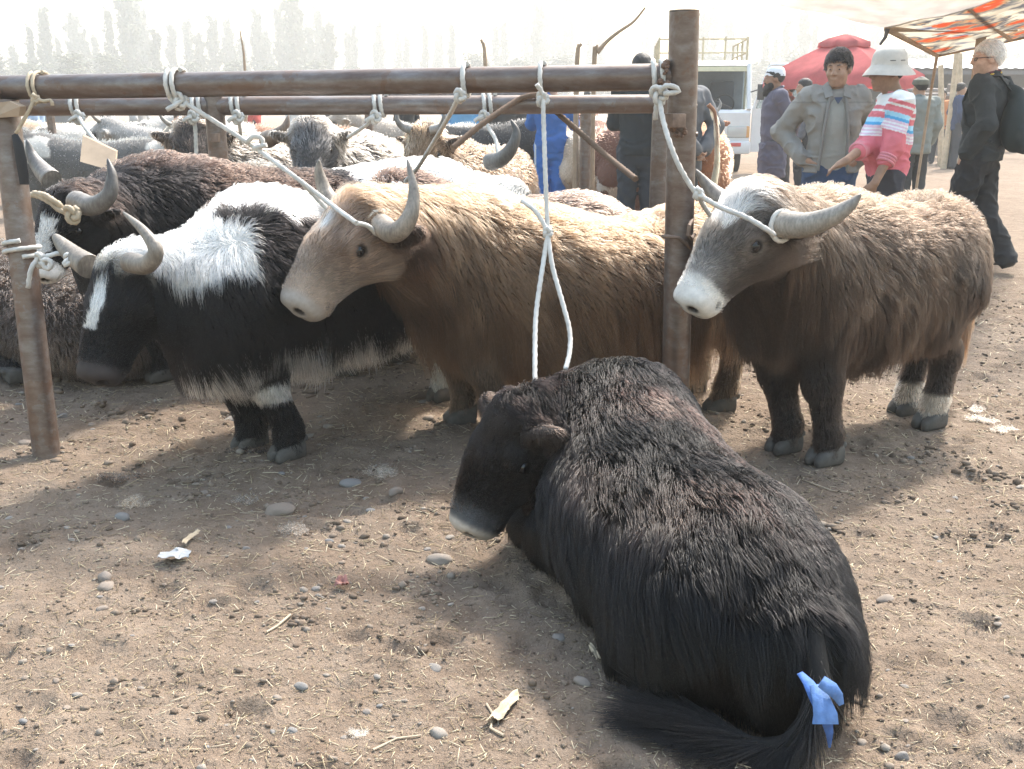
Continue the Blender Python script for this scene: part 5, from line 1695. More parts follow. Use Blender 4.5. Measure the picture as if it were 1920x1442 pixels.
    if hair:
        g = Sdf(); e2 = lambda c, r, kk=.02, op='u': g.ell(q(*c), np.array(r) * k, kk * k, 'hair', op, rot=M)
        e2((-.014, 0, .038), (.110, .088, .102))
        g.cone(q(.100, .1, -.022), q(.100, -.1, -.022), .084 * k, .084 * k, .015, op='s')
        g.cone(q(.02, .1, -.075), q(.02, -.1, -.075), .072 * k, .072 * k, .02, op='s')
        g.cone(q(-.1, 0, -.125), q(-.02, 0, -.13), .07 * k, .07 * k, .02, op='s')
        hm = sdf_part('hair', g, .006, HAIR_GREY if hair == 'grey' else HAIR_BLK, root, disp=lambda P: .003 * vnoise(P, 70, 3))
        if h < .010 and not hatfn:
            hc_ = np.array((.60, .58, .56)) if hair == 'grey' else np.array((.012, .010, .010))
            def reg(P, N):
                n = len(P); o1 = np.ones(n)
                T = nrm(np.tile(M[0] * .9 + np.array([0, 0, -.5]), (n, 1)) if hair != 'grey' else np.tile(-M[0] * .8 + np.array([0, 0, -.6]), (n, 1)))
                return dict(L=.034 * k * o1, T=T, lift=.45 * o1, grav=.5 * o1, curl=.05 * o1, cl=.4 * o1, thick=.006 * o1, stray=.5 * o1, dens=o1, r=o1, col=np.tile(hc_, (n, 1)))
            fur('hair_strands', hm, g, reg, 2600, FUR, K=6, seed=4, rad=.0012, clump=10)
    if hatfn:
        hatfn(root, q, M, k)
    if extra:
        extra(root, q, M, k, j)
    return root, q, k
def place(u, v, Y):
    p = at(u, v, Y)
    return (p[0], p[1], gz1(p[0], p[1]))
def in_head(root, q, M, k, obj, off):
    "stand a lathe made round its own z axis on the head"
    z = M[2]; x = M[0]; y = M[1]
    obj.matrix_parent_inverse = Matrix.Identity(4)
    obj.matrix_local = Matrix(((x[0], y[0], z[0], 0), (x[1], y[1], z[1], 0), (x[2], y[2], z[2], 0), (0, 0, 0, 1)))
    obj.location = tuple(q(*off))

# man in the grey jacket, hands on hips
GREYJ = (.25, .235, .215)
def jacket_extra(root, q, M, k, j):
    for sg in (-1, 1):
        m = MB()
        m.tube([np.array(p) * k for p in ((.085, .045 * sg, 1.44), (.125, .060 * sg, 1.36), (.142, .078 * sg, 1.20), (.142, .09 * sg, 1.04), (.135, .10 * sg, .90))], [.010, .012, .011, .011, .011], 8)
        m.build('zip_edge', simple('jacket_edge', (.20, .19, .175), .7), root)
    for sg in (-1, 1):
        m = MB()
        a = [np.array(p) * k for p in ((.05, .045 * sg, 1.475), (.115, .035 * sg, 1.40), (.118, .085 * sg, 1.385), (.045, .10 * sg, 1.455))]
        m.prism(a, (.008, 0, .004))
        m.build('collar_flap', MATS['jacket_edge'], root, smooth=False)
    m = MB(); m.prism([np.array(p) * k for p in ((.126, -.03, 1.395), (.126, .03, 1.395), (.132, .0, 1.35))], (.006, 0, 0)); m.build('shirt_neck', simple('navy_collar', (.04, .06, .11), .8), root, smooth=False)
def grey_col(P):
    return np.tile(np.array(GREYJ), (len(P), 1)) * (1 - .25 * (np.abs(P[:, 2] - 1.33) < .006)[:, None])
person('man in an open grey jacket with hands on his hips beside the red parasol', place(1556, 300, 7.2), -97, head=-24, nod=8, height=1.66, skin=SKIN_TAN, hair='black',
       J=dict(ell=(-.13, .335, 1.15), elr=(-.13, -.335, 1.15), wrl=(.05, .20, .985), wrr=(.05, -.20, .985), shl=(-.01, .165, 1.395), shr=(-.01, -.165, 1.395)),
       handpose=dict(l=((.35, -.6, -.45), (0, -1, -.2), .6), r=((.35, .6, -.45), (0, 1, -.2), .6)),
       top=dict(name='jacket', hem=.885, slack=.020, flare=.01, col=grey_col, open=.125), under=(.33, .33, .30), bottom=dict(col=(.045, .075, .14)), extra=jacket_extra, fold=.013)

# man in the pink striped shirt and white bucket hat
def pink_col(P):
    z = P[:, 2] / (1.58 / 1.70); y = P[:, 1]
    c = np.tile(np.array((.62, .16, .19)), (len(P), 1))
    white, blue, lblue, lil = np.array((.72, .72, .72)), np.array((.07, .33, .60)), np.array((.33, .60, .76)), np.array((.62, .42, .52))
    z = z + np.where(np.abs(y) > .165, 0.0, .055) - .03 * np.clip(P[:, 0], -.1, .1) / .1
    def band(a, b, cc):
        m = (z > a) & (z < b); c[m] = cc
    band(1.385, 1.60, white); band(1.40, 1.425, (.62, .16, .19)); band(1.315, 1.345, lblue); band(1.295, 1.315, blue); band(1.225, 1.295, lil)
    st = (z > 1.225) & (z < 1.29) & ((z * 90).astype(int) % 2 == 0)
    c[st] = white * .95
    return c
def bucket_hat(root, q, M, k):
    m = MB()
    wob = lambda i, a: .006 * math.sin(2 * a + 1) * (i > 5)
    prof = [(.001, .128), (.045, .126), (.078, .112), (.094, .085), (.101, .05), (.104, .022), (.108, .012), (.128, -.010), (.148, -.040), (.150, -.044), (.146, -.044), (.125, -.016), (.103, .008), (.098, .02)]
    m.lathe([(r * k * 1.06, z * k * 1.05) for r, z in prof], 36, sx=1.08, sy=.98, wob=wob)
    o = m.build('bucket_hat', simple('white_canvas', (.50, .455, .40), .85, .12, 20, .3, 160), root)
    in_head(root, q, M, k, o, (-.012, 0, .030))
    m = MB()
    for a0 in (1.2, 1.75, 4.5, 5.0):
        m.tube([(.1125 * k * 1.15 * math.cos(a), .111 * k * 1.04 * math.sin(a), .045 * k) for a in (a0, a0 + .09, a0 + .18, a0 + .27)], .0022, 6)
    o2 = m.build('hat_eyelets', simple('hat_stitch', (.06, .05, .05), .7), o)
def pink_extra(root, q, M, k, j):
    g = Sdf(); g.cone(j['neck'] + np.array([-.02, 0, -.005]), j['neck'] + np.array([.012, 0, .04]) * k, .076 * k, .070 * k, .02); g.cone(j['neck'] + np.array([0, 0, .02]), j['neck'] + np.array([.03, 0, .11]) * k, .063 * k, .066 * k, .006, op='s')
    sdf_part('collar', g, .007, CLOTH, root, (.58, .20, .22))
    for sN in 'lr':
        E, Wr = j['el' + sN], j['wr' + sN]
        d = nrm(Wr - E); c = E + (Wr - E) * .36
        m = MB()
        for i_ in range(3):
            a = c + d * (.018 * i_ - .01); m.tube([a - d * .008, a, a + d * .008], [.058 * k, .064 * k, .058 * k], 20)
        m.build('rolled_cuff', simple('pink_cuff', (.60, .22, .25), .85), root)
ch = at(1560, 318, 6.25)
cl_ = place(1664, 300, 6.6)
def to_loc(p, loc, facing, k):
    d = np.array(p) - np.array([loc[0], loc[1], 0]); a = R(facing)
    return np.array([d[0] * math.cos(a) + d[1] * math.sin(a), -d[0] * math.sin(a) + d[1] * math.cos(a), d[2]]) / k
CF = 172
wr_r = to_loc(ch + np.array([.09, .02, .035]), cl_, CF, 1.58 / 1.7)
wr_l = to_loc(at(1640, 348, 6.32), cl_, CF, 1.58 / 1.7)
person('man in a pink striped shirt and white bucket hat reaching over the dark brown yak', cl_, CF, head=14, nod=2, height=1.60, skin=SKIN_BROWN, hair='black', belly=.045,
       J=dict(elr=tuple(np.array((-.01, -.185, 1.395)) * .45 + wr_r * .55 + np.array([-.02, -.03, -.07])), wrr=tuple(wr_r), ell=(.015, .235, 1.13), wrl=tuple(wr_l), head=(.055, 0, 1.585)),
       handpose=dict(r=((.8, 0, -.45), (0, 0, -1), .55), l=((.6, -.1, -.7), (0, -1, 0), .5)),
       top=dict(name='shirt', hem=.84, slack=.016, sleeve=.70, col=pink_col, collar=False, h=.006), bottom=dict(col=(.05, .05, .06)), hatfn=bucket_hat, extra=pink_extra, fold=.012)

# elderly man with the backpack
def old_extra(root, q, M, k, j):
    for y in (-1, 1):
        m = MB()
        m.tube([q(.098, .018 * y, .012), q(.099, .018 * y, -.006), q(.096, .044 * y, -.008), q(.090, .052 * y, .004), q(.094, .048 * y, .014), q(.098, .018 * y, .012)], .0025 * k, 6)
        m.tube([q(.092, .052 * y, .010), q(.04, .082 * y, .012), q(-.01, .088 * y, .008), q(-.025, .086 * y, -.012)], .003 * k, 6)
        m.build('spectacle_side', simple('spectacle_frame', (.02, .02, .025), .4), root)
    m = MB(); m.tube([np.array(p) * k for p in ((.075, .04, 1.42), (.04, .075, 1.445), (-.03, .078, 1.475), (-.075, 0, 1.49), (-.03, -.078, 1.475), (.04, -.075, 1.445), (.075, -.04, 1.42))], .007, 8); m.build('collar_piping', simple('yellow_piping', (.55, .40, .06), .7), root)
    m = MB(); m.tube([np.array(p) * k for p in ((.06, .045, 1.445), (-.02, .07, 1.485), (-.062, 0, 1.50), (-.02, -.07, 1.485), (.06, -.045, 1.445))], .013, 8); m.build('maroon_collar', simple('maroon_knit', (.10, .02, .03), .85), root)
dl = place(1838, 300, 8.1)
DF = 138
DARKT = (.030, .036, .040)
dperson = person('white haired man in a dark fleece and black trousers walking away at the frame edge', dl, DF, head=38, nod=2, height=1.76, skin=SKIN_PALE, hair='grey',
       J=dict(ell=(-.10, .27, 1.13), elr=(-.10, -.27, 1.13), wrl=(.03, .20, .93), wrr=(.03, -.20, .93), kneel=(.10, .10, .49), ankl=(.20, .105, .10), kneer=(-.02, -.10, .50), ankr=(-.24, -.11, .15)),
       top=dict(name='fleece', hem=.86, slack=.030, col=DARKT), bottom=dict(col=(.022, .023, .026), slack=.03, mat=CLOTH), extra=old_extra, fold=.014)
kD = 1.76 / 1.7
bp_ = empty('backpack', dl, R(DF)); tag(bp_, 'dark teal backpack with a white luggage tag on the walking man\'s back', 'backpack')
g = Sdf(); g.ell(np.array((-.225, 0, 1.13)) * kD, (.11, .155, .215), .03); g.ell(np.array((-.30, 0, 1.03)) * kD, (.07, .135, .12), .02); g.cone(np.array((-.2, 0, 1.34)) * kD, np.array((-.16, 0, 1.36)) * kD, .05, .05, .04)
sdf_part('bag', g, .012, CLOTH, bp_, (.022, .034, .038), lambda P: .008 * fnoise(P, 9, 5))
for sg in (-1, 1):
    m = MB(); m.tube([np.array(p) * kD for p in ((-.17, .05 * sg, 1.36), (-.10, .095 * sg, 1.46), (.0, .12 * sg, 1.465), (.09, .13 * sg, 1.40), (.125, .14 * sg, 1.28), (.07, .185 * sg, 1.12), (-.12, .17 * sg, 1.0))], [.02] * 7, 10, flat=.35)
    m.build('strap', simple('strap_webbing', (.02, .026, .03), .8), bp_)
m = MB(); m.box(np.array((-.36, .06, .93)) * kD, (.006, .045, .115), Matrix.Rotation(.25, 3, 'X'), .004); m.build('luggage_tag', simple('white_card', (.75, .75, .75), .5, .05), bp_)
m = MB(); m.tube([np.array((-.355, .045, .985)) * kD, np.array((-.35, .02, 1.05)) * kD, np.array((-.34, 0, 1.10)) * kD], .003, 6); m.build('tag_cord', MATS['strap_webbing'], bp_)

# bearded man in the long coat and white skullcap
def skullcap(root, q, M, k):
    m = MB(); m.lathe([(r * k, z * k) for r, z in ((.001, .088), (.05, .084), (.08, .068), (.096, .035), (.100, .005), (.101, -.018), (.097, -.018))], 28, sx=1.06, sy=.86)
    o = m.build('skullcap', simple('white_cap', (.66, .68, .72), .8, .1, 60, .4, 140), root); in_head(root, q, M, k, o, (-.018, 0, .052))
def beard_extra(root, q, M, k, j):
    g = Sdf(); e2 = lambda c, r, kk=.02, op='u': g.ell(q(*c), np.array(r) * k, kk * k, 'b', op, rot=M)
    e2((.055, 0, -.100), (.058, .058, .060)); e2((.085, 0, -.145), (.036, .036, .05)); e2((.035, .045, -.06), (.04, .022, .05)); e2((.035, -.045, -.06), (.04, .022, .05)); e2((.098, 0, -.046), (.012, .03, .008))
    e2((.105, 0, -.064), (.02, .02, .006), .006, 's')
    sdf_part('beard', g, .007, HAIR_BLK, root, disp=lambda P: .005 * vnoise(P, 60, 3))
    m = MB(); m.tube([np.array(p) * k for p in ((.085, .05, 1.41), (.02, .078, 1.47), (-.05, .06, 1.50), (-.075, 0, 1.505), (-.05, -.06, 1.50), (.02, -.078, 1.47), (.085, -.05, 1.41))], .016, 8); m.build('coat_collar', simple('coat_lapel', (.085, .08, .11), .85), root)
    m = MB(); m.box(np.array((.06, .205, .88)) * k, (.13, .012, .045), bev=.004); m.build('pocket_flap', MATS['coat_lapel'], root)
person('bearded man in a long grey purple coat and white skullcap, hands behind his back', place(1447, 300, 12.0), 178, height=1.70, skin=SKIN_BROWN, hair='black',
       J=dict(ell=(-.16, .25, 1.12), elr=(-.16, -.25, 1.12), wrl=(-.20, .06, .93), wrr=(-.20, -.06, .93)),
       top=dict(name='coat', hem=.50, slack=.028, flare=.035, col=(.10, .095, .13)), bottom=dict(col=(.07, .07, .075), mat=CLOTH), hatfn=skullcap, extra=beard_extra, h=.011, fold=.012)

# men seen from behind or in part
person('man in black shirt and dark jeans seen from behind the rails', place(1198, 300, 9.4), 88, height=1.74, skin=SKIN_TAN, hair='black',
       J=dict(ell=(.10, .22, 1.14), elr=(.10, -.22, 1.14), wrl=(.26, .12, 1.1), wrr=(.26, -.12, 1.1)), top=dict(hem=.86, slack=.022, col=(.022, .028, .032)), bottom=dict(col=(.035, .042, .052)), h=.012, fold=.012)
person('man in a grey suit coat half hidden by the tall post', place(1280, 300, 9.3), 128, height=1.70, skin=SKIN_TAN, hair='black',
       J=dict(ell=(-.15, .25, 1.12), elr=(-.15, -.25, 1.12), wrl=(-.20, .06, .93), wrr=(-.20, -.06, .93)), top=dict(name='coat', hem=.74, slack=.026, flare=.015, col=(.11, .115, .125)), bottom=dict(col=(.045, .048, .052), mat=CLOTH), h=.012)
def blue_col(P):
    c = np.tile(np.array((.035, .13, .40)), (len(P), 1)); s_ = (np.abs(np.abs(P[:, 1]) - .175) < .012) & (P[:, 2] < .95); c[s_] = (.45, .5, .55); return c
def blue_extra(root, q, M, k, j):
    for sg in (-1, 1):
        m = MB(); m.tube([np.array(p) * k for p in ((-.06, .14 * sg, .17), (-.085, .10 * sg, .20), (-.06, .06 * sg, .19))], .012, 8, flat=.5); m.build('yellow_trim', simple('yellow_trim', (.62, .45, .05), .7), root)
person('person in a bright blue tracksuit standing behind the rear rail', place(1034, 300, 11.4), 84, height=1.63, skin=SKIN_TAN, hair='black',
       J=dict(ell=(.14, .24, 1.16), elr=(.14, -.24, 1.16), wrl=(.32, .18, 1.26), wrr=(.32, -.18, 1.26)), top=dict(name='track_top', hem=.84, slack=.026, col=(.03, .115, .36)), bottom=dict(col=blue_col, slack=.028, mat=CLOTH), extra=blue_extra, h=.012, fold=.012)
person('moustached man in dark clothes beyond the bearded man', place(1502, 300, 15.0), 170, height=1.66, skin=SKIN_TAN, hair='black', top=dict(hem=.80, col=(.09, .095, .11)), bottom=dict(col=(.025, .027, .03)), h=.014)
def flat_cap(root, q, M, k):
    m = MB(); m.lathe([(r * k, z * k) for r, z in ((.001, .075), (.06, .07), (.1, .045), (.112, .01), (.105, -.015), (.1, -.015))], 24, sx=1.12, sy=.95)
    o = m.build('cap', simple('olive_cap', (.12, .12, .095), .9, .2, 30, .3, 120), root); in_head(root, q, M, k, o, (-.01, 0, .05))
person('stout man in a grey green coat and wool cap beyond the striped shirt', place(1714, 300, 13.0), 100, height=1.60, skin=SKIN_TAN, hair='black', top=dict(name='coat', hem=.75, slack=.04, flare=.01, col=(.20, .215, .20)), bottom=dict(col=(.05, .05, .05)), hatfn=flat_cap, h=.014)
person('man in an olive cap stooping behind the open truck door', place(1472, 300, 17.5), 160, height=1.66, skin=SKIN_TAN, hair='black', top=dict(name='coat', hem=.75, slack=.03, col=(.12, .13, .12)), bottom=dict(col=(.05, .05, .05)), hatfn=flat_cap, h=.016)
# more distant people among the cattle
prn = np.random.default_rng(3)
far = [(70, 17, 'pale blue'), (116, 20, 'grey'), (205, 22, 'white'), (262, 19, 'pale grey'), (560, 24, 'white'), (628, 18, 'dark grey'), (760, 16, 'black'), (868, 15.5, 'sky blue'), (948, 14, 'charcoal'), (1760, 24, 'orange'), (1790, 22, 'dark blue'), (1100, 26, 'grey'), (330, 26, 'brown'), (480, 27, 'red')]
colmap = {'pale blue': (.30, .40, .55), 'grey': (.2, .2, .2), 'white': (.6, .6, .6), 'pale grey': (.4, .4, .4), 'dark grey': (.08, .08, .085), 'black': (.02, .02, .02), 'sky blue': (.12, .32, .55), 'charcoal': (.045, .047, .05), 'orange': (.5, .2, .08), 'dark blue': (.04, .06, .12), 'brown': (.14, .09, .06), 'red': (.4, .06, .05)}
where = {70: 'beyond the slanting post', 116: 'beyond the leftmost rear rail rope', 205: 'above the plywood board', 262: 'above the large black yak', 560: 'above the dark faced brown yak', 628: 'above the grey curly yak', 760: 'behind the grey curly yak', 868: 'behind the tan and black yak', 948: 'next to the bright blue tracksuit', 1760: 'past the sheep pen', 1790: 'beside the leaning market pole', 1100: 'between the tracksuit and the black shirt', 330: 'left of the rear rail post', 480: 'right of the rear rail post'}
for u, Y, c in far:
    person('distant person in %s clothes %s' % (c, where[u]), place(u, 250, Y), prn.uniform(0, 360), height=prn.uniform(1.6, 1.75), hair='black', top=dict(hem=.78, slack=.026, col=colmap[c]), bottom=dict(col=(.05, .055, .065)), h=.022, group='distant people among the cattle')
# ------------------------------------------------------------------ white truck with its door open
WHITE_P = simple('white_truck_paint', (.62, .63, .64), .35, .06, 6, .05, 80, spec=.5)
BLACK_R = simple('black_rubber', (.022, .022, .023), .8, .3, 20, .4, 60)
DARK_PL = simple('dark_plastic', (.035, .036, .038), .55, .2, 20, .2, 60)
def glass_material(name, c, rough=.05):
    t = NT(name); t.col(c); t.set(Roughness=rough); t.b.inputs['Specular IOR Level'].default_value = .8
    return t.m
def pane_material():
    m = bpy.data.materials.new('window_pane'); m.use_nodes = True
    n = m.node_tree.nodes; b = n['Principled BSDF']
    b.inputs['Base Color'].default_value = (.42, .50, .54, 1); b.inputs['Roughness'].default_value = .03; b.inputs['Transmission Weight'].default_value = 1.0; b.inputs['IOR'].default_value = 1.08
    b.inputs['Specular IOR Level'].default_value = .9
    return m
PANE = pane_material()
tk_p = gr(1318, 325); TK = empty('truck', (tk_p[0], tk_p[1], 0), R(-6))
tag(TK, 'white light truck with its door open and a rail cage on its bed', 'truck')
W2_ = .86
def side(pts, x0, x1, name, mat, bev=.03):
    m = MB(); m.prism([(x0, y, z) for y, z in pts], (x1 - x0, 0, 0)); return m.build(name, mat, TK, True, bev)
side([(0.0, .42), (-.02, .62), (-.02, 1.16), (.04, 1.22), (.04, .42)], -W2_, W2_, 'front_panel', WHITE_P, .02)
side([(.04, .42), (.04, 1.22), (1.45, 1.22), (1.45, .42), (.9, .42), (.78, .62), (.45, .62), (.34, .42)], -W2_, -W2_ + .06, 'cab_side', WHITE_P, .015)
side([(.95, .42), (.95, 1.22), (1.45, 1.22), (1.45, .42)], W2_ - .06, W2_, 'cab_side', WHITE_P, .015)
side([(1.40, .42), (1.40, 2.05), (1.46, 2.05), (1.46, .42)], -W2_, W2_, 'cab_back', WHITE_P, .015)
side([(.40, 2.06), (.55, 2.15), (1.44, 2.16), (1.46, 2.06)], -W2_, W2_, 'roof', WHITE_P, .03)
for x in (-W2_ + .035, W2_ - .035):
    m = MB(); m.tube([(x, .02, 1.22), (x, .40, 2.08)], .045, 10); m.build('windscreen_pillar', WHITE_P, TK)
m = MB(); m.prism([(-W2_ + .06, .035, 1.23), (W2_ - .06, .035, 1.23), (W2_ - .06, .39, 2.05), (-W2_ + .06, .39, 2.05)], (0, .01, 0)); m.build('windscreen', PANE, TK, False)
m = MB(); m.box((0, .365, 1.99), (W2_ * 1.85, .012, .10), Matrix.Rotation(-.43, 3, 'X')); m.build('sun_strip', simple('sun_strip', (.50, .46, .30), .6), TK)
m = MB(); m.box((0, 1.37, 1.25), (1.66, .03, 1.5)); m.build('cab_lining', simple('cab_lining', (.26, .27, .28), .9), TK)
m = MB(); m.box((0, .35, 1.12), (1.6, .5, .18), bev=.04); m.build('dashboard', DARK_PL, TK)
bm_ = MB(); bm_.tube([(.38 + .19 * math.cos(a), .42 - .05 * math.sin(a), 1.33 + .17 * math.sin(a)) for a in np.linspace(0, 6.283, 24)], .016, 8); bm_.build('steering_wheel', DARK_PL, TK)
for x in (-.40, .40):
    m = MB(); m.box((x, 1.05, 1.0), (.55, .5, .18), bev=.05); m.box((x, 1.28, 1.40), (.50, .14, .75), bev=.05); m.build('seat', simple('seat_vinyl', (.06, .07, .085), .7), TK)
m = MB(); m.box((0, -.05, .50), (1.76, .14, .24), bev=.04); m.build('bumper', WHITE_P, TK)
m = MB(); m.box((-.05, -.125, .52), (.50, .012, .10), bev=.004); m.build('bumper_vent', DARK_PL, TK)
for x in (-.62, .62):
    m = MB(); m.box((x, -.025, .80), (.38, .05, .22), bev=.03); m.build('headlight', glass_material('headlight_lens', (.45, .45, .43), .15), TK)
    m = MB(); m.box((x * 1.32, -.02, .80), (.07, .05, .22), bev=.015); m.build('indicator', simple('amber_lens', (.55, .30, .12), .25), TK)
    m = MB(); m.box((x * .96, -.125, .56), (.20, .02, .07), bev=.008); m.build('fog_lamp', simple('red_lens', (.55, .09, .08), .3), TK)
    m = MB(); m.tube([(x * .8, .03, 1.25), (x * .35, .08, 1.37), (x * .1, .10, 1.40)], .010, 6); m.build('wiper', DARK_PL, TK)
    m = MB(); m.tube([(x * 1.36, .05, 1.55), (x * 1.62, -.06, 1.60)], .012, 6); m.box((x * 1.65, -.07, 1.55), (.14, .05, .30), bev=.02); m.build('wing_mirror', DARK_PL, TK)
m = MB(); m.box((0, -.03, .98), (.28, .02, .05), bev=.006); m.build('emblem', simple('chrome_badge', (.45, .46, .47), .3, metallic=.8), TK)
for x in (-.66, .66):
    for y in (.62, 3.1):
        wroot = MB(); wroot.lathe([(.15, -.10), (.26, -.10), (.335, -.08), (.35, -.03), (.35, .03), (.335, .08), (.26, .10), (.15, .10)], 28)
        o = wroot.build('tyre', BLACK_R, TK); o.rotation_euler = (0, R(90), 0); o.location = (x, y, .345)
        rm = MB(); rm.lathe([(.001, .05), (.08, .05), (.10, .02), (.15, .03), (.16, .06), (.16, -.06), (.001, -.06)], 24); r_ = rm.build('rim', simple('steel_rim', (.35, .35, .35), .5, metallic=.5), o)
m = MB(); m.box((0, 3.0, .86), (1.75, 3.0, .10), bev=.01); m.build('cargo_bed', simple('bed_steel', (.16, .20, .28), .6), TK)
for x in (-.86, .86):
    m = MB(); m.box((x, 3.0, 1.10), (.03, 3.0, .40), bev=.008); m.build('bed_side', simple('bed_steel', (.16, .20, .28)), TK)
M_CAGE = simple('cage_bar', (.42, .36, .24), .7, .2, 20)
for z in (1.45, 1.75, 2.05, 2.35, 2.62):
    m = MB(); m.tube([(-.90, 1.55, z), (.90, 1.55, z)], .018, 8); m.build('cage_bar', M_CAGE, TK)
    for x in (-.90, .90):
        m = MB(); m.tube([(x, 1.55, z), (x, 4.4, z)], .018, 8); m.build('cage_bar', M_CAGE, TK)
for x in (-.90, -.45, 0, .45, .90):
    m = MB(); m.tube([(x, 1.55, .9), (x, 1.55, 2.66)], .022, 8); m.build('cage_post', M_CAGE, TK)
for x in (-.9, .9):
    for y in (2.5, 3.4, 4.4):
        m = MB(); m.tube([(x, y, .9), (x, y, 2.64)], .022, 8); m.build('cage_post', M_CAGE, TK)
dr = empty('door', (W2_ + .03, .08, 0), R(-86)); dr.parent = TK
def dpart(pts, name, mat, t=.05):
    m = MB(); m.prism([(0, y, z) for y, z in pts], (t, 0, 0)); return m.build(name, mat, dr, True, .012)
dpart([(0, .42), (0, 1.24), (.95, 1.24), (.95, .42)], 'door_panel', WHITE_P)
for a, b in (((0.02, 1.22), (.30, 2.05)), ((.30, 2.05), (.93, 2.05)), ((.93, 2.05), (.93, 1.22))):
    m = MB(); m.tube([(.025, *a), (.025, *b)], .035, 8); m.build('door_frame', WHITE_P, dr)
m = MB(); m.prism([(.022, .05, 1.24), (.022, .90, 1.24), (.022, .90, 2.02), (.022, .31, 2.02)], (.006, 0, 0)); m.build('door_window', PANE, dr, False)
m = MB(); m.box((.06, .80, 1.12), (.02, .14, .05), bev=.006); m.build('door_handle', DARK_PL, dr)

# ------------------------------------------------------------------ red parasol
def fabric(name, c, trans=.35):
    "thin cloth that lets some light through"
    m = bpy.data.materials.new(name); m.use_nodes = True; t = m.node_tree; n = t.nodes
    b = n['Principled BSDF']; b.inputs['Roughness'].default_value = .85; b.inputs['Specular IOR Level'].default_value = .15
    tl = n.new('ShaderNodeBsdfTranslucent'); mx = n.new('ShaderNodeMixShader'); mx.inputs[0].default_value = trans
    co = n.new('ShaderNodeTexCoord'); ns = n.new('ShaderNodeTexNoise'); ns.inputs['Scale'].default_value = 6; ns.inputs['Detail'].default_value = 5
    rp = n.new('ShaderNodeValToRGB'); rp.color_ramp.elements[0].position = .3; rp.color_ramp.elements[1].position = .7
    rp.color_ramp.elements[0].color = (*[x * .8 for x in c], 1); rp.color_ramp.elements[1].color = (*c, 1)
    t.links.new(co.outputs['Object'], ns.inputs[0]); t.links.new(ns.outputs[0], rp.inputs[0]); t.links.new(rp.outputs[0], b.inputs['Base Color']); t.links.new(rp.outputs[0], tl.inputs[0])
    t.links.new(b.outputs[0], mx.inputs[1]); t.links.new(tl.outputs[0], mx.inputs[2]); t.links.new(mx.outputs[0], n['Material Output'].inputs[0])
    return m
RED = fabric('red_canvas', (.72, .24, .24), .6)
pp = at(1580, 110, 16.5); PS = empty('parasol', (pp[0], pp[1], 0), .2)
tag(PS, 'faded red market parasol with a vented top behind the grey jacket', 'parasol')
m = MB(); m.tube([(0, 0, 0), (0, 0, 2.34)], .025, 10); m.build('pole', simple('parasol_pole', (.5, .5, .5), .4), PS)
def panel(a0, a1, prof, name):
    V, F = [], []
    na = 7
    for r, z in prof:
        for i in range(na):
            a = a0 + (a1 - a0) * i / (na - 1); sag = math.sin(math.pi * i / (na - 1))
            rr_ = r * (math.cos((a1 - a0) / 2) / math.cos(abs(a - (a0 + a1) / 2)))
            V.append((rr_ * math.cos(a), rr_ * math.sin(a), z - .05 * sag * r))
    for k in range(len(prof) - 1):
        for i in range(na - 1):
            q = k * na + i; F.append((q, q + 1, q + na + 1, q + na))
    n0 = len(V); V = V + [(x, y, z - .006) for x, y, z in V]; F = F + [tuple(n0 + i for i in f[::-1]) for f in F]
    put(name, quad_mesh(name, V, F), PS, RED)
for k in range(8):
    a = k * math.pi / 4
    panel(a, a + math.pi / 4, [(.30, 2.20), (.62, 2.06), (.95, 1.90), (1.24, 1.74), (1.26, 1.60)], 'canopy_panel')
    panel(a, a + math.pi / 4, [(.02, 2.36), (.22, 2.31), (.40, 2.24), (.41, 2.18)], 'vent_panel')
    m = MB(); m.tube([(0, 0, 2.26), (1.22 * math.cos(a), 1.22 * math.sin(a), 1.74)], .008, 6); m.build('rib', MATS['parasol_pole'], PS)

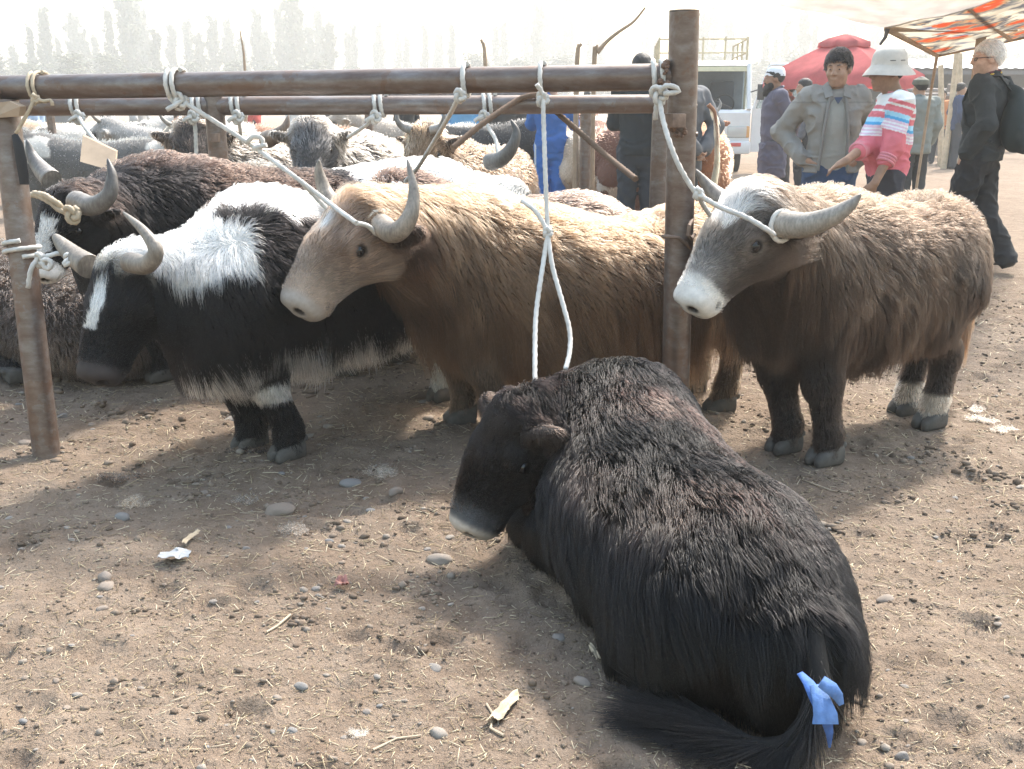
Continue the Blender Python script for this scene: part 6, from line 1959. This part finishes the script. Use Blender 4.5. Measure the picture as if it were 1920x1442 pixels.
# ------------------------------------------------------------------ awnings at the upper right
def floral():
    m = fabric('floral_cloth', (.7, .6, .5), .70); t = m.node_tree; n = t.nodes
    co = n.new('ShaderNodeTexCoord'); mp = n.new('ShaderNodeMapping'); mp.inputs['Scale'].default_value = (1, 1, 1); t.links.new(co.outputs['Object'], mp.inputs[0])
    ns = n.new('ShaderNodeTexNoise'); ns.inputs['Scale'].default_value = 9; ns.inputs['Detail'].default_value = 3; t.links.new(mp.outputs[0], ns.inputs[0])
    ad = n.new('ShaderNodeMix'); ad.data_type = 'RGBA'; ad.blend_type = 'LINEAR_LIGHT'; ad.inputs[0].default_value = .12; t.links.new(mp.outputs[0], ad.inputs[6]); t.links.new(ns.outputs['Color'], ad.inputs[7])
    vo = n.new('ShaderNodeTexVoronoi'); vo.inputs['Scale'].default_value = 3.6; t.links.new(ad.outputs[2], vo.inputs[0])
    rp = n.new('ShaderNodeValToRGB'); el = rp.color_ramp.elements
    for _ in range(4):
        el.new(.5)
    for e, (p, c) in zip(el, [(0, (.70, .55, .20)), (.12, (.66, .20, .10)), (.36, (.62, .24, .14)), (.48, (.60, .48, .34)), (.58, (.22, .23, .26)), (.78, (.60, .55, .47))]):
        e.position = p; e.color = (*c, 1)
    t.links.new(vo.outputs['Distance'], rp.inputs[0])
    sp = n.new('ShaderNodeSeparateColor'); t.links.new(vo.outputs['Color'], sp.inputs[0])
    gtn = n.new('ShaderNodeMath'); gtn.operation = 'GREATER_THAN'; gtn.inputs[1].default_value = .62; t.links.new(sp.outputs[0], gtn.inputs[0])
    mx = n.new('ShaderNodeMix'); mx.data_type = 'RGBA'; t.links.new(gtn.outputs[0], mx.inputs[0]); t.links.new(rp.outputs[0], mx.inputs[6])
    rp2 = n.new('ShaderNodeValToRGB'); e2 = rp2.color_ramp.elements; e2[0].color = (.12, .17, .30, 1); e2[1].color = (.70, .66, .58, 1); e2[1].position = .45; t.links.new(vo.outputs['Distance'], rp2.inputs[0]); t.links.new(rp2.outputs[0], mx.inputs[7])
    for nd in n:
        if nd.type == 'BSDF_PRINCIPLED':
            t.links.new(mx.outputs[2], nd.inputs['Base Color'])
        if nd.type == 'BSDF_TRANSLUCENT':
            t.links.new(mx.outputs[2], nd.inputs[0])
    return m
def sheet(name, c, sag, mat, parent, org, n=22, ripple=.02, seed=1):
    c = [np.array(q) for q in c]
    u, v = np.meshgrid(np.linspace(0, 1, n), np.linspace(0, 1, n))
    u, v = u.ravel(), v.ravel()
    P = (c[0][None] * ((1 - u) * (1 - v))[:, None] + c[1][None] * (u * (1 - v))[:, None] + c[2][None] * (u * v)[:, None] + c[3][None] * ((1 - u) * v)[:, None])
    P[:, 2] -= sag * 4 * u * (1 - u) * (.4 + .6 * 4 * v * (1 - v)) - ripple * vnoise(np.stack([u * 6, v * 3, u * 0], -1), 1.0, seed)
    P = P - org
    i = (np.arange(n - 1)[:, None] * n + np.arange(n - 1)[None]).ravel()
    F = np.stack([i, i + 1, i + n + 1, i + n], -1)
    m2 = len(P); P2 = P + np.array([0, 0, .006])
    return put(name, quad_mesh(name, np.vstack([P, P2]), np.vstack([F[:, ::-1], F + m2])), parent, mat)
M_POLE = simple('rough_pole', (.30, .22, .15), .85, .3, 12, .5, 50)
ao = at(1757, 103, 10.4)
AW = empty('awning', (ao[0], ao[1], 0)); org = np.array([ao[0], ao[1], 0])
tag(AW, 'flower patterned cloth awning stretched on rough poles at the upper right', 'awning')
sheet('cloth', [at(1662, 52, 8.3), at(1990, -44, 7.2), at(1990, 52, 10.2), at(1757, 103, 10.4)], .03, floral(), AW, org)
def pole(q, r, parent, org, name='pole', mat=M_POLE):
    m = MB(); m.tube([np.array(p) - org for p in q], r, 8); return m.build(name, mat, parent)
A_, B_, C_, D_ = at(1662, 55, 8.3), at(1990, -40, 7.2), at(1990, 55, 10.2), at(1757, 104, 10.4)
pole([A_, D_], .022, AW, org, 'strut'); pole([A_, A_ * .3 + C_ * .7], .02, AW, org, 'strut'); pole([D_, C_], .02, AW, org, 'strut'); pole([(A_ + B_) / 2, D_ * .4 + C_ * .6], .02, AW, org, 'strut')
q0 = at(1847, 12, 9.6); pole([q0, np.array([q0[0] - .02, q0[1], 0])], .045, AW, org)
q0 = at(1818, 22, 9.4); q1 = at(1757, 104, 10.5); q2 = at(1746, 168, 11.6); pole([q0, q1, q2, np.array([q2[0] - .05, q2[1] + .05, 0])], .016, AW, org)
w_o = at(1465, 8, 8.0); WS = empty('awning', (w_o[0], w_o[1], 0)); worg = np.array([w_o[0], w_o[1], 0])
tag(WS, 'plain off white sheet awning sagging above the men', 'awning')
sheet('cloth', [at(1455, 6, 8.0), at(1990, -150, 6.2), at(1990, -40, 7.2), at(1662, 56, 8.35)], .05, fabric('off_white_sheet', (.74, .70, .66), .66), WS, worg, seed=4)
pole([at(2040, -100, 6.3), np.array([at(2040, -100, 6.3)[0] + .2, 6.3, 0])], .04, WS, worg)
m = MB(); m.tube([np.array(p) - worg for p in (at(1664, 54, 8.3), at(1660, 70, 8.3), at(1650, 84, 8.3))], [.02, .015, .01], 8); m.build('guy_rope', simple('dark_cord', (.08, .08, .09), .8), WS)

# ------------------------------------------------------------------ pen and shed at the right
pn = empty('log_pen', at(1765, 290, 26) * np.array([1, 1, 0])); po = np.array(pn.location)
tag(pn, 'log pen with a leaning post and pale wooden bar at the right', 'pen')
M_PALEW = simple('pale_wood', (.48, .39, .28), .85, .3, 10, .4, 50)
M_GREYW = simple('grey_log', (.20, .17, .15), .85, .3, 10, .4, 50)
pole([at(1660, 171, 27), at(1990, 170, 27)], .07, pn, po, 'rail', M_GREYW); pole([at(1650, 181, 25.6), at(1990, 179, 25.6)], .085, pn, po, 'rail', M_GREYW)
pole([at(1784, 158, 26), at(1760, 292, 26.2)], .095, pn, po, 'post', M_GREYW)
pole([at(1690, 229, 27), at(1735, 224, 27), at(1810, 220, 27), at(1990, 222, 27)], .085, pn, po, 'wooden_bar', M_PALEW)
for u_ in (1712, 1736, 1752, 1794, 1815, 1860):
    a_ = at(u_, 226, 27.1); pole([a_, np.array([a_[0] + .1, a_[1] + .1, 0])], .07, pn, po, 'wooden_leg', M_PALEW)
for q, lab in (((at(1795, 94, 22), (1776, 22)), 'tall thin market pole leaning beside the awning'), ((at(1800, 100, 24), (1802, 24)), 'thin upright market pole beyond the leaning one'), ((at(1764, 122, 23), (1770, 23)), 'thin crooked stake in front of the shed')):
    g_ = at(q[1][0], 250, q[1][1]); o_ = np.array([g_[0], g_[1], 0])
    m = MB(); m.tube([q[0] - o_, (q[0] - o_) * .5 + np.array([.02, 0, 0]), (0, 0, 0)], [.06, .065, .07], 8); tag(m.build('market_pole', M_PALEW, None, loc=o_), lab, 'pole')
def pole_thing(pts, r, label, name='pole', mat=None, cat='pole', taper=.5):
    P = [at(*p) for p in pts]; o_ = P[-1].copy()
    m = MB(); Q = catmull([p - o_ for p in P], 4); m.tube(Q, [r * (taper + (1 - taper) * i / (len(Q) - 1)) for i in range(len(Q))], 7)
    tag(m.build(name, mat or M_POLE, None, loc=o_), label, cat)
def gpt(u, Y):
    "pixel row of the ground at distance Y"
    z_ = (0 - CAM_H); b = (z_ * _c + Y * _s) / (Y * _c - z_ * _s) ; return 721 - FPX * b
pole_thing([(1210, 14, 8.6), (1196, 32, 8.6), (1184, 44, 8.6), (1160, 60, 8.6), (1138, 78, 8.6), (1122, 98, 8.6), (1114, 120, 8.6), (1108, gpt(1108, 8.6), 8.6)], .022, 'bare crooked branch rising above the front rail', 'dead_branch', M_POLE, 'branch', .35)
pole_thing([(902, 74, 13), (910, 120, 13), (916, gpt(0, 13), 13)], .035, 'weathered leaning pole above the middle of the front rail')
pole_thing([(1090, 82, 11), (1082, 122, 11), (1078, gpt(0, 11), 11)], .035, 'short slanted pole left of the crooked branch')
pole_thing([(450, 58, 20), (459, 128, 20), (462, gpt(0, 20), 20)], .04, 'thin bare pole rising over the rails at the left', taper=.3)
fr_ = empty('pipe_rail', (0, 0, 0)); tag(fr_, 'distant thin pipe rail seen between the two nearer rails', 'rail')
pole([at(-60, 186, 12.5), at(1010, 177, 12.5)], .045, fr_, np.zeros(3), 'rail', PIPE)
for u_ in (90, 330, 690, 1000):
    a_ = at(u_, 180, 12.5); pole([a_, np.array([a_[0], a_[1], 0])], .05, fr_, np.zeros(3), 'post', PIPE)
for u_, lab in ((1099, 'brown pipe post beside the red and white cow'), (1108, 'thinner brown pipe post beside the red and white cow')):
    a_ = at(u_, 205 if u_ == 1099 else 240, 8.4 if u_ == 1099 else 8.7); m = MB(); m.tube([(0, 0, 0), (0, 0, a_[2])], .044 if u_ == 1099 else .036, 14); tag(m.build('pipe_post', PIPE, None, loc=(a_[0], a_[1], 0)), lab, 'post')
sh = at(1800, 170, 40); SH = empty('market_shed', (sh[0], sh[1], 0), .05); SH.scale = (1.35, 1.35, 1.25); tag(SH, 'low open shed with a corrugated roof beyond the pen', 'shed')
m = MB()
for i in range(60):
    x0, x1 = -4 + i * 8 / 60, -4 + (i + 1) * 8 / 60
    z = .03 * (i % 2)
    m.poly([(x0, -1.6, 2.05 + z), (x1, -1.6, 2.05 + .03 - z), (x1, 1.8, 2.45 + .03 - z), (x0, 1.8, 2.45 + z)])
m.build('corrugated_roof', simple('roof_sheet', (.34, .36, .38), .5, .2, 6, metallic=.3), SH, False)
m = MB(); m.box((0, 1.8, 1.15), (8, .06, 2.3)); m.build('back_wall', simple('shed_wall', (.10, .10, .10), .9), SH)
m = MB(); m.box((0, -1.5, 1.95), (8, .08, .10)); m.build('beam', simple('shed_beam', (.14, .14, .15), .8), SH)
for x in (-3.9, -2, 0, 2, 3.9):
    m = MB(); m.box((x, -1.5, .97), (.10, .10, 1.94)); m.build('post', MATS['shed_beam'], SH)

# ------------------------------------------------------------------ cattle and sheep further off
def pied(c0, c1, seed, thr=.15, freq=2.4):
    c0, c1 = C(*c0), C(*c1)
    def f(P, N, w, H):
        return mixc(np.tile(c0, (len(P), 1)), c1, (fnoise(P, freq, seed) > thr)[:, None].astype(float))
    return f
COWTR = [(.34, 1.00, .62, .13, 0), (.20, 1.08, .55, .2, 0), (0, 1.10, .50, .25, 0), (-.3, 1.06, .46, .29, 0), (-.6, 1.05, .46, .30, 0), (-.9, 1.08, .50, .27, 0), (-1.1, 1.06, .58, .2, 0), (-1.2, 1.0, .68, .13, 0)]
COW = dict(count=4500, Ltop=.012, Lflank=.012, Lskirt=.014, Lneck=.013, Llock=.012, Lface=.007, Lleg=.008, wool=.0, liftk=.4, rad=.0022, K=4, trunk=COWTR, hornpts=((.68, .06, 1.22), (.70, .12, 1.25), (.74, .15, 1.31), (.76, .13, 1.37)), hr=.022, head=(.66, 0, 1.18, .98, 0, .92), h=.024, hide_mul=1.0, cat='cow', name='cow', group='cattle beyond the rear rail')
def cow(label, u, Y, heading, col, k=1.0, **kw):
    p = at(u, 250, Y); d = {**COW, **kw}
    return std_yak(label, (p[0], p[1]), heading, col, d.pop('count'), k=k, seed=int(u), **d)
cow('grey and white cow in the dust at the left, behind the plywood board', 95, 9.6, 176, pied((.10, .095, .09), (.50, .47, .43), 101, .35), .93)
cow('pale tan cow beyond the slanting post', 60, 14, 205, solid((.45, .33, .23), (.5, .4, .3)), 1.0)
cow('white cow in the dust above the large black yak', 255, 13, 20, pied((.42, .40, .37), (.15, .14, .13), 103, .25), .98)
cow('dusty grey cow above the large black yak\'s back', 300, 11.5, 178, solid((.24, .23, .22), (.33, .31, .29)), .92)
cow('red and white spotted cow behind the thick tan horn', 470, 11.5, 182, pied((.48, .44, .4), (.26, .12, .07), 105, -.05), 1.0)
cow('cream cow right of the rear rail post', 440, 9.4, 160, solid((.30, .25, .20), (.40, .35, .29)), .92)
cow('black cow standing beyond the tan and black yak', 960, 12.5, 12, solid((.02, .02, .022), (.035, .034, .034)), 1.0)
cow('pale cow beyond the grey curly yak', 740, 13, 190, pied((.36, .31, .26), (.16, .10, .07), 107, .2), 1.0)
cow('tan cow beside the bright blue tracksuit', 1075, 12.2, 96, solid((.42, .31, .22), (.52, .42, .33)), .95)
cow('red brown and white cow behind the pipe posts', 1128, 11.8, 100, pied((.14, .06, .04), (.60, .56, .52), 109, .42, 3), 1.02)
cow('red brown cow with a pale tail beside the grey suit coat', 1318, 10.6, 78, solid((.25, .10, .045), (.32, .14, .07)), 1.0)
_cw = [o for o in bpy.data.objects if o.get('label', '').startswith('red brown cow with')][0]
_iv = (Matrix.Translation(_cw.location) @ Matrix.Rotation(_cw.rotation_euler.z, 4, 'Z')).inverted()
_tp = catmull([np.array(_iv @ Vector(at(u_, v_, 9.0))) for u_, v_ in ((1328, 196), (1341, 216), (1345, 280), (1338, 330))], 6)
put('tail', tube_mesh('tail', _tp, np.linspace(.02, .006, len(_tp)), 8, np.tile(np.array((.28, .13, .07)), (len(_tp), 1))), _cw, HIDE)
_th = tail_hair(_tp, dict(n=1600, L=.3, spread=.08, grav=.5), 5)
strands('tail_hair', _cw, _th, np.array((.60, .48, .30))[None] * RNG.uniform(.7, 1.2, (len(_th), 1)), FUR, .003)
for i_, (u_, nm) in enumerate(((1722, 'first'), (1752, 'second'), (1790, 'third'), (1826, 'fourth'), (1862, 'fifth'))):
    cow('tan cow seen from behind, %s from the left in the row behind the log pen' % nm, u_, 31 + .6 * (i_ % 2), 90 + 5 * (i_ % 3) - 4, solid((.46, .33, .21), (.60, .47, .33)), 1.12, hornpts=None, h=.035, group='tan cattle tied in a row in the log pen')

# ------------------------------------------------------------------ poplars in the dust
def leaf_material():
    t = NT('poplar_leaf'); oi = t.new('ShaderNodeObjectInfo')
    v = t.coord('Object')
    c = t.ramp(t.noise(.8, 3, .6, v), [(.3, (.045, .060, .022)), (.7, (.10, .115, .045))])
    c = t.mix(t.math('MULTIPLY', oi.outputs['Random'], .35), c, (.15, .125, .05))
    t.col(c); t.set(Roughness=.7)
    return t.m
LEAF = leaf_material(); BARK = simple('poplar_bark', (.16, .14, .12), .9, .3, 3, .4, 20)
def poplar_proto(seed, H=20, rad=1.7, n=2600, wisp=1.0):
    rng = np.random.default_rng(seed)
    tm = MB(); tm.tube([(0, 0, -.3), (.05, 0, H * .3), (-.05, .05, H * .7), (0, 0, H * .97)], [.32, .24, .12, .03], 8)
    B = []
    nb = 46
    for i in range(nb):
        z0 = H * (.10 + .80 * i / nb); a = rng.uniform(0, 6.28); L = H * .16 * (1.25 - z0 / H) * rng.uniform(.7, 1.3) + 1.2
        r = rad * rng.uniform(.45, 1.05) * math.sin(math.pi * min(.93, .22 + .78 * z0 / H)) ** .6
        e = np.array([math.cos(a) * r, math.sin(a) * r, z0 + L]); s0 = np.array([0, 0, z0])
        B.append((s0, e)); tm.tube([s0, s0 * .5 + e * .5 + np.array([math.cos(a), math.sin(a), -.3]) * .25 * r, e], [.06, .04, .015], 5)
    trunk = tm.mesh('trunk')
    idx = rng.integers(0, nb, n); f = rng.random(n) ** .7
    S = np.array([b[0] for b in B])[idx]; E = np.array([b[1] for b in B])[idx]
    c = S + (E - S) * f[:, None] + rng.normal(0, .26, (n, 3)) * wisp
    d1 = nrm(rng.normal(0, 1, (n, 3))); d2 = nrm(np.cross(d1, rng.normal(0, 1, (n, 3))))
    sz = rng.uniform(.2, .5, n)[:, None]
    V = np.stack([c - d1 * sz, c + d2 * sz * .6, c + d1 * sz, c - d2 * sz * .6], 1).reshape(-1, 3)
    crown = quad_mesh('crown', V, np.arange(4 * n).reshape(-1, 4), False)
    trunk.materials.append(BARK); crown.materials.append(LEAF)
    return trunk, crown, H
PROTO = [poplar_proto(1, 20, 2.2, 4200), poplar_proto(2, 20, 1.7, 3000, .9), poplar_proto(3, 20, 2.8, 5200, 1.2), poplar_proto(4, 20, 1.8, 2000, .8), poplar_proto(5, 20, 3.6, 3400, 2.2)]
tr_rng = np.random.default_rng(9)
def tree(u, vtop, Y, proto, label, group, wide=1.0):
    p = at(u, vtop, Y); trunk, crown, H = PROTO[proto]
    root = empty('poplar_tree', (p[0], p[1], 0), tr_rng.uniform(0, 6.28)); s = p[2] / (H * .98)
    root.scale = (s * wide, s * wide, s)
    tag(root, label, 'tree', group)
    put('trunk', trunk, root); put('crown', crown, root)
ORD = 'first second third fourth fifth sixth seventh eighth ninth tenth eleventh twelfth thirteenth fourteenth fifteenth sixteenth seventeenth eighteenth nineteenth twentieth'.split() + ['twenty-' + w for w in 'first second third fourth fifth sixth seventh eighth ninth'.split()]
def grove(spots, ymin, ymax, protos, text, group, wmin, wmax):
    sp = sorted((u + tr_rng.uniform(-5, 5), vt) for u, vt in spots)
    for i, (u, vt) in enumerate(sp):
        tree(u, vt, tr_rng.uniform(ymin, ymax), int(tr_rng.choice(protos)), text % ORD[i], group, tr_rng.uniform(wmin, wmax))
grove([(-10, 95), (25, 88), (52, 52), (76, 20), (104, 72), (130, 28), (150, 60), (172, 70), (205, 22), (232, -8), (250, 2), (272, 22), (296, 60), (318, 52), (345, 42), (368, 64), (400, 36), (424, 40), (455, 78), (478, 24), (500, 60), (518, 14), (540, -6), (556, 30), (574, 52), (590, 22), (612, 46)],
      190, 225, [0, 0, 1, 2, 2], 'hazy poplar, %s from the left in the dense row over the left rail', 'poplars above the left of the rail', .75, 1.0)
grove([(648, 66), (662, 48), (700, 80), (712, 44), (745, 58), (760, 70), (798, 50), (820, 62), (850, 48), (934, 52), (948, 44), (985, 40), (1010, 14), (1024, 6), (1046, 22), (1062, 0), (1074, -6), (1110, 30), (1130, 52), (1212, 38), (1232, 60)],
      205, 240, [1, 3, 3, 1, 0], 'thin faded poplar, %s from the left between rail centre and tall post', 'poplars above the middle of the rail', .65, .85)
grove([(1325, 30), (1345, 8), (1372, 40), (1398, 52), (1440, 62), (1460, 76), (1480, 40), (1506, 20), (1528, 50), (1548, 60), (1600, 40), (1640, 30), (1700, 92), (1740, 84), (1830, 90), (1880, 86), (1910, 80)],
      190, 220, [0, 1, 3, 3], 'pale poplar, %s from the left behind the truck and awnings', 'poplars behind the truck', .7, .95)
grove([(-20 + 76 * i_, tr_rng.uniform(100, 132)) for i_ in range(26)], 165, 180, [4], 'low bushy tree, %s from the left at the foot of the poplars', 'low trees under the poplars', 1.8, 2.4)
# ------------------------------------------------------------------ dusty air over the whole place
HZ_DENS, HZ_TOP = 0.0027, 27.0
hz = MB(); hz.box((0, 170, (HZ_TOP - 1) / 2), (800, 400, HZ_TOP + 1))
hm = bpy.data.materials.new('dusty_air'); hm.use_nodes = True
_n = hm.node_tree.nodes
for x in list(_n):
    if x.type != 'OUTPUT_MATERIAL':
        _n.remove(x)
_v = _n.new('ShaderNodeVolumePrincipled')
_v.inputs['Color'].default_value = (.97, .965, .96, 1)
_v.inputs['Density'].default_value = HZ_DENS
_v.inputs['Anisotropy'].default_value = .35
hm.node_tree.links.new(_v.outputs[0], _n['Material Output'].inputs['Volume'])
hzo = hz.build('haze', hm, smooth=False)
hzo['kind'] = 'stuff'
